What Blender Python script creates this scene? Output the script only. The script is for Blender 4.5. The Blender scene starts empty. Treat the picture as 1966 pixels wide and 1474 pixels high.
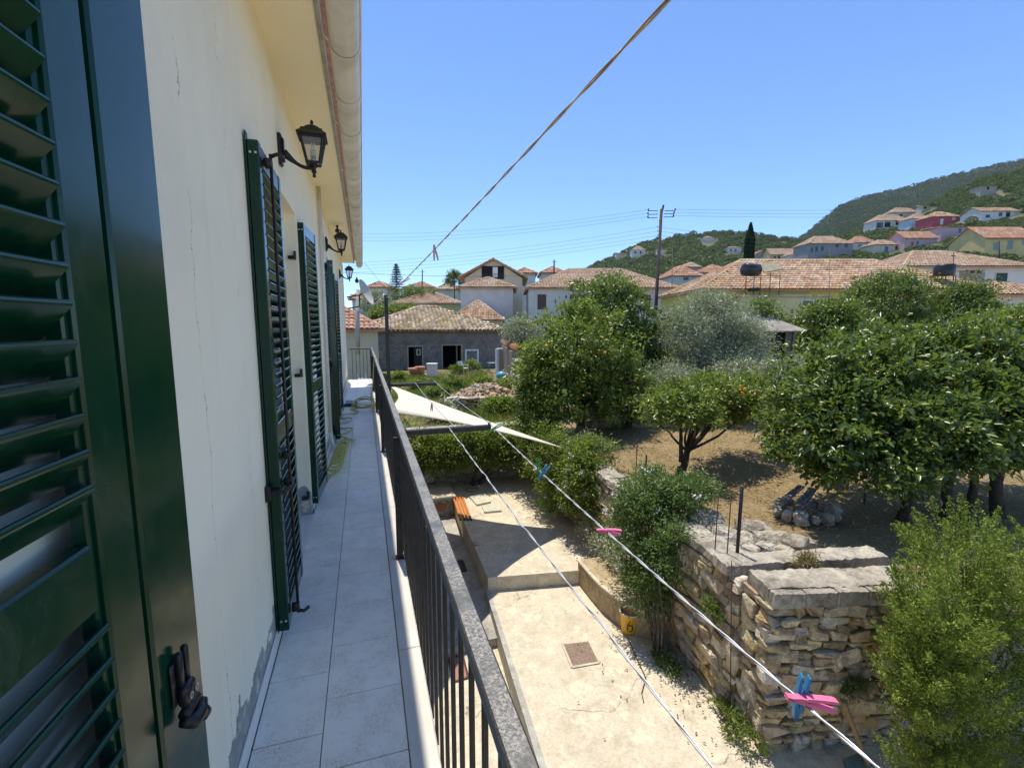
import bpy, math, random
import numpy as np
from mathutils import Vector, Matrix, Euler

random.seed(7)
rng = np.random.default_rng(7)
SC = bpy.context.scene
COL = SC.collection
R = math.radians

# ------------------------------------------------------------------ camera
FPX, CX, CY = 900.0, 983.0, 737.0
PITCH = math.atan(114 / 900.0)
YAW = math.atan(286 / math.hypot(900, 114))
cam_d = bpy.data.cameras.new('camera')
cam_d.sensor_width = 36.0
cam_d.lens = 36.0 * FPX / 1966.0
cam_d.clip_start = 0.02
cam_d.clip_end = 8000
cam = bpy.data.objects.new('camera', cam_d)
cam.location = (0, 0, 0)
cam.rotation_euler = (math.pi / 2 - PITCH, 0, -YAW)
COL.objects.link(cam)
SC.camera = cam

# ------------------------------------------------------------------ sky, sun, exposure
SUN = Vector((-0.034, 0.285, 1.0)).normalized()
world = bpy.data.worlds.new('World')
SC.world = world
world.use_nodes = True
wn = world.node_tree
bg = wn.nodes['Background']
sky = wn.nodes.new('ShaderNodeTexSky')
sky.sky_type = 'NISHITA'
sky.sun_disc = False
sky.sun_elevation = math.asin(SUN.z)
sky.sun_rotation = math.atan2(SUN.x, SUN.y)
sky.altitude = 0
sky.air_density = 0.70
sky.dust_density = 0.0
sky.ozone_density = 9.0
wn.links.new(sky.outputs[0], bg.inputs[0])
bg.inputs[1].default_value = 0.15
sun_d = bpy.data.lights.new('sun', 'SUN')
sun_d.energy = 3.05
sun_d.angle = R(0.55)
sun_d.color = (1.0, 0.935, 0.82)
sun = bpy.data.objects.new('sun', sun_d)
sun.rotation_euler = SUN.to_track_quat('Z', 'Y').to_euler()
COL.objects.link(sun)
SC.view_settings.view_transform = 'Standard'
SC.view_settings.look = 'None'
SC.view_settings.exposure = 0.86
SC.view_settings.gamma = 1.0
SC.render.engine = 'CYCLES'
SC.cycles.max_bounces = 12
SC.cycles.diffuse_bounces = 7
SC.cycles.transparent_max_bounces = 12
SC.cycles.use_denoising = True

# ------------------------------------------------------------------ helpers
fwd = np.array([math.sin(YAW) * math.cos(PITCH), math.cos(YAW) * math.cos(PITCH), -math.sin(PITCH)])
rgt = np.array([math.cos(YAW), -math.sin(YAW), 0.0])
upv = np.cross(rgt, fwd)


def at(px, py, D):
    """photograph pixel and distance along the view axis -> a point of the place"""
    return (fwd + rgt * (px - CX) / FPX - upv * (py - CY) / FPX) * D


def atz(px, py, z):
    d = fwd + rgt * (px - CX) / FPX - upv * (py - CY) / FPX
    return d * (z / d[2])


def np_mesh(name, V, F):
    """fast mesh from a vertex array and a triangle or quad array"""
    V = np.asarray(V, dtype=np.float32)
    F = np.asarray(F, dtype=np.int32)
    me = bpy.data.meshes.new(name)
    n, k = F.shape
    me.vertices.add(len(V))
    me.vertices.foreach_set('co', V.ravel())
    me.loops.add(n * k)
    me.loops.foreach_set('vertex_index', F.ravel())
    me.polygons.add(n)
    me.polygons.foreach_set('loop_start', np.arange(0, n * k, k, dtype=np.int32))
    me.update(calc_edges=True)
    return me


def smooth(me):
    me.polygons.foreach_set('use_smooth', np.ones(len(me.polygons), dtype=bool))


def tag(o, label=None, cat=None, group=None, kind=None):
    if label:
        o['label'] = label
    if cat:
        o['category'] = cat
    if group:
        o['group'] = group
    if kind:
        o['kind'] = kind
    return o


def link(name, me, mat=None, parent=None, loc=None, rot=None, scale=None):
    o = bpy.data.objects.new(name, me)
    COL.objects.link(o)
    if mat is not None and me is not None and len(me.materials) == 0:
        me.materials.append(mat)
    if parent is not None:
        o.parent = parent
    if loc is not None:
        o.location = loc
    if rot is not None:
        o.rotation_euler = rot
    if scale is not None:
        o.scale = scale
    return o


def empty(name, label, cat, loc=(0, 0, 0), rz=0.0, group=None):
    o = bpy.data.objects.new(name, None)
    o.empty_display_size = 0.1
    COL.objects.link(o)
    o.location = loc
    o.rotation_euler = (0, 0, rz)
    return tag(o, label, cat, group)


class MB:
    """collects shapes and links them as one mesh object"""

    def __init__(s):
        s.v = []
        s.f = []

    def add(s, vs, fs):
        b = len(s.v)
        s.v += [tuple(map(float, p)) for p in vs]
        s.f += [tuple(i + b for i in q) for q in fs]
        return s

    def box(s, x0, x1, y0, y1, z0, z1, b=0.0, M=None):
        if b <= 0:
            vs = [(x, y, z) for z in (z0, z1) for y in (y0, y1) for x in (x0, x1)]
            fs = [(0, 2, 3, 1), (4, 5, 7, 6), (0, 1, 5, 4), (2, 6, 7, 3), (0, 4, 6, 2), (1, 3, 7, 5)]
        else:
            vs, fs = chamfer(x0, x1, y0, y1, z0, z1, b)
        if M is not None:
            vs = [M @ Vector(v) for v in vs]
        return s.add(vs, fs)

    def beam(s, p0, p1, w, h, b=0.0, up=(0, 0, 1)):
        p0, p1 = Vector(p0), Vector(p1)
        d = p1 - p0
        L = d.length
        d.normalize()
        u = Vector(up)
        if abs(d.dot(u)) > 0.98:
            u = Vector((1, 0, 0))
        sd = d.cross(u).normalized()
        u = sd.cross(d)
        M = Matrix((sd, d, u)).transposed().to_4x4()
        M.translation = p0
        return s.box(-w / 2, w / 2, 0, L, -h / 2, h / 2, b, M)

    def prism(s, poly, z0, z1):
        n = len(poly)
        vs = [(p[0], p[1], z0) for p in poly] + [(p[0], p[1], z1) for p in poly]
        fs = [tuple(range(n - 1, -1, -1)), tuple(range(n, 2 * n))]
        fs += [(i, (i + 1) % n, n + (i + 1) % n, n + i) for i in range(n)]
        return s.add(vs, fs)

    def tube(s, pts, rad, n=8, cap=True):
        pts = [Vector(p) for p in pts]
        if not hasattr(rad, '__len__'):
            rad = [rad] * len(pts)
        vs, fs = [], []
        t0 = (pts[1] - pts[0]).normalized()
        ref = Vector((0, 0, 1)) if abs(t0.z) < 0.9 else Vector((1, 0, 0))
        a = t0.cross(ref).normalized()
        for i, p in enumerate(pts):
            t = (pts[min(i + 1, len(pts) - 1)] - pts[max(i - 1, 0)]).normalized()
            a = (a - t * a.dot(t)).normalized()
            c = t.cross(a)
            for k in range(n):
                th = 2 * math.pi * k / n
                vs.append(p + (a * math.cos(th) + c * math.sin(th)) * rad[i])
        for i in range(len(pts) - 1):
            for k in range(n):
                k2 = (k + 1) % n
                fs.append((i * n + k, i * n + k2, (i + 1) * n + k2, (i + 1) * n + k))
        if cap:
            fs.append(tuple(range(n - 1, -1, -1)))
            fs.append(tuple((len(pts) - 1) * n + k for k in range(n)))
        return s.add(vs, fs)

    def lathe(s, prof, n=16, c=(0, 0, 0), ph=0.0):
        vs, fs = [], []
        for r, z in prof:
            for k in range(n):
                th = 2 * math.pi * k / n + ph
                vs.append((c[0] + r * math.cos(th), c[1] + r * math.sin(th), c[2] + z))
        for i in range(len(prof) - 1):
            for k in range(n):
                k2 = (k + 1) % n
                fs.append((i * n + k, i * n + k2, (i + 1) * n + k2, (i + 1) * n + k))
        return s.add(vs, fs)

    def mesh(s, name):
        me = bpy.data.meshes.new(name)
        me.from_pydata(s.v, [], s.f)
        me.update()
        return me

    def build(s, name, mat, parent=None, sm=False, loc=None, rot=None):
        me = s.mesh(name)
        if sm:
            smooth(me)
        return link(name, me, mat, parent, loc, rot)


def chamfer(x0, x1, y0, y1, z0, z1, b):
    b = min(b, (x1 - x0) * .45, (y1 - y0) * .45, (z1 - z0) * .45)
    vs, idx = [], {}
    X, Y, Z = (x0, x1), (y0, y1), (z0, z1)
    for i in (0, 1):
        for j in (0, 1):
            for k in (0, 1):
                sx, sy, sz = (1 - 2 * i) * b, (1 - 2 * j) * b, (1 - 2 * k) * b
                c = (X[i], Y[j], Z[k])
                idx[i, j, k, 0] = len(vs); vs.append((c[0], c[1] + sy, c[2] + sz))
                idx[i, j, k, 1] = len(vs); vs.append((c[0] + sx, c[1], c[2] + sz))
                idx[i, j, k, 2] = len(vs); vs.append((c[0] + sx, c[1] + sy, c[2]))
    g = lambda i, j, k, a: idx[i, j, k, a]
    fs = []
    for i in (0, 1):
        q = [g(i, 0, 0, 0), g(i, 1, 0, 0), g(i, 1, 1, 0), g(i, 0, 1, 0)]
        fs.append(tuple(q if i else q[::-1]))
        q = [g(0, i, 0, 1), g(0, i, 1, 1), g(1, i, 1, 1), g(1, i, 0, 1)]
        fs.append(tuple(q if i else q[::-1]))
        q = [g(0, 0, i, 2), g(1, 0, i, 2), g(1, 1, i, 2), g(0, 1, i, 2)]
        fs.append(tuple(q if i else q[::-1]))
    for i in (0, 1):
        for j in (0, 1):
            q = [g(i, j, 0, 0), g(i, j, 1, 0), g(i, j, 1, 1), g(i, j, 0, 1)]
            fs.append(tuple(q if (i + j) % 2 else q[::-1]))
            q = [g(i, 0, j, 0), g(i, 1, j, 0), g(i, 1, j, 2), g(i, 0, j, 2)]
            fs.append(tuple(q[::-1] if (i + j) % 2 else q))
            q = [g(0, i, j, 1), g(1, i, j, 1), g(1, i, j, 2), g(0, i, j, 2)]
            fs.append(tuple(q if (i + j) % 2 else q[::-1]))
            for k in (0, 1):
                q = (g(i, j, k, 0), g(i, j, k, 1), g(i, j, k, 2))
                fs.append(q if (i + j + k) % 2 else q[::-1])
    return vs, fs


# ------------------------------------------------------------------ materials
def new_mat(name):
    m = bpy.data.materials.new(name)
    m.use_nodes = True
    nt = m.node_tree
    return m, nt, nt.nodes['Principled BSDF'], nt.nodes['Material Output']


def node(nt, typ, **kw):
    n = nt.nodes.new(typ)
    for k, v in kw.items():
        if k.startswith('i_'):
            key = k[2:]
            n.inputs[int(key) if key.isdigit() else key].default_value = v
        else:
            setattr(n, k, v)
    return n


def mix(nt, fac, a, b, mode='MIX'):
    m = node(nt, 'ShaderNodeMix', data_type='RGBA', blend_type=mode)
    m.clamp_factor = True
    for sock, val in ((m.inputs['Factor'], fac), (m.inputs[6], a), (m.inputs[7], b)):
        if hasattr(val, 'links') or isinstance(val, bpy.types.NodeSocket):
            nt.links.new(val, sock)
        elif isinstance(val, (int, float)):
            sock.default_value = val
        else:
            sock.default_value = (*val, 1)
    return m.outputs[2]


def math_(nt, op, a, b=None, c=None):
    m = node(nt, 'ShaderNodeMath', operation=op)
    for i, v in enumerate((a, b, c)):
        if v is None:
            continue
        if isinstance(v, bpy.types.NodeSocket):
            nt.links.new(v, m.inputs[i])
        else:
            m.inputs[i].default_value = v
    return m.outputs[0]


def noise(nt, pos, scale, detail=4, rough=0.6, dist=0.0):
    n = node(nt, 'ShaderNodeTexNoise')
    n.inputs['Scale'].default_value = scale
    n.inputs['Detail'].default_value = detail
    n.inputs['Roughness'].default_value = rough
    n.inputs['Distortion'].default_value = dist
    nt.links.new(pos, n.inputs['Vector'])
    return n.outputs[0]


def ramp(nt, fac, lo, hi):
    n = node(nt, 'ShaderNodeMapRange', interpolation_type='SMOOTHSTEP')
    n.inputs[1].default_value = lo
    n.inputs[2].default_value = hi
    nt.links.new(fac, n.inputs[0])
    return n.outputs[0]


def bump(nt, bsdf, h, strength, dist=0.01):
    b = node(nt, 'ShaderNodeBump')
    b.inputs['Strength'].default_value = strength
    b.inputs['Distance'].default_value = dist
    nt.links.new(h, b.inputs['Height'])
    nt.links.new(b.outputs[0], bsdf.inputs['Normal'])


def M(name, col, rough=0.7, col2=None, ns=6.0, lo=0.35, hi=0.65, col3=None, ns3=1.2, isl=0.0, obj=0.0,
      bmp=0.0, bs=60.0, bd=0.01, metal=0.0, coat=0.0, spec=0.4):
    m, nt, p, out = new_mat(name)
    geo = node(nt, 'ShaderNodeNewGeometry')
    pos = geo.outputs['Position']
    c = (*col, 1)
    cur = None
    if col2 is not None:
        cur = mix(nt, ramp(nt, noise(nt, pos, ns), lo, hi), col, col2)
    if col3 is not None:
        cur = mix(nt, ramp(nt, noise(nt, pos, ns3, 3), 0.45, 0.7), cur if cur else col, col3)
    if isl or obj:
        hsv = node(nt, 'ShaderNodeHueSaturation')
        if cur is not None:
            nt.links.new(cur, hsv.inputs['Color'])
        else:
            hsv.inputs['Color'].default_value = c
        if isl:
            rnd, amt = geo.outputs['Random Per Island'], isl
        else:
            oi = node(nt, 'ShaderNodeObjectInfo')
            rnd, amt = oi.outputs['Random'], obj
        nt.links.new(math_(nt, 'MULTIPLY_ADD', rnd, amt, 1 - amt / 2), hsv.inputs['Value'])
        h2 = math_(nt, 'FRACT', math_(nt, 'MULTIPLY', rnd, 7.31))
        nt.links.new(math_(nt, 'MULTIPLY_ADD', h2, 0.03 * min(1, amt * 2), 0.5 - 0.015 * min(1, amt * 2)), hsv.inputs['Hue'])
        h3 = math_(nt, 'FRACT', math_(nt, 'MULTIPLY', rnd, 13.7))
        nt.links.new(math_(nt, 'MULTIPLY_ADD', h3, amt, 1 - amt / 2), hsv.inputs['Saturation'])
        cur = hsv.outputs[0]
    if cur is not None:
        nt.links.new(cur, p.inputs['Base Color'])
    else:
        p.inputs['Base Color'].default_value = c
    p.inputs['Roughness'].default_value = rough
    p.inputs['Metallic'].default_value = metal
    p.inputs['Specular IOR Level'].default_value = spec
    p.inputs['Coat Weight'].default_value = coat
    if bmp:
        bump(nt, p, noise(nt, pos, bs, 5), bmp, bd)
    return m


def leaf_mat(name, c0, c1, c2, rough=0.35, trans=0.35, spec=0.5):
    m, nt, p, out = new_mat(name)
    geo = node(nt, 'ShaderNodeNewGeometry')
    rnd = geo.outputs['Random Per Island']
    a = mix(nt, ramp(nt, rnd, 0.0, 0.75), c0, c1)
    col = mix(nt, ramp(nt, rnd, 0.8, 1.0), a, c2)
    nt.links.new(col, p.inputs['Base Color'])
    p.inputs['Roughness'].default_value = rough
    p.inputs['Specular IOR Level'].default_value = spec
    tr = node(nt, 'ShaderNodeBsdfTranslucent')
    br = mix(nt, 0.6, col, (0.30, 0.42, 0.05))
    nt.links.new(br, tr.inputs[0])
    ms = node(nt, 'ShaderNodeMixShader')
    ms.inputs[0].default_value = trans
    nt.links.new(p.outputs[0], ms.inputs[1])
    nt.links.new(tr.outputs[0], ms.inputs[2])
    nt.links.new(ms.outputs[0], out.inputs[0])
    return m


def plaster_mat():
    m, nt, p, out = new_mat('cream_plaster')
    geo = node(nt, 'ShaderNodeNewGeometry')
    pos = geo.outputs['Position']
    sep = node(nt, 'ShaderNodeSeparateXYZ')
    nt.links.new(pos, sep.inputs[0])
    y, z = sep.outputs[1], sep.outputs[2]
    base = mix(nt, ramp(nt, noise(nt, pos, 1.6, 5), 0.3, 0.7), (0.98, 0.90, 0.67), (0.955, 0.87, 0.645))
    # hairline cracks that wander up the plaster
    wob = noise(nt, pos, 3.0, 6, 0.7)
    col = base
    for y0, amp, w in ((1.60, 0.20, 0.0016), (2.05, 0.5, 0.0010), (5.4, 0.3, 0.002)):
        d = math_(nt, 'ABSOLUTE', math_(nt, 'SUBTRACT', y, math_(nt, 'MULTIPLY_ADD', wob, amp, y0 - amp / 2)))
        line = math_(nt, 'LESS_THAN', d, math_(nt, 'MULTIPLY', ramp(nt, noise(nt, pos, 6, 2), 0.35, 0.6), w))
        col = mix(nt, math_(nt, 'MULTIPLY', line, 0.75), col, (0.30, 0.27, 0.22))
    # smeared cement repair just above the skirting
    edge = math_(nt, 'MULTIPLY_ADD', noise(nt, pos, 4.5, 5, 0.65), 0.52, -1.63)
    patch = math_(nt, 'LESS_THAN', z, edge)
    patch = math_(nt, 'MULTIPLY', patch, ramp(nt, noise(nt, pos, 9, 3), 0.25, 0.5))
    col = mix(nt, patch, col, mix(nt, ramp(nt, noise(nt, pos, 14, 4), 0.35, 0.65), (0.30, 0.29, 0.26), (0.40, 0.385, 0.35)))
    mp = node(nt, 'ShaderNodeMapping'); mp.inputs['Scale'].default_value = (1, 9, 0.55)
    nt.links.new(pos, mp.inputs[0])
    drip = math_(nt, 'MULTIPLY', ramp(nt, noise(nt, mp.outputs[0], 1.0, 6, 0.7), 0.50, 0.72), 0.11)
    col = mix(nt, drip, col, (0.60, 0.53, 0.41))
    dirt = math_(nt, 'MULTIPLY', ramp(nt, noise(nt, pos, 0.9, 6, 0.7), 0.48, 0.7), 0.13)
    col = mix(nt, dirt, col, (0.50, 0.46, 0.39))
    nt.links.new(col, p.inputs['Base Color'])
    p.inputs['Roughness'].default_value = 0.85
    p.inputs['Specular IOR Level'].default_value = 0.25
    h = math_(nt, 'ADD', noise(nt, pos, 90, 4), math_(nt, 'MULTIPLY', noise(nt, pos, 5, 3), 2.0))
    bump(nt, p, h, 0.35, 0.004)
    return m


def concrete_mat(name, a, b, dark, stain=0.5, rough=0.88):
    m, nt, p, out = new_mat(name)
    geo = node(nt, 'ShaderNodeNewGeometry')
    pos = geo.outputs['Position']
    col = mix(nt, ramp(nt, noise(nt, pos, 1.3, 6, 0.65, 0.4), 0.38, 0.62), a, b)
    col = mix(nt, math_(nt, 'MULTIPLY', ramp(nt, noise(nt, pos, 2.2, 9, 0.78, 0.3), 0.47, 0.66), stain), col, dark)
    sp = ramp(nt, noise(nt, pos, 30, 6, 0.8), 0.46, 0.62)
    col = mix(nt, math_(nt, 'MULTIPLY', sp, 0.42), col, dark)
    sp = ramp(nt, noise(nt, pos, 9, 7, 0.82, 0.6), 0.49, 0.62)
    col = mix(nt, math_(nt, 'MULTIPLY', sp, 0.42), col, dark)
    vo = node(nt, 'ShaderNodeTexVoronoi', feature='DISTANCE_TO_EDGE')
    vo.inputs['Scale'].default_value = 0.55
    wv = node(nt, 'ShaderNodeVectorMath', operation='MULTIPLY_ADD')
    nz = node(nt, 'ShaderNodeTexNoise'); nz.inputs['Scale'].default_value = 3.0; nz.inputs['Detail'].default_value = 6
    nt.links.new(pos, nz.inputs['Vector']); nt.links.new(nz.outputs[1], wv.inputs[0]); wv.inputs[1].default_value = (.35, .35, .35); nt.links.new(pos, wv.inputs[2])
    nt.links.new(wv.outputs[0], vo.inputs['Vector'])
    cr = math_(nt, 'MULTIPLY', math_(nt, 'LESS_THAN', vo.outputs[0], 0.0045), ramp(nt, noise(nt, pos, 1.1, 3), 0.45, 0.6))
    col = mix(nt, math_(nt, 'MULTIPLY', cr, 0.7), col, tuple(v * .5 for v in dark))
    pale = ramp(nt, noise(nt, pos, 5.2, 5, 0.6), 0.52, 0.66)
    col = mix(nt, math_(nt, 'MULTIPLY', pale, 0.5), col, (min(1, a[0] * 1.2), min(1, a[1] * 1.2), min(1, a[2] * 1.15)))
    nt.links.new(col, p.inputs['Base Color'])
    p.inputs['Roughness'].default_value = rough
    p.inputs['Specular IOR Level'].default_value = 0.2
    h = math_(nt, 'ADD', noise(nt, pos, 45, 6, 0.7), math_(nt, 'MULTIPLY', noise(nt, pos, 4, 4), 1.5))
    bump(nt, p, h, 0.6, 0.012)
    return m


def dusty_paint():
    m, nt, p, out = new_mat('dusty_black_paint')
    geo = node(nt, 'ShaderNodeNewGeometry')
    pos = geo.outputs['Position']
    sn = node(nt, 'ShaderNodeSeparateXYZ')
    nt.links.new(geo.outputs['Normal'], sn.inputs[0])
    top = ramp(nt, sn.outputs[2], 0.6, 0.95)
    sp = ramp(nt, noise(nt, pos, 150, 5, 0.8, 0.6), 0.42, 0.60)
    sp2 = ramp(nt, noise(nt, pos, 11, 4), 0.28, 0.55)
    f = math_(nt, 'MULTIPLY', top, math_(nt, 'MULTIPLY_ADD', math_(nt, 'MULTIPLY', sp, sp2), 0.36, 0.13))
    col = mix(nt, f, (0.012, 0.013, 0.014), (0.70, 0.66, 0.58))
    nt.links.new(col, p.inputs['Base Color'])
    nt.links.new(math_(nt, 'MULTIPLY_ADD', f, 0.5, 0.33), p.inputs['Roughness'])
    bump(nt, p, noise(nt, pos, 130, 4, 0.7, 0.6), 0.25, 0.002)
    return m


def tile_mat():
    m, nt, p, out = new_mat('grey_white_floor_tile')
    geo = node(nt, 'ShaderNodeNewGeometry')
    pos = geo.outputs['Position']
    oi = node(nt, 'ShaderNodeObjectInfo')
    base = mix(nt, oi.outputs['Random'], (0.86, 0.79, 0.68), (0.92, 0.85, 0.73))
    cloud = ramp(nt, noise(nt, pos, 6, 6, 0.7), 0.40, 0.58)
    speck = ramp(nt, noise(nt, pos, 170, 4, 0.85), 0.46, 0.58)
    col = mix(nt, math_(nt, 'MULTIPLY', math_(nt, 'MULTIPLY', speck, cloud), 0.62), base, (0.46, 0.38, 0.27))
    st = ramp(nt, noise(nt, pos, 2.6, 6, 0.65, 0.5), 0.52, 0.70)
    col = mix(nt, math_(nt, 'MULTIPLY', st, 0.35), col, (0.52, 0.46, 0.36))
    nt.links.new(col, p.inputs['Base Color'])
    p.inputs['Roughness'].default_value = 0.42
    bump(nt, p, noise(nt, pos, 180, 3), 0.15, 0.001)
    return m


def gloss_green():
    m, nt, p, out = new_mat('glossy_green_paint')
    geo = node(nt, 'ShaderNodeNewGeometry')
    pos = geo.outputs['Position']
    col = mix(nt, ramp(nt, noise(nt, pos, 9, 5, 0.7), 0.55, 0.8), (0.003, 0.040, 0.019), (0.008, 0.052, 0.026))
    dust = math_(nt, 'MULTIPLY', ramp(nt, noise(nt, pos, 5, 7, 0.8, 0.8), 0.50, 0.70), 0.045)
    col = mix(nt, dust, col, (0.36, 0.36, 0.31))
    chip = ramp(nt, noise(nt, pos, 70, 5, 0.8), 0.70, 0.74)
    col = mix(nt, math_(nt, 'MULTIPLY', chip, 0.5), col, (0.20, 0.24, 0.21))
    nt.links.new(col, p.inputs['Base Color'])
    nt.links.new(math_(nt, 'ADD', math_(nt, 'MULTIPLY_ADD', noise(nt, pos, 12, 4), 0.26, 0.05), math_(nt, 'MULTIPLY', dust, 2.0)), p.inputs['Roughness'])
    p.inputs['Specular IOR Level'].default_value = 0.42
    bump(nt, p, noise(nt, pos, 7, 3), 0.08, 0.004)
    return m


def ground_mat():
    m, nt, p, out = new_mat('dry_soil_and_grass')
    geo = node(nt, 'ShaderNodeNewGeometry')
    pos = geo.outputs['Position']
    soil = mix(nt, ramp(nt, noise(nt, pos, 1.1, 6, 0.7), 0.3, 0.7), (0.27, 0.19, 0.10), (0.38, 0.28, 0.155))
    soil = mix(nt, math_(nt, 'MULTIPLY', ramp(nt, noise(nt, pos, 9, 6, 0.75), 0.5, 0.7), 0.7), soil, (0.46, 0.36, 0.20))
    soil = mix(nt, math_(nt, 'MULTIPLY', ramp(nt, noise(nt, pos, 30, 4, 0.75), 0.5, 0.7), 0.5), soil, (0.17, 0.115, 0.06))
    green = mix(nt, noise(nt, pos, 2.5, 4), (0.06, 0.10, 0.03), (0.15, 0.16, 0.06))
    sep = node(nt, 'ShaderNodeSeparateXYZ')
    nt.links.new(pos, sep.inputs[0])
    garden = math_(nt, 'MULTIPLY', math_(nt, 'GREATER_THAN', sep.outputs[1], 12.85), math_(nt, 'LESS_THAN', sep.outputs[0], 5.2))
    far = ramp(nt, sep.outputs[1], 24, 40)
    g = math_(nt, 'MAXIMUM', math_(nt, 'MULTIPLY', garden, ramp(nt, noise(nt, pos, 0.8, 4), 0.35, 0.6)), far)
    col = mix(nt, g, soil, green)
    nt.links.new(col, p.inputs['Base Color'])
    p.inputs['Roughness'].default_value = 0.95
    p.inputs['Specular IOR Level'].default_value = 0.1
    bump(nt, p, noise(nt, pos, 14, 7, 0.75), 0.9, 0.05)
    return m


PLASTER = plaster_mat()
CEMENT = concrete_mat('courtyard_concrete', (0.66, 0.585, 0.445), (0.60, 0.525, 0.39), (0.36, 0.305, 0.215), 0.5)
CEMENT_G = concrete_mat('grey_concrete', (0.47, 0.45, 0.40), (0.40, 0.38, 0.33), (0.22, 0.20, 0.17), 0.6)
COPING = concrete_mat('weathered_coping', (0.50, 0.45, 0.36), (0.40, 0.355, 0.28), (0.14, 0.12, 0.09), 0.9)
MORTAR = concrete_mat('earth_mortar', (0.34, 0.28, 0.20), (0.27, 0.22, 0.155), (0.13, 0.105, 0.075), 0.6)
TILE = tile_mat()
GREEN = gloss_green()
RAIL = dusty_paint()
SOIL = ground_mat()
MARBLE = M('cream_marble', (0.66, 0.62, 0.55), 0.4, (0.58, 0.54, 0.47), 3.0, bmp=0.05, bs=90)
GROUT = M('tile_grout', (0.33, 0.31, 0.275), 0.9, bmp=0.2)
SKIRT = M('white_skirting_tile', (0.86, 0.80, 0.68), 0.35, (0.78, 0.72, 0.61), 8.0)
SOFFIT = M('cream_soffit_paint', (0.94, 0.86, 0.62), 0.9, (0.92, 0.83, 0.58), 2.0, bmp=0.3, bs=120, bd=0.003)
GUTTER = M('aged_gutter_metal', (0.72, 0.69, 0.62), 0.42, (0.58, 0.54, 0.47), 5.0, col3=(0.78, 0.75, 0.68), ns3=2.0)
BLACK = M('black_cast_metal', (0.010, 0.010, 0.011), 0.42, (0.022, 0.021, 0.020), 30.0, bmp=0.15, bs=150, bd=0.002)
BLACKP = M('black_painted_steel', (0.012, 0.012, 0.013), 0.38, (0.03, 0.029, 0.028), 25.0)
BROWNP = M('dark_brown_steel', (0.035, 0.024, 0.018), 0.45)
SCREW = M('pale_screw_metal', (0.6, 0.6, 0.58), 0.35, metal=0.7)
BULB = M('frosted_bulb', (0.78, 0.76, 0.66), 0.3)
PVC = M('cream_pvc_pipe', (0.72, 0.68, 0.58), 0.4, (0.62, 0.58, 0.49), 4.0)
HOSE = M('yellow_garden_hose', (0.50, 0.46, 0.13), 0.4, (0.40, 0.37, 0.09), 12.0)
TERRA = M('terracotta_tile', (0.40, 0.17, 0.095), 0.85, (0.27, 0.115, 0.07), 14.0, obj=0.5, bmp=0.4, bs=70)
SAIL = None
WIRE = M('galvanised_wire', (0.66, 0.67, 0.68), 0.35, metal=0.45)
ROPE = M('tan_twisted_rope', (0.56, 0.40, 0.22), 0.8, (0.44, 0.30, 0.16), 40.0)
ROPEW = M('pale_twisted_rope', (0.74, 0.70, 0.60), 0.7, (0.6, 0.55, 0.45), 40.0)
STONE = M('limestone_rubble', (0.62, 0.54, 0.39), 0.92, (0.36, 0.30, 0.21), 9.0, lo=0.4, hi=0.62, col3=(0.48, 0.34, 0.19), ns3=2.6, obj=0.7, bmp=1.0, bs=22, bd=0.05, spec=0.15)
STONE_P = M('pale_boulder', (0.50, 0.45, 0.36), 0.92, (0.27, 0.235, 0.18), 9.0, lo=0.4, hi=0.62, obj=0.4, bmp=1.0, bs=16, bd=0.06, spec=0.15)
RUST = M('rusty_iron', (0.10, 0.045, 0.022), 0.85, (0.055, 0.028, 0.018), 30.0)
WOOD = M('weathered_timber', (0.36, 0.24, 0.12), 0.8, (0.26, 0.17, 0.085), 20.0, bmp=0.4, bs=60)
GREYWOOD = M('grey_old_boards', (0.17, 0.15, 0.145), 0.85, (0.10, 0.09, 0.085), 9.0, obj=0.4)
ORANGEP = M('orange_varnished_bar', (0.62, 0.20, 0.045), 0.4, (0.52, 0.16, 0.035), 9.0)
BARK = M('dark_tree_bark', (0.085, 0.062, 0.042), 0.95, (0.045, 0.034, 0.024), 16.0, bmp=0.8, bs=40, bd=0.02)
BARK_L = M('grey_tree_bark', (0.17, 0.145, 0.11), 0.95, (0.09, 0.075, 0.06), 16.0, bmp=0.8, bs=40, bd=0.02)
CITRUS = leaf_mat('citrus_leaf', (0.045, 0.085, 0.018), (0.125, 0.185, 0.032), (0.36, 0.40, 0.09), 0.34, 0.32)
CITRUS_D = leaf_mat('dark_citrus_leaf', (0.048, 0.088, 0.026), (0.095, 0.15, 0.034), (0.2, 0.26, 0.06), 0.32, 0.38)
CITRUS_Y = leaf_mat('yellow_green_leaf', (0.08, 0.125, 0.020), (0.20, 0.26, 0.036), (0.44, 0.46, 0.09), 0.36, 0.34)
OLIVE = leaf_mat('olive_leaf', (0.27, 0.295, 0.19), (0.42, 0.44, 0.31), (0.62, 0.63, 0.50), 0.45, 0.25)
JASMINE = leaf_mat('jasmine_leaf', (0.061, 0.115, 0.035), (0.115, 0.196, 0.049), (0.230, 0.297, 0.081), 0.36, 0.38)
HEDGE = leaf_mat('hedge_leaf', (0.095, 0.14, 0.026), (0.18, 0.235, 0.036), (0.36, 0.37, 0.06), 0.4, 0.5)
THUJA = leaf_mat('conifer_spray', (0.115, 0.169, 0.027), (0.257, 0.317, 0.054), (0.499, 0.540, 0.135), 0.6, 0.38, 0.2)
GRASS = leaf_mat('fresh_weed_blade', (0.08, 0.14, 0.03), (0.17, 0.23, 0.05), (0.36, 0.34, 0.12), 0.6, 0.4, 0.2)
STRAW = leaf_mat('dry_straw', (0.34, 0.25, 0.12), (0.46, 0.36, 0.19), (0.56, 0.46, 0.27), 0.8, 0.2, 0.1)
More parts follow.
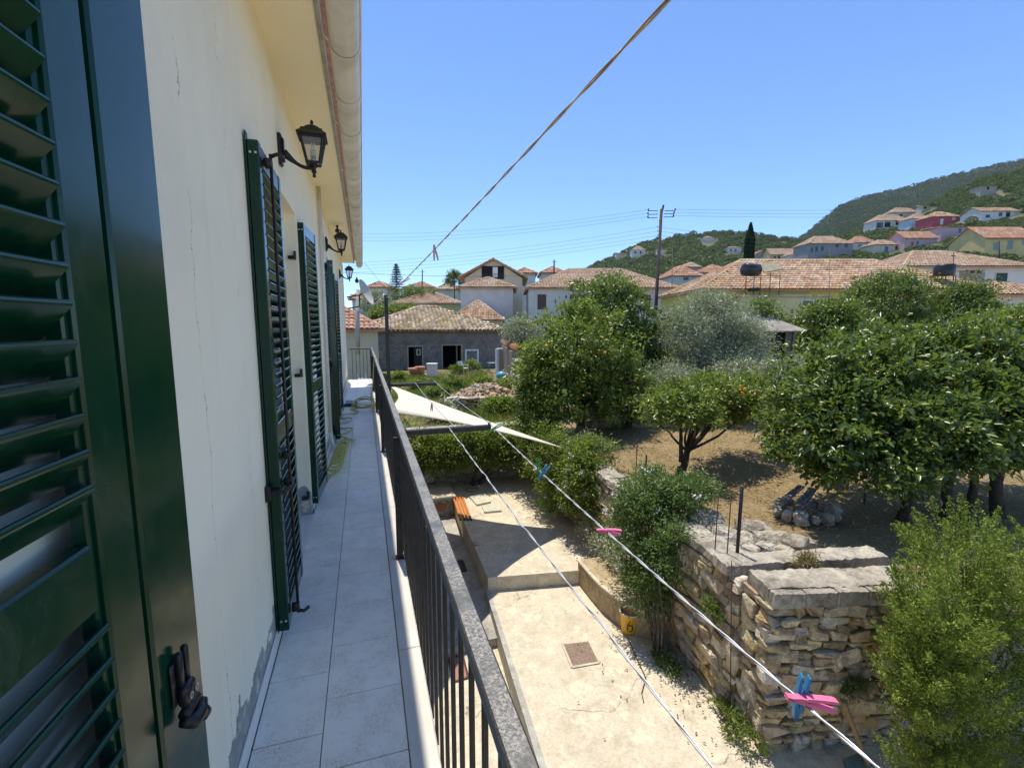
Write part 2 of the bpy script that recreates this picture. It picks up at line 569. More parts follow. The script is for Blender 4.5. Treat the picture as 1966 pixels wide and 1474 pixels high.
PETAL = M('white_jasmine_petal', (0.80, 0.74, 0.74), 0.6)
FRUIT = M('orange_fruit', (0.80, 0.36, 0.03), 0.45, obj=0.3)
WOODLAND = leaf_mat('woodland_leaf', (0.032, 0.055, 0.024), (0.062, 0.092, 0.038), (0.12, 0.145, 0.07), 0.7, 0.15, 0.1)
OLIVEWOOD = leaf_mat('hillside_olive_leaf', (0.065, 0.09, 0.04), (0.115, 0.14, 0.065), (0.19, 0.21, 0.115), 0.7, 0.2, 0.1)
HILLG = M('hillside_scrub', (0.050, 0.070, 0.028), 0.95, (0.10, 0.105, 0.05), 0.12, col3=(0.16, 0.14, 0.08), ns3=0.03)
MOUNTG = M('mountain_scrub', (0.030, 0.050, 0.024), 0.95, (0.045, 0.065, 0.030), 0.05)
BLUEPL = M('blue_plastic', (0.02, 0.22, 0.46), 0.35)
PINKPL = M('pink_plastic', (0.85, 0.17, 0.30), 0.35)
GREENPL = M('green_plastic', (0.05, 0.34, 0.12), 0.35)
PALEPINK = M('faded_pink_wood', (0.66, 0.45, 0.38), 0.6)
REDWOOD = M('red_brown_wood', (0.32, 0.10, 0.06), 0.6)
WHITEP = M('white_paint', (0.74, 0.74, 0.71), 0.5, (0.66, 0.66, 0.63), 6.0)
GLASSD = M('dark_window_glass', (0.012, 0.014, 0.017), 0.08, spec=0.6)
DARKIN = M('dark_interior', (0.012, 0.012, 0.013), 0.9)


def glass_mat():
    m, nt, p, out = new_mat('clear_lantern_glass')
    g = node(nt, 'ShaderNodeBsdfGlossy')
    g.inputs['Roughness'].default_value = 0.05
    d = node(nt, 'ShaderNodeBsdfDiffuse')
    d.inputs[0].default_value = (0.7, 0.69, 0.64, 1)
    t = node(nt, 'ShaderNodeBsdfTransparent')
    fr = node(nt, 'ShaderNodeFresnel')
    m0 = node(nt, 'ShaderNodeMixShader')
    m0.inputs[0].default_value = 0.22
    nt.links.new(t.outputs[0], m0.inputs[1])
    nt.links.new(d.outputs[0], m0.inputs[2])
    m1 = node(nt, 'ShaderNodeMixShader')
    nt.links.new(fr.outputs[0], m1.inputs[0])
    nt.links.new(m0.outputs[0], m1.inputs[1])
    nt.links.new(g.outputs[0], m1.inputs[2])
    nt.links.new(m1.outputs[0], out.inputs[0])
    return m


GLASS = glass_mat()


def sail_mat():
    m, nt, p, out = new_mat('cream_sail_cloth')
    p.inputs['Base Color'].default_value = (0.90, 0.84, 0.70, 1)
    p.inputs['Roughness'].default_value = 0.9
    tr = node(nt, 'ShaderNodeBsdfTranslucent')
    tr.inputs[0].default_value = (0.86, 0.74, 0.52, 1)
    ms = node(nt, 'ShaderNodeMixShader')
    ms.inputs[0].default_value = 0.30
    nt.links.new(p.outputs[0], ms.inputs[1])
    nt.links.new(tr.outputs[0], ms.inputs[2])
    nt.links.new(ms.outputs[0], out.inputs[0])
    return m


SAIL = sail_mat()


def roof_mat(name, a, b, c=None, isl=0.55):
    return M(name, a, 0.9, b, 1.4, col3=c, ns3=0.5, isl=isl, spec=0.15)


ROOF_RED = roof_mat('red_clay_roof', (0.47, 0.27, 0.18), (0.40, 0.22, 0.15), (0.50, 0.33, 0.23), 0.35)
ROOF_TAN = roof_mat('tan_clay_roof', (0.46, 0.32, 0.22), (0.38, 0.26, 0.175), (0.49, 0.38, 0.28), 0.35)
ROOF_OLD = roof_mat('old_mottled_roof', (0.52, 0.42, 0.29), (0.34, 0.26, 0.17), (0.60, 0.50, 0.37), 0.8)
ROOF_STR = roof_mat('weathered_pink_roof', (0.50, 0.335, 0.215), (0.37, 0.235, 0.15), (0.55, 0.42, 0.29), 0.5)


def wallm(name, col):
    return M(name, col, 0.9, tuple(v * 0.88 for v in col), 0.6, bmp=0.15, bs=8, bd=0.02, spec=0.15)


W_WHITE = wallm('white_house_wall', (0.66, 0.63, 0.58))
W_CREAM = wallm('cream_house_wall', (0.62, 0.55, 0.40))
W_YEL = wallm('yellow_house_wall', (0.64, 0.55, 0.17))
W_PALEY = wallm('pale_yellow_house_wall', (0.60, 0.58, 0.30))
W_PINK = wallm('pink_house_wall', (0.58, 0.39, 0.38))
W_RED = wallm('red_house_wall', (0.52, 0.11, 0.13))
W_GREY = wallm('grey_house_wall', (0.33, 0.31, 0.30))
W_BLUE = wallm('pale_blue_house_wall', (0.52, 0.54, 0.60))
W_OCHRE = wallm('ochre_house_wall', (0.66, 0.50, 0.22))
W_STONE = wallm('stone_ruin_wall', (0.40, 0.35, 0.27))
SH_BROWN = M('brown_shutter', (0.09, 0.05, 0.035), 0.6)
SH_GREEN = M('dark_green_shutter', (0.015, 0.05, 0.035), 0.6)
SH_BLUE = M('blue_shutter', (0.08, 0.16, 0.36), 0.6)
SH_GREY = M('grey_green_shutter', (0.22, 0.27, 0.25), 0.6)

# ================================================================== THE SETTING
WX = -0.46            # outer face of the house wall
FZ = -1.55            # balcony floor level
ZL, ZU, ZW = -4.70, -4.44, -4.87     # lower terrace, upper terrace, walkway
OZ = -3.10            # orchard and garden level


def wall_x(y):
    return 4.05 + 0.055 * min(max(y - 3.6, 0.0), 9.3)


def ground_z(x, y):
    d = 0.298 * x + 0.946 * y
    z = OZ - 0.012 * max(0, y - 14)
    z = max(z, OZ - 0.30)
    if d > 42:
        z += 0.075 * min(d - 42, 110)
    z += 0.05 * math.sin(x * 0.9 + 1.3) * math.sin(y * 0.7) + 0.03 * math.sin(x * 2.3) * math.cos(y * 1.9 + 1)
    return z


def build_ground():
    xs = [-600, -250, -120, -60, -30, -16, -8, -3, 0.0, 2.0, 3.4, 4.02, 4.20]
    x = 4.20
    while x < 16:
        x += 0.4; xs.append(x)
    for st, end in ((1.2, 40), (5, 90), (25, 300), (200, 1400), (900, 5000)):
        while xs[-1] < end:
            xs.append(xs[-1] + st)
    ys = [-40, -12, -4, -2.5, -1.0, 3.86, 3.98]
    y = 4.02
    while y < 12.3:
        y += 0.4; ys.append(y)
    ys += [12.74, 12.92]
    for st, end in ((0.6, 32), (2.5, 60), (10, 160), (60, 700), (700, 6000)):
        while ys[-1] < end:
            ys.append(ys[-1] + st)
    V, idx = [], {}
    for j, y in enumerate(ys):
        for i, x in enumerate(xs):
            low = (y < 3.9) or (y < 12.8 and x < 4.1)
            sh = 0.055 * min(max(y - 3.6, 0.0), 9.3) if 3 < x < 12 else 0.0
            z = -5.25 if (low and x < 4.4) else (-4.78 if low else ground_z(x, y))
            idx[i, j] = len(V)
            dy = -0.25 * min(max(x - 4.06, 0), 6.6) if 3.8 < y < 6.0 else 0.0
            if y > 4.0:
                dy *= max(0.0, (6.0 - y) / 2.0)
            V.append((x + sh, y + dy, z))
    nx = len(xs)
    F = [(j * nx + i, j * nx + i + 1, (j + 1) * nx + i + 1, (j + 1) * nx + i) for j in range(len(ys) - 1) for i in range(nx - 1)]
    me = np_mesh('ground', V, F)
    o = link('ground', me, SOIL)
    tag(o, kind='structure')


build_ground()

# concrete of the sunken courtyard
pav = MB()
pav.prism([(1.35, -4), (5.6, -4), (5.6, 3.30), (4.10, 3.62), (4.34, 7.05), (3.62, 7.33), (1.93, 7.62), (1.64, 4.15)], -5.2, ZL)
o = pav.build('courtyard_paving', CEMENT); tag(o, kind='structure')
pav = MB()
pav.prism([(1.94, 7.57), (3.62, 7.30), (4.45, 7.16), (4.62, 12.78), (2.10, 12.78)], -5.2, ZU)
o = pav.build('terrace_paving', CEMENT); tag(o, kind='structure')
pav = MB()
pav.prism([(-0.44, 6.55), (1.82, 6.55), (1.96, 7.6), (2.06, 9.0), (2.13, 12.78), (-0.44, 12.78)], -5.15, ZW)
o = pav.build('walkway_paving', CEMENT_G); tag(o, kind='structure')
pav = MB()
pav.prism([(-0.44, -4), (1.40, -4), (1.68, 4.15), (1.90, 6.545), (-0.44, 6.545)], -5.2, -5.02)
o = pav.build('alley_paving', CEMENT); tag(o, kind='structure')
# raised kerb along the lower terrace
kb = MB()
kb.prism([(1.325, -4), (1.405, -4), (1.695, 4.15), (1.975, 7.56), (1.905, 7.57), (1.615, 4.15)], -5.1, ZL + 0.015)
o = kb.build('terrace_kerb', CEMENT_G); tag(o, kind='structure')

# ------------------------------------------------------------------ the house the balcony belongs to
house = empty('house', 'cream plastered house with green louvred shutters running along the balcony', 'house', (WX, 6.5, -5.2))


def hchild(mb, name, mat, sm=False, parent=None):
    o = mb.build(name, mat, parent or house, sm)
    p = house.location
    if parent is None:
        o.location = (-p.x, -p.y, -p.z)
    return o


DOORS = [(-0.75, 0.28), (2.96, 4.02), (6.98, 8.02)]
DT, DB, WT = 0.83, FZ, 1.575
mb = MB()
WE = 13.75
edges = [-3.0]
for a, b in DOORS:
    edges += [a, b]
edges.append(WE)
for i in range(0, len(edges), 2):
    mb.box(WX - 0.35, WX, edges[i], edges[i + 1], DB - 0.17, WT)
for a, b in DOORS:
    mb.box(WX - 0.35, WX, a, b, DT, WT)
    mb.box(WX - 0.35, WX, a, b, DB - 0.17, DB - 0.01)
mb.box(WX - 0.35, WX, -3, WE, -5.2, DB - 0.17)
mb.box(WX - 6.0, WX - 0.35, WE - 0.3, WE, -5.2, WT)
hchild(mb, 'wall', PLASTER)
# soffit, fascia and roof plane
mb = MB(); mb.box(WX - 0.34, -0.175, -3.2, 13.1, WT, WT + 0.09)
hchild(mb, 'soffit', SOFFIT)
mb = MB(); mb.box(-0.174, -0.150, -3.2, 13.1, WT - 0.012, WT + 0.10)
hchild(mb, 'fascia', M('grey_fascia_edge', (0.42, 0.39, 0.33), 0.8, (0.30, 0.27, 0.22), 12.0))
mb = MB()
mb.add([(-0.165, -3.2, WT + 0.10), (-0.165, 13.1, WT + 0.10), (-5.5, 13.1, 3.6), (-5.5, -3.2, 3.6),
        (-0.165, -3.2, WT + 0.06), (-0.165, 13.1, WT + 0.06), (-5.5, 13.1, 3.5), (-5.5, -3.2, 3.5)],
       [(0, 1, 2, 3), (7, 6, 5, 4), (0, 4, 5, 1), (1, 5, 6, 2), (2, 6, 7, 3), (3, 7, 4, 0)])
hchild(mb, 'roof', TERRA)
mb = MB(); mb.box(-0.149, -0.060, -3.2, 13.1, WT + 0.062, WT + 0.072)
hchild(mb, 'eave_sun_block', TERRA)  # strip added out of sight to stop sun leaking between the tile noses
# clay tile noses along the eave
tm = MB()
vs, fs = [], []
for s, (x, dz, r) in enumerate(((0.0, 0.0, 0.088), (-0.45, 0.19, 0.080))):
    for k in range(7):
        a = math.pi * k / 6
        vs.append((x, math.cos(a) * r, dz + math.sin(a) * r * 0.75))
    for k in range(7):
        a = math.pi * k / 6
        vs.append((x, math.cos(a) * (r - 0.014), dz + math.sin(a) * (r - 0.014) * 0.75))
for k in range(6):
    fs += [(k, k + 1, 14 + k + 1, 14 + k), (7 + k, 21 + k, 21 + k + 1, 7 + k + 1), (k, 7 + k, 7 + k + 1, k + 1)]
tm.add(vs, fs)
tile_me = tm.mesh('roof_tile'); smooth(tile_me)
y = -3.05
while y < 13.05:
    t = link('roof_tile', tile_me, TERRA, house, (Vector((-0.085 + random.uniform(-.008, .008), y, WT + 0.055)) - house.location))
    t.rotation_euler = (random.uniform(-.03, .03), random.uniform(-.02, .02), random.uniform(-.03, .03))
    y += 0.185
# half-round gutter with straps
gc, gr = (-0.038, 1.545), 0.079
mb = MB()
ny = 60
vs, fs = [], []
K = 13
for j in range(ny + 1):
    y = -3.2 + (13.15 + 3.2) * j / ny
    wob = 0.0015 * math.sin(j * 2.1)
    for rr in (gr, gr - 0.004):
        for k in range(K):
            a = math.pi + math.pi * k / (K - 1)
            vs.append((gc[0] + rr * math.cos(a) + wob, y, gc[1] + rr * math.sin(a)))
for j in range(ny):
    b0, b1 = j * 2 * K, (j + 1) * 2 * K
    for k in range(K - 1):
        fs.append((b0 + k, b0 + k + 1, b1 + k + 1, b1 + k))
        fs.append((b0 + K + k, b1 + K + k, b1 + K + k + 1, b0 + K + k + 1))
    fs.append((b0, b1, b1 + K, b0 + K))
    fs.append((b0 + K - 1, b0 + 2 * K - 1, b1 + 2 * K - 1, b1 + K - 1))
fs.append(tuple(range(K)))
fs.append(tuple(ny * 2 * K + k for k in range(K)))
mb.add(vs, fs)
mb.tube([(gc[0] + gr + 0.003, -3.2, gc[1] + 0.002), (gc[0] + gr + 0.003, 13.15, gc[1] + 0.002)], 0.008, 8)
gut = hchild(mb, 'gutter', GUTTER, True)
sm_ = MB()
pts = []
for k in range(15):
    a = math.pi + math.pi * k / 14
    pts.append((gc[0] + (gr + 0.006) * math.cos(a), 0, gc[1] + (gr + 0.006) * math.sin(a)))
pts = [(-0.155, 0, gc[1] + 0.03)] + pts
for i in range(len(pts) - 1):
    sm_.beam(pts[i], pts[i + 1], 0.018, 0.004)
strap_me = sm_.mesh('strap')
for y in (-1.5, -0.4, 0.72, 1.84, 2.96, 4.11, 5.29, 6.49, 7.6, 8.8, 9.9, 11.0, 12.2):
    link('strap', strap_me, GUTTER, gut, (0, y, 0))
# thin joint rings between gutter lengths
for y in (1.2, 3.55, 5.9, 8.2, 10.6):
    mb = MB()
    for k in range(14):
        a0, a1 = math.pi + math.pi * k / 14, math.pi + math.pi * (k + 1) / 14
        r_ = gr + 0.003
        mb.beam((gc[0] + r_ * math.cos(a0), y, gc[1] + r_ * math.sin(a0)), (gc[0] + r_ * math.cos(a1), y, gc[1] + r_ * math.sin(a1)), 0.05, 0.003)
    mb.build('gutter_joint', GUTTER, gut)

# glazed doors set back in the openings
for a, b in DOORS:
    d = MB()
    d.box(WX - 0.20, WX - 0.14, a, a + 0.09, DB, DT); d.box(WX - 0.20, WX - 0.14, b - 0.09, b, DB, DT)
    d.box(WX - 0.20, WX - 0.14, a + 0.09, b - 0.09, DT - 0.09, DT); d.box(WX - 0.20, WX - 0.14, a + 0.09, b - 0.09, DB, DB + 0.14)
    m_ = (a + b) / 2
    d.box(WX - 0.20, WX - 0.138, m_ - 0.05, m_ + 0.05, DB + 0.14, DT - 0.09)
    dr = hchild(d, 'door', WHITEP)
    d = MB(); d.box(WX - 0.18, WX - 0.165, a + 0.05, b - 0.05, DB + 0.10, DT - 0.05)
    d.build('glass_pane', GLASSD, dr)
    d = MB(); d.box(WX - 0.30, WX + 0.012, a + 0.003, b - 0.003, DB - 0.012, DB + 0.006, 0.003)
    hchild(d, 'doorstep', MARBLE)

# downpipe and conduits
mb = MB(); mb.tube([(WX + 0.030, 7.06 - 1.0, WT), (WX + 0.030, 6.06, DB + 0.25)], 0.022, 10)
hchild(mb, 'downpipe', PVC, True)
mb = MB(); mb.box(WX + 0.001, WX + 0.022, 6.20, 6.235, DB + 0.1, WT)
hchild(mb, 'cable_trunk', PVC)
mb = MB(); mb.box(WX + 0.001, WX + 0.018, 6.31, 6.333, DB + 0.1, WT)
hchild(mb, 'cable_trunk', PVC)
mb = MB(); mb.tube([(WX + 0.03, 6.06, DB + 0.25), (WX + 0.035, 6.055, DB + 0.12), (WX + 0.07, 6.03, DB + 0.02)], 0.026, 10)
hchild(mb, 'pipe_shoe', GUTTER, True)


# ------------------------------------------------------------------ shutters (frame is the part, slats are its pieces)
SLAT = {}


def slat_mesh(L):
    key = round(L, 3)
    if key in SLAT:
        return SLAT[key]
    th, ch = 0.0055, 0.0365
    prof = []
    for k in range(6):
        a = -math.pi / 2 + math.pi * k / 5
        prof.append((ch - th + th * math.cos(a), th * math.sin(a)))
    for k in range(6):
        a = math.pi / 2 + math.pi * k / 5
        prof.append((-ch + th + th * math.cos(a), th * math.sin(a)))
    c, s = math.cos(R(-48)), math.sin(R(-48))
    prof = [(x * c - z * s, x * s + z * c) for x, z in prof]   # u -> thickness, v -> height
    n = len(prof)
    m = MB()
    vs = [(0, p[0], p[1]) for p in prof] + [(L, p[0], p[1]) for p in prof]
    fs = [(i, (i + 1) % n, n + (i + 1) % n, n + i) for i in range(n)]
    fs += [tuple(range(n - 1, -1, -1)), tuple(range(n, 2 * n))]
    m.add(vs, fs)
    me = m.mesh('slat')
    SLAT[key] = me
    return me


def shutter(xf, y0, rot_deg, w, zb, zt, stile_a, stile_b, rails, th=0.045, label=None, groove=False, pitch=0.0535):
    """local x runs along the leaf, local -y is the face away from the wall"""
    m = MB()
    H = zt - zb
    if groove:
        gx = w - 0.185
        m.box(w - stile_b, gx, 0, th, 0, H, 0.004)
        m.box(gx + 0.0005, gx + 0.0135, 0.012, th, 0.001, H - 0.001)
        m.box(gx + 0.014, w, -0.002, th, 0, H, 0.005)
        m.box(w - stile_b - 0.012, w - stile_b - 0.0005, 0.008, th - 0.004, 0.002, H - 0.002, 0.003)
    else:
        m.box(w - stile_b, w, 0, th, 0, H, 0.004)
    m.box(0, stile_a, 0, th, 0, H, 0.004)
    for r0, r1 in rails:
        m.box(stile_a + 0.0005, w - stile_b - (0.013 if groove else 0.0005), 0.003, th - 0.003, r0, r1, 0.004)
    if not groove:      # ribbed aluminium edge with a closing flap towards the wall
        for k in range(4):
            m.box(-0.005, -0.0005, 0.003 + k * 0.0105, 0.010 + k * 0.0105, 0.02, H - 0.02)
        m.box(-0.012, 0.03, th + 0.0005, th + 0.006, 0.0, H + 0.03)
    o = m.build('shutter', GREEN, house)
    if label:
        o['label'] = label
    o.location = Vector((xf, y0, zb)) - house.location
    o.rotation_euler = (0, 0, R(90 + rot_deg))
    L = w - stile_a - stile_b - (0.013 if groove else 0.0)
    sm2 = slat_mesh(L)
    zs = [0.0] + [v for r in rails for v in r] + [H]
    gaps = [(rails[i][1], rails[i + 1][0]) for i in range(len(rails) - 1)]
    for g0, g1 in gaps:
        n = int((g1 - g0 - 0.02) / pitch)
        off = (g1 - g0 - n * pitch) / 2 + pitch / 2
        for k in range(n):
            link('slat', sm2, GREEN, o, (stile_a, th / 2 + random.uniform(-.0008, .0008), g0 + off + k * pitch + random.uniform(-.001, .001)), (R(random.uniform(-1.8, 1.8)), R(random.uniform(-.12, .12)), 0))
    return o


ZB = -1.49
s1 = shutter(-0.438, 0.333, -5.0, 0.78, ZB, 0.80, 0.09, 0.275,
             [(0.0, 0.10), (1.06, 1.165), (2.20, 2.29)], label='nearest tall green louvred shutter with worn black latch', groove=True, th=0.036)
s2 = shutter(-0.402, 2.365, 0, 0.57, ZB, 0.79, 0.055, 0.055,
             [(0.0, 0.09), (0.92, 1.02), (2.19, 2.28)], label='green shutter with vertical locking rod beside the doorway')
s3 = shutter(-0.415, 4.10, -4.0, 0.57, ZB, 0.79, 0.055, 0.055,
             [(0.0, 0.09), (0.92, 1.02), (2.19, 2.28)], label='green shutter hinged on the far side of the doorway')
s4 = shutter(-0.335, 6.42, 11.0, 0.56, ZB, 0.80, 0.055, 0.055,
             [(0.0, 0.09), (0.92, 1.02), (2.20, 2.29)], th=0.06, label='green shutter standing half open away from the wall')
s5 = shutter(-0.405, 8.08, -3.0, 0.56, ZB, 0.80, 0.055, 0.055,
             [(0.0, 0.09), (0.92, 1.02), (2.20, 2.29)], label='farthest green shutter, mostly hidden behind another')

# locking rod, hooks and screws on the second shutter
m = MB()
m.tube([(0.115, -0.028, 0.02), (0.115, -0.028, 2.26)], 0.007, 8)
m.box(0.085, 0.135, -0.034, 0.0, 2.20, 2.235, 0.004); m.box(0.10, 0.125, -0.036, 0.0, 0.03, 0.075, 0.004)
m.tube([(0.115, -0.03, 2.25), (0.115, -0.055, 2.262), (0.115, -0.085, 2.25)], 0.009, 8)
m.tube([(0.115, -0.03, 0.03), (0.115, -0.055, 0.022), (0.115, -0.080, 0.04)], 0.009, 8)
m.box(0.09, 0.14, -0.04, 0.0, 0.84, 0.87, 0.004); m.box(0.09, 0.14, -0.04, 0.0, 0.70, 0.735, 0.004)
m.tube([(0.115, -0.035, 0.72), (0.05, -0.045, 0.715), (-0.03, -0.02, 0.715)], 0.010, 8)
m.build('locking_rod', BROWNP, s2, True)
m = MB(); m.box(-0.035, 0.05, -0.014, 0.10, 0.70, 0.725, 0.004); m.box(-0.05, -0.02, 0.035, 0.085, 0.675, 0.75, 0.008)
m.build('shutter_catch', BLACK, s2)
for s_ in (s2, s3, s4):
    for zz in (0.055, 2.225):
        for dx in (0.012, 0.033):
            m = MB(); m.lathe([(0.0, -0.003), (0.005, -0.002), (0.006, 0.0)], 10)
            me = m.mesh('screw')
            link('screw', me, SCREW, s_, (-0.0055, dx, zz), (0, R(90), 0))
# strap hinges that carry the shutters on the door jambs
for s_, xs_ in ((s3, (-0.115, 0.03)), (s4, (0.53, 0.70))):
    for zz in (0.10, 1.10, 2.0):
        m = MB()
        m.box(xs_[0], xs_[1], 0.052, 0.060, zz, zz + 0.028, 0.002)
        m.tube([(xs_[0] + 0.012, 0.055, zz - 0.02), (xs_[0] + 0.012, 0.055, zz + 0.045)], 0.009, 8)
        m.box(xs_[0] - 0.02, xs_[0] + 0.01, 0.056, 0.10, zz - 0.018, zz + 0.008, 0.002)
        m.build('strap_hinge', BLACK, s_)
# worn black catch on the near shutter
m = MB()
lx = 0.675
m.box(lx - 0.032, lx + 0.012, -0.010, -0.0025, 0.755, 0.845, 0.003)
m.box(lx - 0.022, lx - 0.010, -0.022, -0.010, 0.79, 0.862, 0.003)
m.box(lx + 0.002, lx + 0.014, -0.022, -0.010, 0.79, 0.862, 0.003)
m.box(lx - 0.026, lx + 0.016, -0.030, -0.010, 0.748, 0.792, 0.006)
m.tube([(lx - 0.030, -0.022, 0.738), (lx + 0.018, -0.024, 0.742)], 0.011, 10)
m.tube([(lx - 0.034, -0.020, 0.730), (lx - 0.020, -0.034, 0.716), (lx + 0.006, -0.034, 0.712), (lx + 0.030, -0.030, 0.722)], [0.010, 0.014, 0.015, 0.010], 10)
m.tube([(lx + 0.012, -0.034, 0.712), (lx + 0.024, -0.036, 0.697), (lx + 0.024, -0.034, 0.682)], [0.014, 0.012, 0.005], 10)
ct = m.build('shutter_catch', M('worn_black_latch', (0.014, 0.013, 0.014), 0.35, (0.10, 0.075, 0.055), 55.0, 0.55, 0.75), s1, True)
for dx in (-0.014, 0.009):
    m = MB()
    for k in range(10):
        a0, a1 = 2 * math.pi * k / 10, 2 * math.pi * (k + 1) / 10
        m.beam((lx + dx + 0.005 * math.cos(a0), -0.0315, 0.768 + 0.006 * math.sin(a0)), (lx + dx + 0.005 * math.cos(a1), -0.0315, 0.768 + 0.006 * math.sin(a1)), 0.002, 0.002)
    m.build('rivet', SCREW, ct)
# black wall stop seen through the slats
m = MB()
m.box(WX + 0.001, WX + 0.012, 0.80, 0.90, -0.86, -0.80, 0.003)
m.tube([(WX + 0.01, 0.85, -0.83), (WX + 0.045, 0.86, -0.82), (WX + 0.048, 0.88, -0.76)], [0.022, 0.018, 0.010], 10)
hchild(m, 'wall_stop', BLACK, True)

# ------------------------------------------------------------------ balcony floor: slab, tiles, marble edge, skirting
mb = MB(); mb.box(WX + 0.001, 0.200, -3.0, 14.15, FZ - 0.20, FZ - 0.012)
slab = mb.build('balcony_floor', GROUT); tag(slab, kind='structure')
mb = MB(); mb.box(0.2005, 0.208, -3.0, 14.15, FZ - 0.20, FZ - 0.014)
mb.build('slab_edge', PLASTER, slab)
g = 0.0035
P0 = 1.757
for col_, (xa, xb, ph) in enumerate(((-0.449, -0.205, 0.0), (-0.205, 0.102, 0.1685))):
    me = None
    y = P0 + ph - 0.337 * 13
    m = MB(); m.box(xa + g / 2, xb - g / 2, g / 2, 0.337 - g / 2, -0.012, 0.0, 0.0015)
    me = m.mesh('tile')
    while y < 14.1:
        if y + 0.337 < 14.15:
            link('tile', me, TILE, slab, (0, y, FZ + random.uniform(-.0004, .0004)), (random.uniform(-.001, .001), random.uniform(-.0012, .0012), 0))
        y += 0.337
m = MB(); m.box(0.104, 0.204, 0.002, 0.916, -0.012, 0.004, 0.003)
me = m.mesh('marble_edge')
for k in range(-3, 15):
    link('marble_edge', me, MARBLE, slab, (0, 0.30 + k * 0.918, FZ))
m = MB(); m.box(WX + 0.0005, -0.4505, 0.002, 0.335, 0.0, 0.075, 0.003)
me = m.mesh('skirting_tile')
k = -4
while True:
    y = P0 + 0.337 * k
    k += 1
    if y > 13.3:
        break
    if any(y + 0.335 > a - 0.02 and y < b + 0.02 for a, b in DOORS):
        continue
    link('skirting_tile', me, SKIRT, slab, (0, y, FZ))

# ------------------------------------------------------------------ railing
rail = empty('balcony_railing', 'black iron balcony railing with dusty flat handrail', 'railing', (0.21, 5.0, FZ))


def rchild(m, name, sm=False, mat=None):
    o = m.build(name, mat or RAIL, rail, sm)
    o.location = -rail.location
    return o


m = MB(); m.box(0.184, 0.230, -3.0, 14.10, -0.70, -0.661, 0.004)
rchild(m, 'handrail')
m = MB(); m.box(-0.40, 0.183, 14.06, 14.10, -0.70, -0.665, 0.004)
rchild(m, 'end_handrail')
m = MB(); m.box(0.196, 0.224, -3.0, 14.08, -0.722, -0.7005)
rchild(m, 'under_rail', mat=BLACKP)
m = MB(); m.box(-0.0065, 0.0065, -0.0065, 0.0065, FZ - 0.09, -0.7225, 0.0012)
bal_me = m.mesh('baluster')
m = MB(); m.box(-0.02, 0.02, -0.02, 0.02, FZ + 0.0045, -0.7225, 0.002)
m.box(-0.03, 0.03, -0.03, 0.03, FZ + 0.0045, FZ + 0.012)
post_me = m.mesh('post')
posts = [0.30 + 2.755 * k for k in range(-1, 6)]
for y in posts:
    link('post', post_me, BLACKP, rail, Vector((0.178, y, 0)) - rail.location)
y = -2.4
while y < 14.05:
    if min(abs(y - p) for p in posts) > 0.03:
        link('baluster', bal_me, BLACKP, rail, Vector((0.2165, y, 0)) - rail.location)
    y += 0.1312
for k in range(5):
    link('baluster', bal_me, BLACKP, rail, Vector((-0.33 + k * 0.1, 14.12, -0.0)) - rail.location)
# thin hooks hanging on two balusters
for y in (3.55, 6.3):
    m = MB(); m.tube([(0.200, y, -0.90), (0.196, y - 0.02, -0.885), (0.194, y - 0.045, -0.895), (0.194, y - 0.05, -0.92)], 0.003, 6)
    rchild(m, 'wire_hook', True, WIRE)

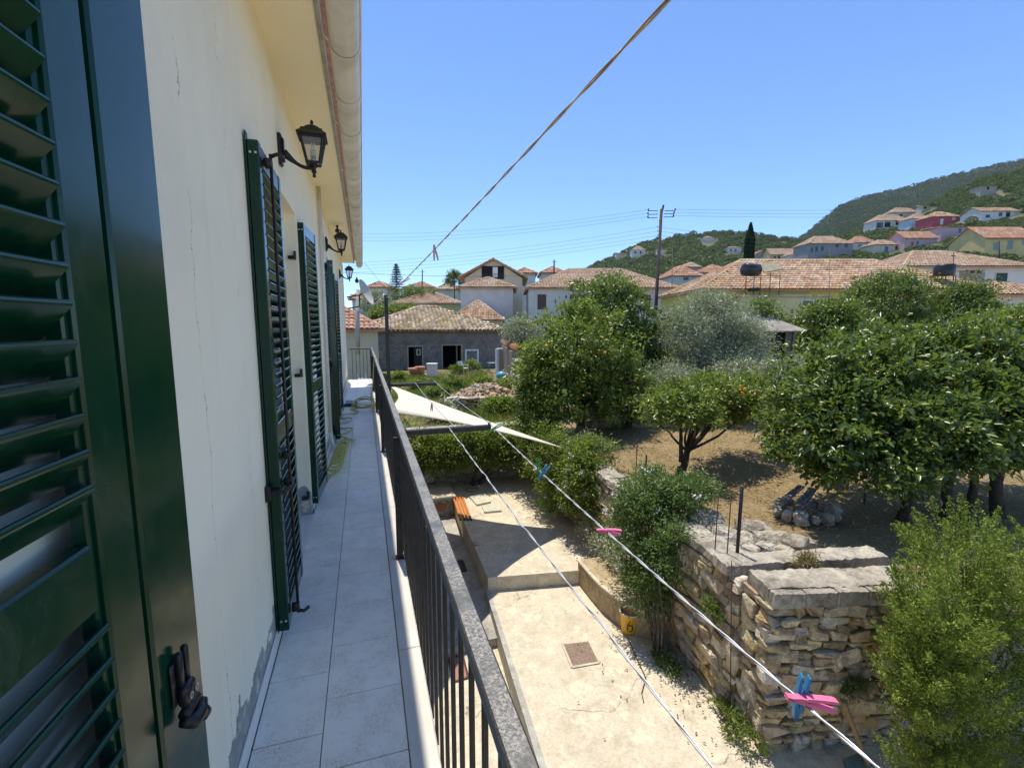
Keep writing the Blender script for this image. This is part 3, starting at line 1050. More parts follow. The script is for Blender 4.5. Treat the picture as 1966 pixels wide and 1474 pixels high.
# ------------------------------------------------------------------ wall lanterns
def lantern(y, label, z=0.0, x_off=0.0):
    L = empty('wall_lantern', label, 'wall lamp', (WX + x_off, y, 1.055 + z), 0, 'black lanterns along the house wall')
    m = MB(); m.box(0.0, 0.022, -0.035, 0.035, -0.095, 0.095, 0.008); m.box(0.022, 0.034, -0.024, 0.024, -0.07, 0.07, 0.008)
    m.build('back_plate', BLACK, L)
    m = MB()
    pts = []
    for k in range(11):
        t = k / 10
        pts.append((0.03 + 0.17 * t, 0, -0.015 - 0.075 * math.sin(t * math.pi * 0.5) - 0.012 * math.sin(t * math.pi)))
    m.tube(pts, [0.026 - 0.015 * min(1, k / 4) for k in range(11)], 10)
    m.build('arm', BLACK, L, True)
    cx = 0.20
    m = MB()
    m.lathe([(0.0, -0.150), (0.008, -0.146), (0.012, -0.138), (0.007, -0.128), (0.014, -0.118), (0.016, -0.108), (0.010, -0.096), (0.020, -0.085), (0.032, -0.078), (0.034, -0.070), (0.0, -0.069)], 14, (cx, 0, 0))
    m.build('finial_base', BLACK, L, True)
    # tapered four-sided cage
    b, t_, z0, z1 = 0.036, 0.066, -0.068, 0.085
    m = MB()
    for sx in (-1, 1):
        for sy in (-1, 1):
            m.beam((cx + sx * b, sy * b, z0), (cx + sx * t_, sy * t_, z1), 0.011, 0.011)
    for zz, hw in ((z0 + 0.004, b + 0.003), (z1 - 0.004, t_ + 0.004)):
        for sgn in (-1, 1):
            m.box(cx - hw, cx + hw, sgn * hw - 0.006, sgn * hw + 0.006, zz - 0.007, zz + 0.007)
            m.box(cx + sgn * hw - 0.0055, cx + sgn * hw + 0.0055, -hw + 0.0065, hw - 0.0065, zz - 0.0065, zz + 0.0065)
    m.build('cage', BLACK, L)
    for s in range(4):
        a = s * math.pi / 2
        c_, s_ = math.cos(a), math.sin(a)
        q = [(b - .002, -b), (b - .002, b), (t_ - .002, t_), (t_ - .002, -t_)]
        zz = [z0, z0, z1, z1]
        m = MB()
        m.add([(cx + u * c_ - v * s_, u * s_ + v * c_, z_) for (u, v), z_ in zip(q, zz)], [(0, 1, 2, 3)])
        m.build('glass_pane', GLASS, L)
    q4 = math.pi / 4
    m = MB()
    r2 = math.sqrt(2)
    m.lathe([(0.0, 0.088), (0.086 * r2, 0.088), (0.086 * r2, 0.100), (0.078 * r2, 0.106), (0.066 * r2, 0.118), (0.060 * r2, 0.132)], 4, (cx, 0, 0), q4)
    m.lathe([(0.055, 0.130), (0.055, 0.138), (0.046, 0.152), (0.030, 0.160), (0.012, 0.163), (0.007, 0.172), (0.011, 0.180), (0.008, 0.190), (0.0, 0.200)], 16, (cx, 0, 0))
    m.build('roof_cap', BLACK, L)
    m = MB(); m.lathe([(0.0, -0.07), (0.016, -0.068), (0.016, -0.02), (0.0, -0.018)], 12, (cx, 0, 0))
    m.build('lamp_holder', SCREW, L, True)
    m = MB(); m.lathe([(0.014, -0.018), (0.019, -0.008), (0.019, 0.012), (0.012, 0.018), (0.0, 0.018)], 12, (cx, 0, 0))
    for dx in (-0.008, 0.008):
        m.tube([(cx + dx, -0.006, 0.015), (cx + dx, -0.006, 0.05), (cx + dx, 0.0, 0.058), (cx + dx, 0.006, 0.05), (cx + dx, 0.006, 0.015)], 0.0045, 8)
    m.build('bulb', BULB, L, True)
    return L


lantern(3.36, 'black wall lantern above the first doorway, large in view', 0.02)
lantern(6.90, 'black wall lantern between the pipes and the half open shutter', 0.01, 0.02)
lantern(10.4, 'smallest black wall lantern near the far end of the house', -0.03, 0.03)

# small camera under the eave and the one at the wall end
def cctv(loc, label, sc=1.0):
    c = empty('security_camera', label, 'camera', loc)
    m = MB(); m.box(-0.02, 0.02, -0.02, 0.02, 0.05, 0.075, 0.004); m.tube([(0, 0, 0.055), (0, -0.01, 0.02)], 0.012, 8)
    m.build('bracket', BLACK, c)
    m = MB(); m.tube([(0.0, 0.09 * sc, 0.02), (0.0, 0.03, 0.005), (0.0, -0.06 * sc, -0.02), (0, -0.075 * sc, -0.025)], [0.028 * sc, 0.034 * sc, 0.034 * sc, 0.026 * sc], 12)
    m.build('housing', BLACK, c, True)
    m = MB(); m.tube([(0, -0.074 * sc, -0.0245), (0, -0.082 * sc, -0.027)], 0.02 * sc, 12)
    m.build('lens', GLASSD, c, True)


cctv((-0.33, 8.1, 1.47), 'small black security camera tucked under the eave soffit')
cctv((-0.10, 11.9, 1.03), 'black security camera beside the farthest lantern', 1.3)

# satellite dish at the far corner of the house
dc = at(697, 563, 12.6)
dish = empty('satellite_dish', 'pale satellite dish fixed at the far corner of the house', 'satellite dish', dc)
m = MB()
prof = [(0.0, 0.0)] + [(0.36 * k / 8, 0.10 * (k / 8) ** 2) for k in range(1, 9)] + [(0.362, 0.108), (0.35, 0.106)] + [(0.36 * k / 8, 0.10 * (k / 8) ** 2 + 0.008) for k in range(7, -1, -1)]
m.lathe([(max(r_, 0.001), z_) for r_, z_ in prof], 28)
dr = m.build('reflector', M('dish_grey_paint', (0.52, 0.50, 0.44), 0.55, (0.44, 0.42, 0.36), 5.0), dish, True, (0, 0, 0))
dr.rotation_euler = Vector((0.86, -0.30, 0.40)).to_track_quat('Z', 'Y').to_euler()
m = MB(); m.tube([(0, 0, 0), (-0.12, 0.10, -0.05), (-0.42, 0.15, -0.10)], 0.018, 8)
m.tube([(-0.1, 0.1, -0.05), (-0.1, 0.1, -0.35), (-0.4, 0.16, -0.4)], 0.018, 8)
m.build('mount', BLACKP, dish, True)
m = MB(); m.tube([(0.0, -0.02, -0.33), (0.28, -0.28, -0.30), (0.48, -0.42, -0.12)], 0.012, 8)
m.tube([(0.46, -0.40, -0.13), (0.53, -0.46, -0.06)], 0.03, 10)
m.build('feed_arm', SCREW, dish, True)

# ------------------------------------------------------------------ clothes-drying arms, rope post, lines and pegs
def arm(y, label):
    a = empty('drying_rack_arm', label, 'metal arm', (0.232, y, -0.675))
    m = MB(); m.box(0.0, 0.55, -0.0175, 0.0175, -0.0175, 0.0175, 0.003)
    m.build('bar', BLACKP, a)
    m = MB(); m.box(0.532, 0.548, -0.008, 0.008, 0.0178, 0.034, 0.002)
    m.build('lug', BLACKP, a)
    m = MB(); m.box(-0.004, 0.0, -0.04, 0.04, -0.05, 0.03)
    m.build('fixing_plate', BLACKP, a)


arm(2.95, 'black steel clothesline arm nearer of the two, sticking out from the handrail')
arm(5.37, 'black steel clothesline arm farther of the two, beside the tall post')
arm(-1.6, 'black steel clothesline arm carrying the near ends of the washing lines')
pst = empty('clothesline_post', 'tall thin black post rising from the balcony handrail', 'post', (0.25, 5.37, -0.70))
m = MB(); m.box(-0.019, 0.019, -0.019, 0.019, -0.10, 1.01, 0.003)
m.build('shaft', BLACKP, pst)
m = MB(); m.box(-0.021, 0.021, -0.021, 0.021, 1.0105, 1.02, 0.002); m.tube([(-0.02, 0, 0.98), (0.03, 0, 0.98)], 0.006, 8)
m.build('cap', BLACKP, pst)


def strand(p0, p1, sag, r, tw, n, name, mat, label, cat, mat2=None, kinks=()):
    p0, p1 = Vector(p0), Vector(p1)
    o = empty(name, label, cat, p0)
    d = (p1 - p0)
    sd = d.cross(Vector((0, 0, 1))).normalized()
    for ph, mt in ((0, mat), (math.pi, mat2 or mat)):
        pts = []
        for k in range(n + 1):
            t = k / n
            q = d * t + Vector((0, 0, -4 * sag * t * (1 - t)))
            for kt, ka in kinks:
                q += (sd * 0.6 + Vector((0, 0, 1))) * ka * math.exp(-((t - kt) / 0.01) ** 2)
            a = ph + tw * t * 2 * math.pi
            q += sd * math.cos(a) * r * 1.02 + Vector((0, 0, 1)) * math.sin(a) * r * 1.02
            pts.append(q)
        m = MB(); m.tube(pts, r, 6)
        m.build('strand', mt, o, True)
    return o


strand((0.50, -1.6, -0.66), (0.50, 2.95, -0.655), 0.035, 0.0019, 20, 260, 'washing_line', WIRE,
       'twisted silver washing line without pegs over the concrete courtyard', 'washing line', kinks=((0.55, 0.004), (0.68, -0.005), (0.79, 0.004), (0.9, 0.004)))
strand((0.770, -1.6, -0.66), (0.770, 2.95, -0.645), 0.060, 0.0021, 25, 220, 'washing_line', WIRE,
       'silver washing line carrying blue, pink and green pegs', 'washing line')
strand((0.54, 2.95, -0.655), (0.54, 5.37, -0.655), 0.02, 0.0018, 30, 90, 'washing_line', WIRE,
       'washing line between the two arms with one red-brown peg', 'washing line')
strand((0.770, 2.95, -0.645), (0.755, 5.37, -0.640), 0.02, 0.0018, 30, 90, 'washing_line', WIRE,
       'washing line between the outer ends of the two arms', 'washing line')
ropeN = Vector(at(1275, 0, 0.62))
ropeF = Vector((0.25, 5.36, 0.285))
rd = (ropeN - ropeF)
strand(ropeF, ropeN + rd * 0.12, 0.016, 0.0018, 17, 300, 'overhead_rope', ROPE,
       'twisted tan and white rope stretched across the sky from the black post', 'rope', ROPEW)
strand(Vector((0.25, 5.37, 0.285)), Vector(at(716, 583, 8.5)), 0.02, 0.0035, 20, 40, 'overhead_rope', ROPEW,
       'pale rope tail running from the black post towards the satellite dish', 'rope')


def on_rope(px):
    best = min(range(1001), key=lambda k: abs(px - proj_x(ropeF + rd * (k / 1000))))
    t = best / 1000
    return ropeF + rd * t + Vector((0, 0, -4 * 0.016 * t * (1 - t)))


def proj_x(p):
    p = np.array(p)
    return CX + FPX * (p @ rgt) / (p @ fwd)


def peg(loc, rot, mat, label, L=0.078, wd=0.011, opening=7.0, group=None):
    o = empty('clothes_peg', label, 'clothes peg', loc, 0, group)
    o.rotation_euler = rot
    for sgn in (-1, 1):
        m = MB()
        # tapered finger: wide jaw, thinner handle, small notch for the line
        pr = [(-0.42, 0.0020), (-0.40, 0.0052), (-0.15, 0.0066), (-0.05, 0.0050), (0.02, 0.0066), (0.30, 0.0060), (0.52, 0.0042), (0.58, 0.0022)]
        vs, fs = [], []
        for q, th in pr:
            z = q * L
            for yy in (-wd / 2, wd / 2):
                for xx in (0.0, th):
                    vs.append((sgn * (0.0012 + xx), yy, z))
        for i in range(len(pr) - 1):
            b = i * 4
            fs += [(b, b + 1, b + 5, b + 4), (b + 2, b + 6, b + 7, b + 3), (b, b + 4, b + 6, b + 2), (b + 1, b + 3, b + 7, b + 5)]
        e = (len(pr) - 1) * 4
        fs += [(0, 2, 3, 1), (e, e + 1, e + 3, e + 2)]
        m.add(vs, fs)
        m.build('finger', mat, o, False, None, (0, R(opening) * sgn * 1.0, 0))
    m = MB()
    for k in range(4):
        c = [(0.0045 * math.cos(a), -0.0035 + k * 0.0022, 0.0045 * math.sin(a)) for a in [2 * math.pi * i / 10 for i in range(11)]]
        m.tube(c, 0.0008, 5)
    m.build('spring', SCREW, o, True)
    return o


LY = lambda y, s=0.060, z0=-0.66, z1=-0.645: (0.770, y, z0 + (z1 - z0) * (y + 1.6) / 4.55 - 4 * s * ((y + 1.6) / 4.55) * (1 - (y + 1.6) / 4.55))
p = Vector(LY(0.60)); peg(p + Vector((0, 0.012, 0.0)), (R(4), R(6), R(-30)), BLUEPL, 'upright blue peg crossed with a pink peg, largest in view', 0.095, 0.013, 4)
peg(p + Vector((0.0, -0.004, 0.012)), (R(8), R(98), R(-14)), PINKPL, 'large pink peg lying across an upright blue peg', 0.092, 0.014, 8)
p = Vector(LY(1.36)); peg(p + Vector((0, 0, 0.004)), (R(0), R(95), R(-20)), PINKPL, 'lone pink peg lying level on the washing line', 0.085, 0.013, 6)
p = Vector(LY(1.97)); peg(p, (R(10), R(30), R(-20)), BLUEPL, 'blue peg leaning beside a green one on the line', 0.090, 0.013, 7)
peg(p + Vector((0, 0.05, 0.010)), (R(-6), R(-8), R(-25)), GREENPL, 'upright green peg beside a leaning blue one', 0.085, 0.012, 3)
p = Vector(LY(2.80)); peg(p + Vector((0.0, 0, 0.006)), (R(0), R(62), R(-10)), GREENPL, 'green peg clipped near the end of the nearer arm', 0.085, 0.012, 4)
peg((0.54, 4.02, -0.70), (R(180), R(4), R(10)), REDWOOD, 'small red-brown wooden peg hanging before the cream sail', 0.075, 0.011, 6)
p = on_rope(835); peg(p + Vector((0, 0, -0.012)), (R(180), R(-8), R(10)), PALEPINK, 'faded pink peg hanging upside down from the overhead rope', 0.075, 0.011, 9)
p = on_rope(775); peg(p, (R(0), R(60), R(20)), PALEPINK, 'faded pale peg lying along the overhead rope near the post', 0.10, 0.014, 3)

# ------------------------------------------------------------------ triangular shade sail
sT, sA, sB = Vector((4.16, 9.35, -2.73)), Vector((0.245, 13.0, -1.46)), Vector((0.245, 6.3, -1.13))
cen = (sT + sA + sB) / 3
NS, NR = 30, 14


def qb(a, b, pull, t):
    mid = (a + b) / 2
    c = mid + (cen - mid) * pull
    return a * (1 - t) ** 2 + c * 2 * t * (1 - t) + b * t * t


sv = []
for i in range(NS + 1):
    t = i / NS
    ea, eb = qb(sA, sT, 0.36, t), qb(sB, sT, 0.55, t)
    for j in range(NR + 1):
        r_ = j / NR
        q = ea.lerp(eb, r_)
        q = q + Vector((1, 0, 0)) * (0.35 * 4 * r_ * (1 - r_) * (1 - t) ** 2)
        q.z -= 0.10 * r_ * (1 - r_) * (1 - t) * 4 * 0.5
        q.z += 0.012 * math.sin(r_ * 9 + t * 3) * (1 - t)
        sv.append(q)
sf = [(i * (NR + 1) + j, i * (NR + 1) + j + 1, (i + 1) * (NR + 1) + j + 1, (i + 1) * (NR + 1) + j) for i in range(NS) for j in range(NR)]
sail = empty('shade_sail', 'cream triangular shade sail stretched over the courtyard', 'shade sail', sT)
m = MB(); m.add([v - sT for v in sv], sf)
so = m.build('cloth', SAIL, sail, True)
so.modifiers.new('thick', 'SOLIDIFY').thickness = 0.003
m = MB()
m.tube([qb(sA, sT, 0.36, k / 24) - sT for k in range(25)], 0.012, 6); m.tube([qb(sB, sT, 0.55, k / 24) - sT for k in range(25)], 0.012, 6)
m.build('hem', SAIL, sail, True)
m = MB(); m.tube([(0, 0, 0), (0.25, -0.05, -0.02), (0.62, -0.12, 0.02)], 0.006, 6)
m.build('guy_rope', ROPEW, sail, True)
m = MB(); m.tube([sA - sT, Vector((0.205, 13.05, -1.45)) - sT], 0.006, 6); m.tube([sB - sT, Vector((0.215, 6.27, -1.12)) - sT], 0.006, 6)
m.build('tie_cord', ROPEW, sail, True)

# ------------------------------------------------------------------ yellow hose on the balcony floor
pts = []
fz = FZ + 0.012
pts += [(-0.435, 5.02, fz + 0.34), (-0.432, 5.0, fz + 0.2), (-0.425, 4.96, fz + 0.03), (-0.40, 4.9, fz)]
nl = 9
for k in range(nl * 16):
    t = k / (nl * 16)
    a = 2 * math.pi * k / 16
    pts.append((-0.335 + 0.05 * t + 0.075 * math.cos(a), 4.95 + 1.15 * t + 0.05 * math.sin(a), fz + 0.075 + 0.070 * math.sin(a + 0.6) * (1 - 0.3 * t)))
for k in range(90):
    t = k / 90
    pts.append((-0.33 + 0.13 * math.sin(t * 22) + 0.06 * math.sin(t * 9), 6.25 + 2.5 * t, fz + 0.015 * (1 + math.sin(t * 40))))
for k in range(110):
    a = 2 * math.pi * k / 22
    rr = 0.20 + 0.03 * math.sin(k * 0.31)
    pts.append((-0.06 + 0.02 * math.sin(k * .13) + rr * math.cos(a), 9.25 + 0.6 * rr / 0.22 * math.sin(a), fz + 0.0008 * k + 0.02 * (1 + math.sin(k * 0.5))))
pts += [(0.10, 9.5, fz + 0.1), (0.14, 9.5, fz + 0.4), (0.165, 9.5, -0.80), (0.178, 9.5, -0.66), (0.205, 9.5, -0.625), (0.24, 9.5, -0.65), (0.262, 9.5, -0.80), (0.27, 9.45, -1.05)]
hm = MB(); hm.tube(pts, 0.0095, 7)
o = hm.build('garden_hose', HOSE, None, True)
tag(o, 'long yellow garden hose coiled along the balcony floor', 'hose')
m = MB()
m.add([(0, 0, 0), (0.24, 0.05, 0), (0.26, 0.5, 0), (0.02, 0.42, 0), (0.02, 0.03, 0.05), (0.22, 0.08, 0.06), (0.22, 0.44, 0.05), (0.05, 0.38, 0.07)],
      [(3, 2, 1, 0), (4, 5, 6, 7), (0, 1, 5, 4), (1, 2, 6, 5), (2, 3, 7, 6), (3, 0, 4, 7)])
o = m.build('rubber_mat', BLACKP, None, False, (-0.42, 9.3, FZ + 0.002)); tag(o, 'folded black rubber mat under the hose coil', 'mat')
m = MB(); m.box(0, 0.05, 0, 0.06, 0, 0.10, 0.006); m.tube([(0.02, 0.03, 0.0), (0.025, 0.03, -0.06)], 0.014, 8); m.tube([(0.05, 0.03, 0.06), (0.085, 0.03, 0.06)], 0.012, 8)
o = m.build('wall_tap', GUTTER, None, False, (WX + 0.001, 4.99, FZ + 0.38)); tag(o, 'small grey tap on the wall feeding the yellow hose', 'tap')

# ================================================================== STONE WALLS
def stone_variants(n, seed, jit=0.16):
    r = random.Random(seed)
    out = []
    for k in range(n):
        vs, fs = chamfer(-.5, .5, -.5, .5, -.5, .5, r.uniform(.04, .11))
        tx, tz = r.uniform(-.18, .18), r.uniform(-.2, .2)
        cj = {}
        q = []
        for x, y, z in vs:
            key = (x > 0, y > 0, z > 0)
            if key not in cj:
                cj[key] = (r.uniform(-jit, jit) * .6, r.uniform(-jit, jit) * .7, r.uniform(-jit, jit) * .9)
            j = cj[key]
            q.append((x + j[0] + tx * z * .3 + r.uniform(-.02, .02), y + j[1] + r.uniform(-.02, .02), z + j[2] + tz * x * .25 + r.uniform(-.02, .02)))
        m = MB(); m.add(q, fs)
        me = m.mesh('stone')
        me.materials.append(STONE)
        out.append(me)
    return out


STONES = stone_variants(22, 3, 0.24)


def stones(parent, p0, p1, z0, z1, h0, h1, w0, w1, depth=0.16, proud=0.03, seed=1, skip=None, limit=300):
    """courses of rubble on the face that runs from p0 to p1; the face looks to the right of that direction"""
    r = random.Random(seed)
    p0, p1 = Vector((p0[0], p0[1], 0)), Vector((p1[0], p1[1], 0))
    d = p1 - p0
    L = d.length
    d.normalize()
    nrm = Vector((d.y, -d.x, 0))
    ang = math.atan2(d.y, d.x)
    z = z0
    n = 0
    off = parent.matrix_basis.inverted() if parent else Matrix()
    while z < z1 - 0.03 and n < limit:
        h = min(r.uniform(h0, h1), z1 - z)
        if z1 - z - h < 0.05:
            h = z1 - z
        u = -r.uniform(0, 0.08)
        while u < L - 0.02 and n < limit:
            w = r.uniform(w0, w1) * (0.6 + 0.8 * h / h1)
            if u + w > L:
                w = L - u + r.uniform(0, .03)
            parts_ = [(0.0, 1.0)]
            if h > (h0 + h1) / 2 and r.random() < 0.4:
                k_ = r.uniform(.38, .62)
                parts_ = [(0.0, k_), (k_, 1.0)]
            for a_, b_ in parts_:
                hh = h * (b_ - a_) * r.uniform(0.82, 1.0)
                c = p0 + d * (u + w / 2 + r.uniform(-.01, .01)) + nrm * (proud - depth / 2 + r.uniform(-.028, .026))
                c.z = z + h * (a_ + b_) / 2 + r.uniform(-.012, .012)
                if skip and skip(c):
                    continue
                o = link('stone', r.choice(STONES), None, parent)
                Mx = Matrix.Translation(c) @ Matrix.Rotation(ang + r.uniform(-.07, .07), 4, 'Z') @ Matrix.Rotation(r.uniform(-.10, .10), 4, 'Y')
                if r.random() < 0.5:
                    Mx = Mx @ Matrix.Rotation(math.pi, 4, 'Z')
                o.matrix_basis = off @ Mx @ Matrix.Diagonal((w * r.uniform(.88, 1.0), depth, hh, 1))
                n += 1
            u += w
        z += h
    return n


def rough_slab(x0, x1, y0, y1, z0, z1, seed, step=0.05, amp=0.010, edge=0.014):
    """a cast slab with an uneven top and nibbled edges"""
    r = random.Random(seed)
    nx, ny = max(2, int((x1 - x0) / step)), max(2, int((y1 - y0) / step))
    V, F = [], []
    ph = [r.uniform(0, 6) for _ in range(6)]
    for lay in (1, 0):
        for j in range(ny + 1):
            for i in range(nx + 1):
                x, y = x0 + (x1 - x0) * i / nx, y0 + (y1 - y0) * j / ny
                ed = i in (0, nx) or j in (0, ny)
                z = z1 if lay else z0
                if lay:
                    z += amp * (math.sin(x * 7 + ph[0]) * math.sin(y * 9 + ph[1]) + r.uniform(-.5, .5)) - (edge * r.random() if ed else 0)
                if i in (0, nx):
                    x += r.uniform(-edge, edge) * .6 + (edge * (1 if i == 0 else -1) * lay * r.random())
                if j in (0, ny):
                    y += r.uniform(-edge, edge) * .6 + (edge * (1 if j == 0 else -1) * lay * r.random())
                V.append((x, y, z))
    n1 = (nx + 1) * (ny + 1)
    ix = lambda i, j, l: (0 if l else n1) + j * (nx + 1) + i
    for j in range(ny):
        for i in range(nx):
            F.append((ix(i, j, 1), ix(i + 1, j, 1), ix(i + 1, j + 1, 1), ix(i, j + 1, 1)))
            F.append((ix(i, j, 0), ix(i, j + 1, 0), ix(i + 1, j + 1, 0), ix(i + 1, j, 0)))
    for i in range(nx):
        F.append((ix(i, 0, 0), ix(i + 1, 0, 0), ix(i + 1, 0, 1), ix(i, 0, 1)))
        F.append((ix(i + 1, ny, 0), ix(i, ny, 0), ix(i, ny, 1), ix(i + 1, ny, 1)))
    for j in range(ny):
        F.append((ix(0, j + 1, 0), ix(0, j, 0), ix(0, j, 1), ix(0, j + 1, 1)))
        F.append((ix(nx, j, 0), ix(nx, j + 1, 0), ix(nx, j + 1, 1), ix(nx, j, 1)))
    m = MB(); m.add(V, F)
    return m


# ---- stone pier with concrete cap in front of the garden wall
pier = empty('stone_pier', 'broad rubble stone pier with flat concrete cap at courtyard corner', 'stone wall', (4.9, 3.8, ZL))
pp = pier.location
m = MB(); m.prism([(4.12, 3.64), (5.72, 3.24), (5.84, 3.72), (4.16, 4.10)], ZL - 0.3, -2.99)
o = m.build('core', MORTAR, pier); o.location = -pp
stones(pier, (4.06, 3.60), (5.74, 3.18), ZL - 0.02, -2.99, 0.08, 0.19, 0.10, 0.30, seed=11, proud=0.018)
stones(pier, (4.12, 4.06), (4.04, 3.62), ZL - 0.02, -2.99, 0.10, 0.20, 0.16, 0.34, seed=12, proud=0.018)
cu = Vector((1.66, -0.415, 0)).normalized()
ca = math.atan2(cu.y, cu.x)
for k in range(5):
    m = rough_slab(0.005, 0.353, 0.0, 0.10, -0.165, 0.0, 700 + k, 0.03, 0.004, 0.008)
    b_ = m.build('cap_block', COPING, pier)
    b_.location = Vector((4.03, 3.575, -2.822)) + cu * 0.356 * k - pp
    b_.rotation_euler = (random.uniform(-.01, .01), random.uniform(-.008, .008), ca)
m = rough_slab(0.0, 1.80, 0.102, 0.50, -0.16, 0.008, 710, 0.04, 0.010, 0.016)
b_ = m.build('cap_slab', COPING, pier); b_.location = Vector((4.03, 3.575, -2.822)) - pp; b_.rotation_euler = (0, 0, ca)

# ---- garden wall between courtyard and orchard
gw = empty('garden_wall', 'long rubble retaining wall between courtyard and orchard', 'stone wall', (4.3, 8.0, ZL))
gp = gw.location
m = MB(); m.prism([(wall_x(4.1) + 0.03, 4.10), (wall_x(4.1) + 0.42, 4.10), (wall_x(12.7) + 0.42, 12.7), (wall_x(12.7) + 0.03, 12.7)], ZL - 0.3, -2.97)
o = m.build('core', MORTAR, gw); o.location = -gp
stones(gw, (wall_x(8.2) - .0, 8.2), (wall_x(4.1) - .0, 4.10), ZL, -2.96, 0.10, 0.22, 0.16, 0.46, seed=21, limit=220, proud=0.018)
stones(gw, (wall_x(12.6) - .0, 12.6), (wall_x(8.2) - .0, 8.2), ZL, -2.96, 0.16, 0.28, 0.25, 0.55, seed=22, limit=110)
y = 4.45
while y < 12.4:
    L_ = random.uniform(0.5, 0.9)
    m = rough_slab(-0.02, 0.44, 0, L_ - 0.015, -0.10, 0.0, int(y * 100), 0.06, 0.012, 0.022)
    b_ = m.build('coping_slab', COPING, gw)
    b_.location = Vector((wall_x(y) - 0.01, y, -2.862 + random.uniform(-.012, .012))) - gp
    b_.rotation_euler = (random.uniform(-.015, .015), random.uniform(-.02, .02), R(-3.1))
    y += L_

# second coping strip right behind the pier
cw = empty('coping_wall', 'long weathered concrete coping behind the pier cap', 'wall', (5.0, 4.2, -3.2))
m = rough_slab(0.0, 1.05, 0, 0.30, -0.13, 0.0, 711, 0.04)
b_ = m.build('coping_slab', COPING, cw); b_.location = Vector((4.00, 4.24, -2.835)) - cw.location; b_.rotation_euler = (0, 0.004, R(-11))
m = rough_slab(0.0, 1.08, 0, 0.30, -0.13, 0.0, 712, 0.04)
b_ = m.build('coping_slab', COPING, cw); b_.location = Vector((5.045, 4.035, -2.845)) - cw.location; b_.rotation_euler = (0, -0.006, R(-11))
m = MB(); m.prism([(4.08, 4.30), (6.06, 3.90), (6.10, 4.08), (4.12, 4.47)], -4.7, -2.985)
o = m.build('base', MORTAR, cw); o.location = -cw.location

# parapet running on to the right behind the conifers
pw = empty('side_wall', 'low plastered wall with stone coping behind the conifer shrubs', 'wall', (7.5, 2.8, ZL))
m = MB(); m.prism([(5.86, 3.20), (10.5, 2.05), (10.6, 2.40), (5.90, 3.56)], ZL - 0.3, -3.25)
o = m.build('body', CEMENT_G, pw); o.location = -pw.location
cu2 = Vector((4.64, -1.15, 0)).normalized()
for k in range(6):
    m = MB(); m.box(0.01, 0.77, -0.05, 0.40, -0.10, 0.0, 0.02)
    b_ = m.build('coping_slab', COPING, pw)
    b_.location = Vector((5.87, 3.20, -3.145 + random.uniform(-.01, .01))) + cu2 * 0.79 * k - pw.location
    b_.rotation_euler = (0, 0, math.atan2(cu2.y, cu2.x))

# ---- back wall of the courtyard behind the hedge
bw = empty('back_wall', 'low stone wall behind the leafy hedge', 'stone wall', (3.3, 12.85, ZU))
m = MB(); m.box(-0.44, 5.0, 12.80, 13.16, -5.2, -2.98)
o = m.build('core', MORTAR, bw); o.location = -bw.location
stones(bw, (0.0, 12.78), (4.9, 12.78), ZU - .4, -2.98, 0.15, 0.26, 0.22, 0.5, seed=31, limit=110)
x = -0.4
while x < 4.95:
    L_ = random.uniform(0.55, 0.95)
    m = MB(); m.box(0, L_ - 0.02, -0.04, 0.42, -0.10, 0.0, 0.02)
    b_ = m.build('coping_slab', COPING, bw)
    b_.location = Vector((x, 12.77, -2.875 + random.uniform(-.012, .012))) - bw.location
    x += L_

# ---- tall boundary wall of the orchard, running away from the viewer, with tile coping
tw = empty('boundary_wall', 'tall old stone wall with clay tile coping beside the orange trees', 'stone wall', (5.6, 20, OZ))
w0_, w1_ = Vector((5.05, 14.0, 0)), Vector((8.0, 27.5, 0))
dW = (w1_ - w0_).normalized(); nW = Vector((dW.y, -dW.x, 0))
segs = [(0.0, 3.2, -2.05), (3.2, 7.0, -1.55), (7.0, 13.8, -1.25)]
m = MB()
for a, b, zt in segs:
    q0, q1 = w0_ + dW * a, w0_ + dW * b
    m.prism([(q0.x, q0.y), (q0.x + nW.x * .4, q0.y + nW.y * .4), (q1.x + nW.x * .4, q1.y + nW.y * .4), (q1.x, q1.y)], OZ - 0.6, zt)
o = m.build('core', MORTAR, tw); o.location = -tw.location
for i, (a, b, zt) in enumerate(segs):
    q0, q1 = w0_ + dW * b, w0_ + dW * a
    stones(tw, q0, q1, OZ - 0.35, zt, 0.14, 0.24, 0.22, 0.42, seed=41 + i, limit=95, proud=0.0 + 0.03)
q0 = w0_
stones(tw, (w0_.x, w0_.y), (w0_.x + nW.x * .4, w0_.y + nW.y * .4), OZ - 0.3, -2.05, 0.14, 0.22, 0.18, 0.3, seed=47, limit=20)
for k in range(16):
    u = 7.0 + k * 0.42
    q = w0_ + dW * u + nW * 0.2
    b_ = link('coping_tile', tile_me, TERRA, tw, (q - tw.location))
    b_.location.z = -1.25 + 0.06 - tw.location.z + random.uniform(-.02, .03)
    b_.rotation_euler = (random.uniform(-.1, .1), random.uniform(-.2, .1), math.atan2(dW.y, dW.x) + math.pi + random.uniform(-.25, .25))
    b_.scale = (1.0, 1.9, 1.2)

# ================================================================== VEGETATION
def unit(a):
    return a / np.maximum(np.linalg.norm(a, axis=1, keepdims=True), 1e-6)


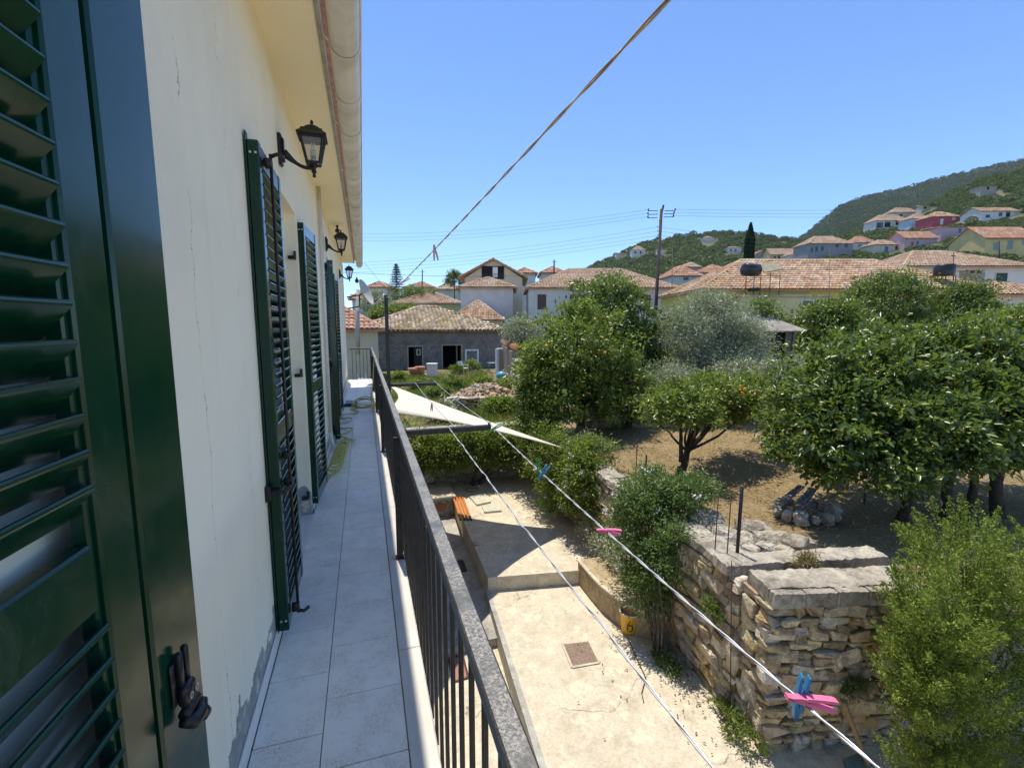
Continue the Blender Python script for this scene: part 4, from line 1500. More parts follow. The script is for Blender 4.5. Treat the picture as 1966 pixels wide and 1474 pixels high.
def leaf_arrays(C, A, Nn, L, W, fold=0.25):
    """C centres, A leaf axes, Nn leaf normals; each leaf is two folded triangles on a shared midrib"""
    S = unit(np.cross(A, Nn))
    Nn = np.cross(S, A)
    L = L[:, None]; W = W[:, None]
    b = C - A * L * 0.5
    t = C + A * L * 0.5 - Nn * L * 0.12
    mid = C - A * L * 0.02
    l = mid + S * W * 0.5 + Nn * W * fold
    r = mid - S * W * 0.5 + Nn * W * fold
    n = len(C)
    V = np.stack([b, l, t, r], axis=1).reshape(-1, 3)
    i = np.arange(n)[:, None] * 4
    F = np.concatenate([i + np.array([[0, 1, 2]]), i + np.array([[0, 2, 3]])], axis=0)
    return V, F


def crown_leaves(lobes, n_clump, per, leaf, spread, seed, outer=0.55, flat=0.75, droop=0.1, shape='broad', up=0.6):
    r = np.random.default_rng(seed)
    wts = np.array([lb[2] for lb in lobes], float)
    pick = r.choice(len(lobes), n_clump, p=wts / wts.sum())
    c = np.array([lobes[k][0] for k in pick], float)
    rad = np.array([lobes[k][1] for k in pick], float)
    d = unit(r.normal(size=(n_clump, 3)))
    d[:, 2] = np.where(d[:, 2] < -0.6, -d[:, 2], d[:, 2])
    q = outer + (1 - outer) * np.sqrt(r.random(n_clump))
    q *= 1 + 0.15 * r.normal(size=n_clump)
    cl = c + d * rad * q[:, None]
    outd = unit(d * rad[:, ::-1] + 1e-3)
    cs = spread * (0.6 + 0.8 * r.random(n_clump))
    C = np.repeat(cl, per, axis=0)
    O = np.repeat(outd, per, axis=0)
    s = np.repeat(cs, per)
    n = len(C)
    g = r.normal(size=(n, 3)) * s[:, None] * np.array([1, 1, flat]) * 0.55
    P = C + g
    A = unit(unit(g) * 0.7 + O * 0.5 + r.normal(size=(n, 3)) * 0.55 + np.array([0, 0, -droop]))
    Nn = unit(np.array([[0, 0, up]]) + O * 0.45 + r.normal(size=(n, 3)) * 0.55)
    sz = 0.5 + 0.9 * r.random(n)
    L = leaf[0] * sz * (0.85 + .3 * r.random(n))
    W = leaf[1] * sz * (0.8 + 0.4 * r.random(n))
    V, F = leaf_arrays(P, A, Nn, L, W)
    return V, F, cl


def branch_mesh(base, fork, tips, r0, r1, seed, wob=0.12, extra=()):
    rr = random.Random(seed)
    m = MB()

    def limb(a, b, ra, rb, n=6, w=wob, sides=7):
        a, b = Vector(a), Vector(b)
        L = (b - a).length
        ox, oy, oz = (rr.uniform(-w, w) * L for _ in range(3))
        pts, rad = [], []
        for k in range(n + 1):
            t = k / n
            s = math.sin(t * math.pi)
            pts.append(a.lerp(b, t) + Vector((ox, oy, oz * .5)) * s + Vector((rr.uniform(-1, 1), rr.uniform(-1, 1), 0)) * 0.012 * L * (0 < k < n))
            rad.append(ra + (rb - ra) * t ** 0.8)
        m.tube(pts, rad, sides)
        return pts[-1]
    if base is not None:
        pts = [Vector(base) + Vector((0, 0, -0.1)), Vector(base)]
        f = limb(base, fork, r0 * 1.0, r1, 7, wob, 9)
        m.tube([Vector(base) + Vector((0, 0, -0.12)), Vector(base) + Vector((0, 0, 0.08)), Vector(base) + Vector((0, 0, 0.2))], [r0 * 1.6, r0 * 1.15, r0 * 0.9], 9)
    for a, b, ra, rb in extra:
        limb(a, b, ra, rb, 7, wob, 8)
    for t in tips:
        st = fork
        if extra and rr.random() < 0.6:
            e = min(extra, key=lambda e: (Vector(e[1]) - Vector(t)).length)
            st = e[1]
        mid = Vector(st).lerp(Vector(t), rr.uniform(0.4, 0.6)) + Vector((0, 0, 0.08))
        limb(st, mid, r1 * 0.55, r1 * 0.28, 4)
        limb(mid, t, r1 * 0.28, r1 * 0.08, 4)
    return m.mesh('trunk')


def tree(name, label, cat, base, fork, lobes, n_clump, per, leaf, spread, mat, bark, seed, r0=0.1, r1=0.06, tips=26, extra=(), group=None, fruit=0,
         fruit_lobe=None, droop=0.1, outer=0.55, up=0.6, wob=0.12):
    o = empty(name, label, cat, base, 0, group)
    B = np.array(base, float)
    V, F, cl = crown_leaves(lobes, n_clump, per, leaf, spread, seed, outer=outer, droop=droop, up=up)
    me = np_mesh('crown', V - B, F)
    link('crown', me, mat, o)
    rr = random.Random(seed)
    sel = [cl[i] for i in rr.sample(range(len(cl)), min(tips, len(cl)))]
    me = branch_mesh((0, 0, 0), Vector(fork) - Vector(base), [Vector(t) - Vector(base) for t in sel], r0, r1, seed, wob,
                     [(Vector(a) - Vector(base), Vector(b) - Vector(base), ra, rb) for a, b, ra, rb in extra])
    smooth(me)
    link('trunk', me, bark, o)
    for k in range(fruit):
        c = cl[rr.randrange(len(cl))] if not fruit_lobe else np.array(fruit_lobe[0]) + np.array(fruit_lobe[1]) * np.array([rr.gauss(0, .45) for _ in range(3)])
        d = np.array([-0.35, -0.75, 0.15]) * 0.16 if not fruit_lobe else 0
        f = link('orange', FRUIT_ME, FRUIT, o, Vector(c + d - B + np.array([rr.uniform(-.1, .1) for _ in range(3)])))
        s = rr.uniform(0.036, 0.047)
        f.scale = (s, s, s * 0.95)
    return o


fm = MB()
fm.lathe([(0.001, -1)] + [(math.cos(a), math.sin(a)) for a in [-1.1, -.55, 0, .55, 1.1]] + [(0.001, 1)], 9)
FRUIT_ME = fm.mesh('orange'); smooth(FRUIT_ME)

V3 = lambda *a: tuple(a)
# ---- citrus and olive trees of the orchard
p = at(1110, 700, 13.4)
tree('orange_tree', 'tall light green orange tree beside the old stone wall', 'tree', (p[0] + .1, p[1], OZ), (p[0] + .1, p[1], -2.3),
     [((p[0] + .05, p[1], -0.70), (1.45, 1.4, 1.20), 1.1), ((p[0] - 1.05, p[1] - .1, -1.45), (0.85, 1.0, 1.05), .8), ((p[0] + .8, p[1] - .2, -1.45), (1.05, 1.0, 1.0), .8), ((p[0] - .1, p[1] - .7, -2.15), (1.6, .9, .75), 1.0)],
     450, 58, (0.115, 0.054), 0.25, CITRUS_Y, BARK, 101, 0.12, 0.08, fruit=22, outer=0.45)
p = at(1165, 650, 16.2)
tree('orange_tree', 'dark green bushy tree close behind the tall orange tree', 'tree', (p[0], p[1], OZ), (p[0], p[1], -1.8),
     [((p[0], p[1], 0.05), (1.6, 1.4, 1.5), 1.0), ((p[0] + .6, p[1], -1.2), (1.7, 1.2, 1.4), 1.0)],
     400, 56, (0.125, 0.060), 0.28, CITRUS_D, BARK, 102, 0.12, 0.08, outer=0.45)
p = at(1360, 660, 16.5)
tree('olive_tree', 'silvery grey olive tree in the middle of the orchard', 'tree', (p[0] + .1, p[1], OZ), (p[0], p[1], -1.9),
     [((p[0] + .05, p[1], 0.0), (1.25, 1.1, 1.05), 1.0), ((p[0] - 1.2, p[1], -0.6), (1.0, 1.0, 1.0), .8), ((p[0] + 1.35, p[1], -0.9), (1.2, 1.0, 1.1), .9), ((p[0], p[1] - .4, -1.6), (2.2, 1.1, 0.9), 1.2)],
     820, 60, (0.10, 0.026), 0.30, OLIVE, BARK_L, 103, 0.11, 0.07, tips=46, outer=0.5, up=0.3)
tb = (6.12, 7.86, OZ)
f3 = (6.36, 8.00, -2.62)
tree('orange_tree', 'small orange tree with forked leaning trunk and low spreading crown', 'tree', tb, f3,
     [((6.05, 7.75, -1.62), (0.70, 0.8, 0.40), 1.0), ((5.65, 7.7, -1.68), (.50, .6, .34), .6), ((7.55, 8.55, -1.55), (0.85, 0.8, 0.40), 1.0), ((8.45, 8.75, -1.65), (0.8, 0.7, 0.42), .8), ((7.95, 8.2, -1.95), (0.6, 0.5, 0.28), .5), ((6.85, 8.1, -1.42), (.6, .6, .25), .5)],
     300, 50, (0.095, 0.044), 0.20, CITRUS_Y, BARK, 104, 0.085, 0.062, tips=30,
     extra=[(f3, (7.35, 8.45, -2.12), 0.062, 0.042), ((7.35, 8.45, -2.05), (8.0, 8.7, -1.85), 0.05, 0.03), ((6.14, 7.9, -2.80), (5.95, 7.7, -1.9), 0.05, 0.028), ((7.2, 8.4, -2.1), (7.25, 8.35, -1.6), 0.045, 0.03)],
     fruit=26, fruit_lobe=((7.55, 7.95, -1.42), (0.40, 0.16, 0.16)), outer=0.45)
# the big citrus group on the right
tree('lemon_tree', 'large dark citrus tree spreading over the orchard fence', 'tree', (7.95, 4.85, OZ), (7.95, 4.95, -2.3),
     [((7.25, 5.3, -1.75), (1.05, 1.0, 0.75), 1.0), ((8.0, 5.7, -1.15), (1.4, 1.2, 0.85), 1.1), ((7.3, 4.95, -2.15), (.95, .6, 0.45), .6), ((8.2, 4.8, -1.65), (1.1, .8, .7), .9)],
     430, 80, (0.106, 0.052), 0.20, CITRUS, BARK, 105, 0.085, 0.06, tips=34, group='big citrus trees', outer=0.45)
tree('lemon_tree', 'large citrus tree with two dark trunks behind the conifer shrubs', 'tree', (8.80, 4.75, OZ), (8.95, 4.8, -2.2),
     [((9.3, 5.8, -0.85), (1.5, 1.3, 0.85), 1.1), ((9.6, 4.8, -1.45), (1.3, .9, 0.75), 1.0), ((8.9, 4.5, -1.85), (.9, .5, .4), .4)],
     380, 80, (0.106, 0.052), 0.20, CITRUS, BARK, 106, 0.085, 0.06, tips=30, extra=[((9.05, 4.7, OZ), (9.3, 4.8, -2.1), 0.08, 0.05)], group='big citrus trees', outer=0.45)
tree('lemon_tree', 'large citrus tree cut off by the edge of the view', 'tree', (9.75, 4.6, OZ), (9.9, 4.7, -2.2),
     [((10.7, 5.3, -1.05), (1.5, 1.2, 0.9), 1.1), ((10.9, 4.5, -1.6), (1.3, .9, 0.8), 1.0), ((10.1, 4.3, -1.9), (.9, .5, .4), .4)],
     350, 80, (0.106, 0.052), 0.20, CITRUS, BARK, 107, 0.10, 0.07, tips=26, group='big citrus trees', outer=0.45)
# round trees in front of the yellow house
for px, py, D, lab, sx, sz, mt, sd in ((1700, 590, 22, 'round dark green tree before the yellow house roof', 1.9, 1.5, CITRUS_D, 111),
                                       (1848, 595, 22, 'smaller round tree beside the chimney of the yellow house', 1.35, 1.15, CITRUS_D, 112),
                                       (1592, 630, 19, 'loose leafy tree between the shed and the yellow house', 1.35, 0.95, CITRUS, 113),
                                       (1945, 640, 17, 'pale leafy tree under the white house at the edge of view', 1.3, 0.8, CITRUS_Y, 114)):
    p = at(px, py, D)
    tree('garden_tree', lab, 'tree', (p[0], p[1], OZ), (p[0], p[1], p[2] - sz * .9),
         [((p[0], p[1], p[2]), (sx, sx * .9, sz), 1.0), ((p[0] - .3 * sx, p[1], p[2] - .6 * sz), (sx * 1.1, sx, sz * .7), .6)],
         420, 46, (0.13, 0.062), 0.30, mt, BARK, sd, 0.11, 0.08, tips=12, outer=0.55)
p = at(1465, 585, 19.5)
tree('garden_tree', 'thin sprawling shrub under the solar tank of the yellow house', 'tree', (p[0], p[1], OZ), (p[0], p[1], -1.2),
     [((p[0], p[1], p[2] - .25), (.6, .6, .45), 1.0), ((p[0] + 1.0, p[1], p[2] - .6), (.7, .6, .3), .5)], 50, 36, (0.11, 0.05), 0.28, CITRUS, BARK, 115, 0.07, 0.05, tips=16, outer=0.3)


def shrub(name, label, lobes, n_clump, per, leaf, spread, mat, seed, base, stems=8, bark=BARK_L, flowers=0, flower_side=(-0.7, -0.6, 0.3), group=None, outer=0.5, droop=0.1, cat='shrub', up=0.6):
    o = empty(name, label, cat, base, 0, group)
    B = np.array(base, float)
    V, F, cl = crown_leaves(lobes, n_clump, per, leaf, spread, seed, outer=outer, droop=droop, up=up)
    link('foliage', np_mesh('foliage', V - B, F), mat, o)
    rr = random.Random(seed)
    m = MB()
    for k in range(stems):
        t = Vector(cl[rr.randrange(len(cl))]) - Vector(base)
        s = Vector((rr.uniform(-.12, .12), rr.uniform(-.12, .12), -0.05))
        mid = s.lerp(t, .5) + Vector((rr.uniform(-.1, .1), rr.uniform(-.1, .1), .1))
        m.tube([s, s.lerp(mid, .5), mid, mid.lerp(t, .6), t], [.016, .014, .011, .008, .004], 6)
    m.build('stems', bark, o, True)
    if flowers:
        r = np.random.default_rng(seed + 5)
        fc = cl[r.choice(len(cl), flowers)] + np.array(flower_side) * spread * 0.9 + r.normal(size=(flowers, 3)) * 0.05
        k = 14
        C = np.repeat(fc, k, axis=0) + r.normal(size=(flowers * k, 3)) * 0.030
        A = unit(r.normal(size=(flowers * k, 3)))
        Nn = unit(r.normal(size=(flowers * k, 3)) + np.array([-.4, -.6, .8]))
        V, F = leaf_arrays(C, A, Nn, np.full(flowers * k, .034), np.full(flowers * k, .026))
        link('blossoms', np_mesh('blossoms', V - B, F), PETAL, o)
    return o


# jasmine against the garden wall, bushes and hedge
shrub('jasmine_bush', 'tall jasmine bush with pale pink blossoms climbing the garden wall', [((4.05, 6.05, -3.15), (0.50, 0.62, 0.75), 1.2), ((4.35, 5.9, -2.75), (0.45, 0.45, 0.42), .7), ((3.88, 5.6, -3.75), (0.34, 0.40, 0.62), .9), ((4.35, 6.3, -2.6), (.35, .4, .3), .4), ((4.72, 5.75, -2.55), (.36, .34, .26), .45), ((4.0, 5.2, -3.2), (.22, .3, .5), .4)],
      600, 46, (0.055, 0.020), 0.14, JASMINE, 201, (3.86, 5.25, ZL), 12, flowers=22, outer=0.35)
shrub('jasmine_bush', 'white flowered jasmine bush at the far corner of the garden wall', [((4.25, 10.2, -3.35), (0.55, 0.9, 0.95), 1.2), ((4.15, 9.3, -3.75), (0.45, 0.7, 0.7), .8), ((4.35, 11.3, -3.0), (0.55, 0.8, 0.8), .9), ((4.22, 8.45, -3.35), (0.40, 0.65, 0.75), 1.0), ((4.55, 8.9, -2.75), (0.45, 0.6, 0.35), .5)],
      720, 44, (0.075, 0.028), 0.18, HEDGE, 202, (4.2, 10.0, ZU), 10, flowers=24, outer=0.35)
shrub('hedge', 'wide yellow-green leafy hedge along the back of the terrace', [((1.75, 12.35, -3.55), (0.8, 0.45, 0.65), 1.0), ((2.75, 12.30, -3.50), (0.85, 0.5, 0.70), 1.1), ((3.7, 12.3, -3.55), (0.8, 0.5, 0.75), 1.0), ((4.4, 12.2, -3.4), (.5, .5, .8), .6)],
      700, 46, (0.085, 0.030), 0.17, HEDGE, 203, (2.8, 12.45, ZU), 16, flowers=14, outer=0.4, cat='hedge')
# undergrowth closing the back of the orchard
for px, py, D, lab, sx, sz, mt, sd in ((1205, 745, 13.8, 'dark thicket between the orange tree and the olive', .9, .75, JASMINE, 211), (1290, 735, 14.6, 'grey dry thicket under the olive tree', 1.1, .55, OLIVE, 212),
                                       (1420, 728, 14.8, 'grey thicket below the shed under the olive', 1.2, .65, OLIVE, 213), (1500, 735, 12.5, 'tangled pale thicket beside the shed', .75, .6, OLIVE, 214),
                                       (1030, 770, 13.0, 'leafy undergrowth against the old boundary wall', .55, .7, CITRUS, 215)):
    p = at(px, py, D)
    shrub('thicket', lab, [((p[0], p[1], p[2]), (sx, sx * .7, sz), 1.0), ((p[0], p[1], (p[2] + OZ) / 2), (sx, sx * .7, max(.3, (p[2] - OZ) * .6)), .7)], 200, 40, (0.10, 0.032), 0.24, mt, sd, (p[0], p[1], OZ), 16, outer=0.3)
ow = empty('orchard_wall', 'dark low stone wall in the shade at the back of the orchard', 'stone wall', (8.0, 12.6, OZ))
oa, ob = Vector(at(1120, 800, 13.9)), Vector(at(1290, 800, 13.9))
m = MB(); m.prism([(oa.x, oa.y + .12), (ob.x, ob.y + .12), (ob.x, ob.y + .5), (oa.x, oa.y + .5)], OZ - .3, -2.1)
o = m.build('core', MORTAR, ow); o.location = -ow.location
stones(ow, (oa.x, oa.y + .1), (ob.x, ob.y + .1), OZ - .1, -2.06, .12, .2, .2, .4, seed=51, limit=60)
# small weeds at the foot of the walls
shrub('wall_weed', 'yellow-green weeds growing at the foot of the stone pier', [((3.92, 3.75, -4.58), (0.16, 0.30, 0.14), 1.0), ((3.98, 4.1, -4.6), (0.10, 0.2, 0.10), .5)], 46, 30, (0.045, 0.014), 0.07, GRASS, 204, (3.92, 3.9, ZL), 4, cat='plant')
shrub('wall_weed', 'dark low weeds in the shade below the jasmine', [((3.82, 5.05, -4.62), (0.14, 0.3, 0.08), 1.0)], 26, 28, (0.05, 0.016), 0.08, JASMINE, 205, (3.8, 5.0, ZL), 4, cat='plant')
shrub('planter_plant', 'pale trailing plant spilling over the curved planter', [((4.12, 7.2, -4.08), (0.20, 0.6, 0.16), 1.0), ((4.18, 7.9, -4.1), (0.3, 0.6, 0.22), .8), ((4.1, 6.55, -4.1), (.18, .4, .14), .6)], 120, 34, (0.045, 0.014), 0.10, OLIVE, 206, (4.1, 7.0, -4.27), 6, flowers=10, cat='plant')
shrub('wall_weed', 'tuft of weeds rooted in a joint of the pier side', [((4.0, 4.45, -3.55), (0.08, 0.16, 0.16), 1.0)], 26, 26, (0.04, 0.014), 0.06, GRASS, 207, (4.04, 4.45, -3.6), 3, cat='plant')
shrub('wall_weed', 'dark ferny weed hanging on the front of the pier', [((4.98, 3.32, -3.95), (0.16, 0.05, 0.12), 1.0)], 22, 26, (0.04, 0.012), 0.06, JASMINE, 208, (4.98, 3.36, -3.98), 3, cat='plant')
shrub('wall_weed', 'small dry grass tuft between the two copings', [((4.95, 3.98, -2.78), (0.14, 0.06, 0.07), 1.0)], 24, 22, (0.09, 0.006), 0.06, STRAW, 209, (4.95, 3.98, -2.9), 2, cat='plant', up=0.1)


# bright feathery conifers in the near corner
def conifer(label, base, lobes, n_clump, per, seed):
    o = empty('conifer_shrub', label, 'shrub', base, 0, 'feathery conifers by the pier')
    B = np.array(base, float)
    r = np.random.default_rng(seed)
    wts = np.array([lb[2] for lb in lobes], float)
    pick = r.choice(len(lobes), n_clump, p=wts / wts.sum())
    c = np.array([lobes[k][0] for k in pick]); rad = np.array([lobes[k][1] for k in pick])
    d = unit(r.normal(size=(n_clump, 3)))
    q = 0.35 + 0.65 * np.sqrt(r.random(n_clump))
    cl = c + d * rad * q[:, None]
    ax = unit(d * np.array([1, 1, .5]) + np.array([0, 0, 1.0]) + r.normal(size=(n_clump, 3)) * .25)
    # each clump is a plume of short scale sprays along an axis
    C = np.repeat(cl, per, axis=0); AX = np.repeat(ax, per, axis=0)
    n = len(C)
    t = r.random(n)
    P = C + AX * ((t - .5) * 0.32)[:, None] + r.normal(size=(n, 3)) * (0.050 * (1.12 - t))[:, None]
    A = unit(AX * .8 + r.normal(size=(n, 3)) * .6)
    Nn = unit(r.normal(size=(n, 3)) + np.array([0, 0, .5]))
    V, F = leaf_arrays(P, A, Nn, 0.034 * (0.6 + .8 * r.random(n)), 0.012 * (0.6 + .8 * r.random(n)))
    link('foliage', np_mesh('foliage', V - B, F), THUJA, o)
    rr = random.Random(seed)
    m = MB()
    m.tube([(0, 0, -.05), (0.02, 0, .5), (0.05, 0.03, 1.1), (0.04, 0.05, 1.7)], [.05, .042, .03, .015], 8)
    for k in range(34):
        tt = Vector(cl[rr.randrange(n_clump)]) - Vector(base)
        s = Vector((0.03, 0.02, max(.25, min(1.6, tt.z * 0.55))))
        mid = s.lerp(tt, .5) + Vector((0, 0, -.05))
        m.tube([s, mid, tt], [.014, .009, .003], 5)
    m.build('stems', BARK_L, o, True)


conifer('bright feathery conifer shrub directly in front of the stone pier', (4.88, 2.55, ZL),
        [((4.80, 2.60, -2.62), (0.36, 0.38, 0.58), 1.0), ((4.66, 2.55, -3.15), (0.34, 0.34, 0.46), .8), ((4.98, 2.55, -3.5), (0.42, 0.40, 0.6), .9), ((4.8, 2.45, -4.1), (0.33, 0.4, 0.45), .5)], 300, 115, 301)
conifer('taller feathery conifer shrub farther along the low side wall', (5.65, 2.75, ZL),
        [((5.55, 2.85, -2.35), (0.50, 0.45, 0.60), 1.0), ((5.75, 2.7, -3.0), (0.6, 0.5, 0.7), 1.0), ((5.5, 2.45, -3.7), (0.5, 0.45, 0.6), .7)], 300, 112, 302)
conifer('feathery conifer shrub at the edge of the view by the side wall', (6.6, 2.45, ZL),
        [((6.45, 2.6, -2.55), (0.55, 0.45, 0.60), 1.0), ((6.6, 2.3, -3.2), (0.6, 0.5, 0.7), 1.0), ((6.1, 2.0, -3.7), (0.6, 0.4, 0.7), .7)], 280, 112, 303)


# ---- ground cover
def blades(name, pts, h, w, mat, seed, lean=0.6, kind='stuff', label=None, lie=0.0):
    r = np.random.default_rng(seed)
    n = len(pts)
    P = np.asarray(pts, float)
    a = r.random(n) * 2 * math.pi
    dirv = np.stack([np.cos(a), np.sin(a), np.zeros(n)], 1)
    up_ = unit(dirv * lean * r.random(n)[:, None] * 2 + np.array([0, 0, 1.0]) * (1 - lie) + r.normal(size=(n, 3)) * .12)
    H = (h * (0.5 + r.random(n)))[:, None]
    side = unit(np.cross(up_, r.normal(size=(n, 3)))) * (w * (0.6 + .8 * r.random(n)))[:, None]
    V = np.stack([P - side, P + side, P + up_ * H * .6 + side * .7 + dirv * 0, P + up_ * H + dirv * H * .25], 1).reshape(-1, 3)
    i = np.arange(n)[:, None] * 4
    F = np.concatenate([i + np.array([[0, 1, 2]]), i + np.array([[0, 2, 3]])], 0)
    o = link(name, np_mesh(name, V, F), mat)
    tag(o, label, None, None, kind)
    return o


r_ = np.random.default_rng(55)
n = 26000
x = 4.6 + 9.0 * r_.random(n) ** 1.2
y = 4.2 + 8.0 * r_.random(n)
z = np.array([ground_z(a, b) for a, b in zip(x, y)]) + 0.004
blades('dry_grass', np.stack([x + .2, y, z], 1), 0.075, 0.004, STRAW, 56, 1.4, label='dry straw and cut grass scattered over the orchard soil', lie=0.75)
lp = np.random.default_rng(60)
n = 380
yy = 3.7 + 5.5 * lp.random(n)
xx = 4.0 + .055 * (yy - 3.6) - np.abs(lp.normal(size=n)) ** 1.6 * .28
V, F = leaf_arrays(np.stack([xx, yy, np.full(n, ZL + .012) + .02 * lp.random(n)], 1), unit(lp.normal(size=(n, 3)) * np.array([1, 1, .15])), unit(lp.normal(size=(n, 3)) * .3 + np.array([0, 0, 1.])), .03 + .03 * lp.random(n), .012 + .012 * lp.random(n))
keep_ = np.repeat((xx > 2.2) & ~((xx > 3.5) & (yy > 5.3)), 2)
F2 = np.concatenate([F[:n][(xx > 2.2) & ~((xx > 3.5) & (yy > 5.3))], F[n:][(xx > 2.2) & ~((xx > 3.5) & (yy > 5.3))]])
o = link('leaf_litter', np_mesh('leaf_litter', V, F2), leaf_mat('fallen_leaf', (.10, .07, .035), (.20, .15, .07), (.30, .24, .12), .8, .1, .1)); tag(o, 'fallen leaves along the foot of the garden wall', None, None, 'stuff')
# weeds of the back garden: loose patches of blades, leafy clumps and dry stalks
def patch_pts(nk, q0, r0, r1, seed, xr, yr):
    r = np.random.default_rng(seed)
    pts = []
    for k in range(nk):
        cy_ = yr[0] + (yr[1] - yr[0]) * r.random() ** 1.1
        cx_ = r.uniform(xr[0], xr[1] + max(0, cy_ - 14) * .2)
        q = int(q0 * (0.4 + r.random())); rr_ = r.uniform(r0, r1)
        for gx, gy in r.normal(size=(q, 2)) * rr_:
            X, Y = cx_ + gx, cy_ + gy
            if 13.25 < Y < 34 and X < 4.95 + max(0, Y - 14) * .2:
                pts.append((X, Y, ground_z(X, Y)))
    return pts


blades('weeds', patch_pts(80, 120, .2, .6, 57, (0.1, 4.6), (13.4, 31)), 0.24, 0.012, GRASS, 57, 0.9, label='rank green weeds covering the back garden')
blades('dry_stalks', patch_pts(60, 90, .3, .8, 58, (0.1, 4.6), (13.4, 32)), 0.20, 0.006, STRAW, 58, 1.0, label='dry stalks among the weeds of the back garden')
gr_ = random.Random(59)
BROADLEAF = leaf_mat('broad_weed_leaf', (.09, .15, .03), (.17, .24, .05), (.33, .38, .14), .5, .4, .3)
for k, (px, py, lab) in enumerate(((880, 712, 'tall fennel-like weed before the plastic chair'), (905, 706, 'tall bright weed left of the rubble heap'), (870, 745, 'weed clump before the rubble heap, beside the line'), (800, 745, 'weed clump right behind the far drying arm'),
                                   (845, 762, 'weed clump over the edge of the cream sail'), (955, 802, 'broad leaved plants behind the nearer arm'), (985, 800, 'broad leaved plants at the foot of the old wall'), (1000, 790, 'pale weed against the old wall foot'),
                                   (930, 745, 'shrubby weed growing on the rubble heap'), (968, 752, 'grey-green weed beside the rubble heap'), (850, 812, 'yellow-green weed patch under the sail edge'), (765, 728, 'weed clump by the black post'))):
    D = 3.25 * 907 / max(40, py - 618)
    p = at(px, py, D)
    s_ = gr_.uniform(.5, .8) * (1.3 if k < 2 else 1)
    gz_ = ground_z(p[0], p[1])
    shrub('garden_weed', lab, [((p[0], p[1], gz_ + s_ * .35), (s_ * .7, s_ * .6, s_ * .45), 1.0)], 60, 34, (0.12, 0.045), 0.16, (BROADLEAF, HEDGE, OLIVE)[(k * 2) % 3 if k > 4 else k % 2], 230 + k, (p[0], p[1], gz_), 6, cat='plant', group='weeds of the back garden')

# ================================================================== COURTYARD THINGS
# curved planter at the end of the step
arc = [(3.585, 7.36), (3.57, 6.9), (3.575, 6.45), (3.64, 6.05), (3.79, 5.72), (4.10, 5.42), (4.30, 5.35), (4.36, 7.36)]
pl = empty('curved_planter', 'low curved masonry planter against the garden wall', 'planter', (3.9, 6.6, ZL))
m = MB(); m.prism([(x - 3.9, y - 6.6) for x, y in arc], -0.1, 0.43)
m.build('body', concrete_mat('planter_render', (0.52, 0.42, 0.26), (0.42, 0.32, 0.19), (0.20, 0.14, 0.085), 0.8), pl)
m = MB()
for i in range(5):
    m.beam((arc[i][0] - 3.9, arc[i][1] - 6.6, 0.445), (arc[i + 1][0] - 3.9, arc[i + 1][1] - 6.6, 0.445), 0.07, 0.04, 0.008)
m.build('rim', CEMENT, pl)
# square planter at the end of the walkway, with one red field stone
sp_ = empty('square_planter', 'small plastered planter box at the end of the walkway', 'planter', (1.7, 11.9, ZW))
m = MB(); m.box(-0.32, 0.34, -0.45, 0.55, -0.1, 0.48, 0.01)
m.build('body', STONE_P, sp_)
m = MB(); m.box(-0.36, 0.40, -0.50, 0.58, 0.4805, 0.545, 0.012)
m.build('cap', CEMENT, sp_)
m = MB()
m.add([(0.16 * math.cos(a) * (1 + .15 * math.sin(3 * a)), -0.453, 0.27 + 0.12 * math.sin(a)) for a in [2 * math.pi * k / 12 for k in range(12)]] +
      [(0.15 * math.cos(a) * (1 + .15 * math.sin(3 * a)), -0.468, 0.27 + 0.11 * math.sin(a)) for a in [2 * math.pi * k / 12 for k in range(12)]],
      [(k, (k + 1) % 12, 12 + (k + 1) % 12, 12 + k) for k in range(12)] + [tuple(range(12, 24))])
m.build('red_stone', M('red_field_stone', (0.36, 0.13, 0.07), 0.9, (0.28, 0.10, 0.06), 12.0), sp_)

# four orange bars
bars = []
b0, b1 = Vector(atz(879, 954, ZU + .03)), Vector(atz(894, 996, ZU + .03))
bd = (b1 - b0).normalized()
bs = Vector((-bd.y, bd.x, 0))
for k in range(4):
    o = empty('orange_bar', ('orange varnished bar nearest the terrace edge', 'second orange bar from the terrace edge', 'third orange bar from the terrace edge', 'orange bar nearest the pale paving slabs')[k],
              'bar', b0 + bs * (0.075 * (k - 1.5)), 0, 'orange bars lying side by side')
    L_ = (b1 - b0).length * (1 + 0.012 * k)
    m = MB()
    e = bd * L_
    m.beam((0, 0, 0), e, 0.052, 0.048, 0.01)
    m.build('rail', ORANGEP, o)
    m = MB(); m.beam(e, e + bd * 0.02, 0.044, 0.040, 0.004); m.beam(-bd * 0.02, (0, 0, 0), 0.044, 0.040, 0.004)
    m.build('end_cap', BLACKP, o)

# two loose paving slabs and a flake of stone
PALE = M('pale_paving_slab', (0.56, 0.54, 0.44), 0.85, (0.48, 0.46, 0.36), 9.0, bmp=0.3, bs=60)
for q, lab in ((((901, 952), (930, 947), (943, 962), (915, 968)), 'pale paving slab lying by the hedge'),
               (((925, 971), (960, 970), (963, 979), (930, 982)), 'pale paving slab lying nearer the middle of the terrace')):
    P_ = [atz(*v, ZU + 0.045) for v in q]
    m = MB(); m.prism([(v[0], v[1]) for v in P_][::-1] if False else [(v[0], v[1]) for v in P_], ZU + 0.003, ZU + 0.045)
    o = m.build('paving_slab', PALE); tag(o, lab, 'slab', 'loose paving slabs')
P_ = [atz(*v, ZU + 0.02) for v in ((906, 1041), (915, 1038), (923, 1044), (914, 1046), (908, 1046))]
m = MB(); m.prism([(v[0], v[1]) for v in P_], ZU + 0.003, ZU + 0.02)
o = m.build('stone_flake', STONE_P); tag(o, 'flat pale stone flake lying in the sail shadow', 'stone')

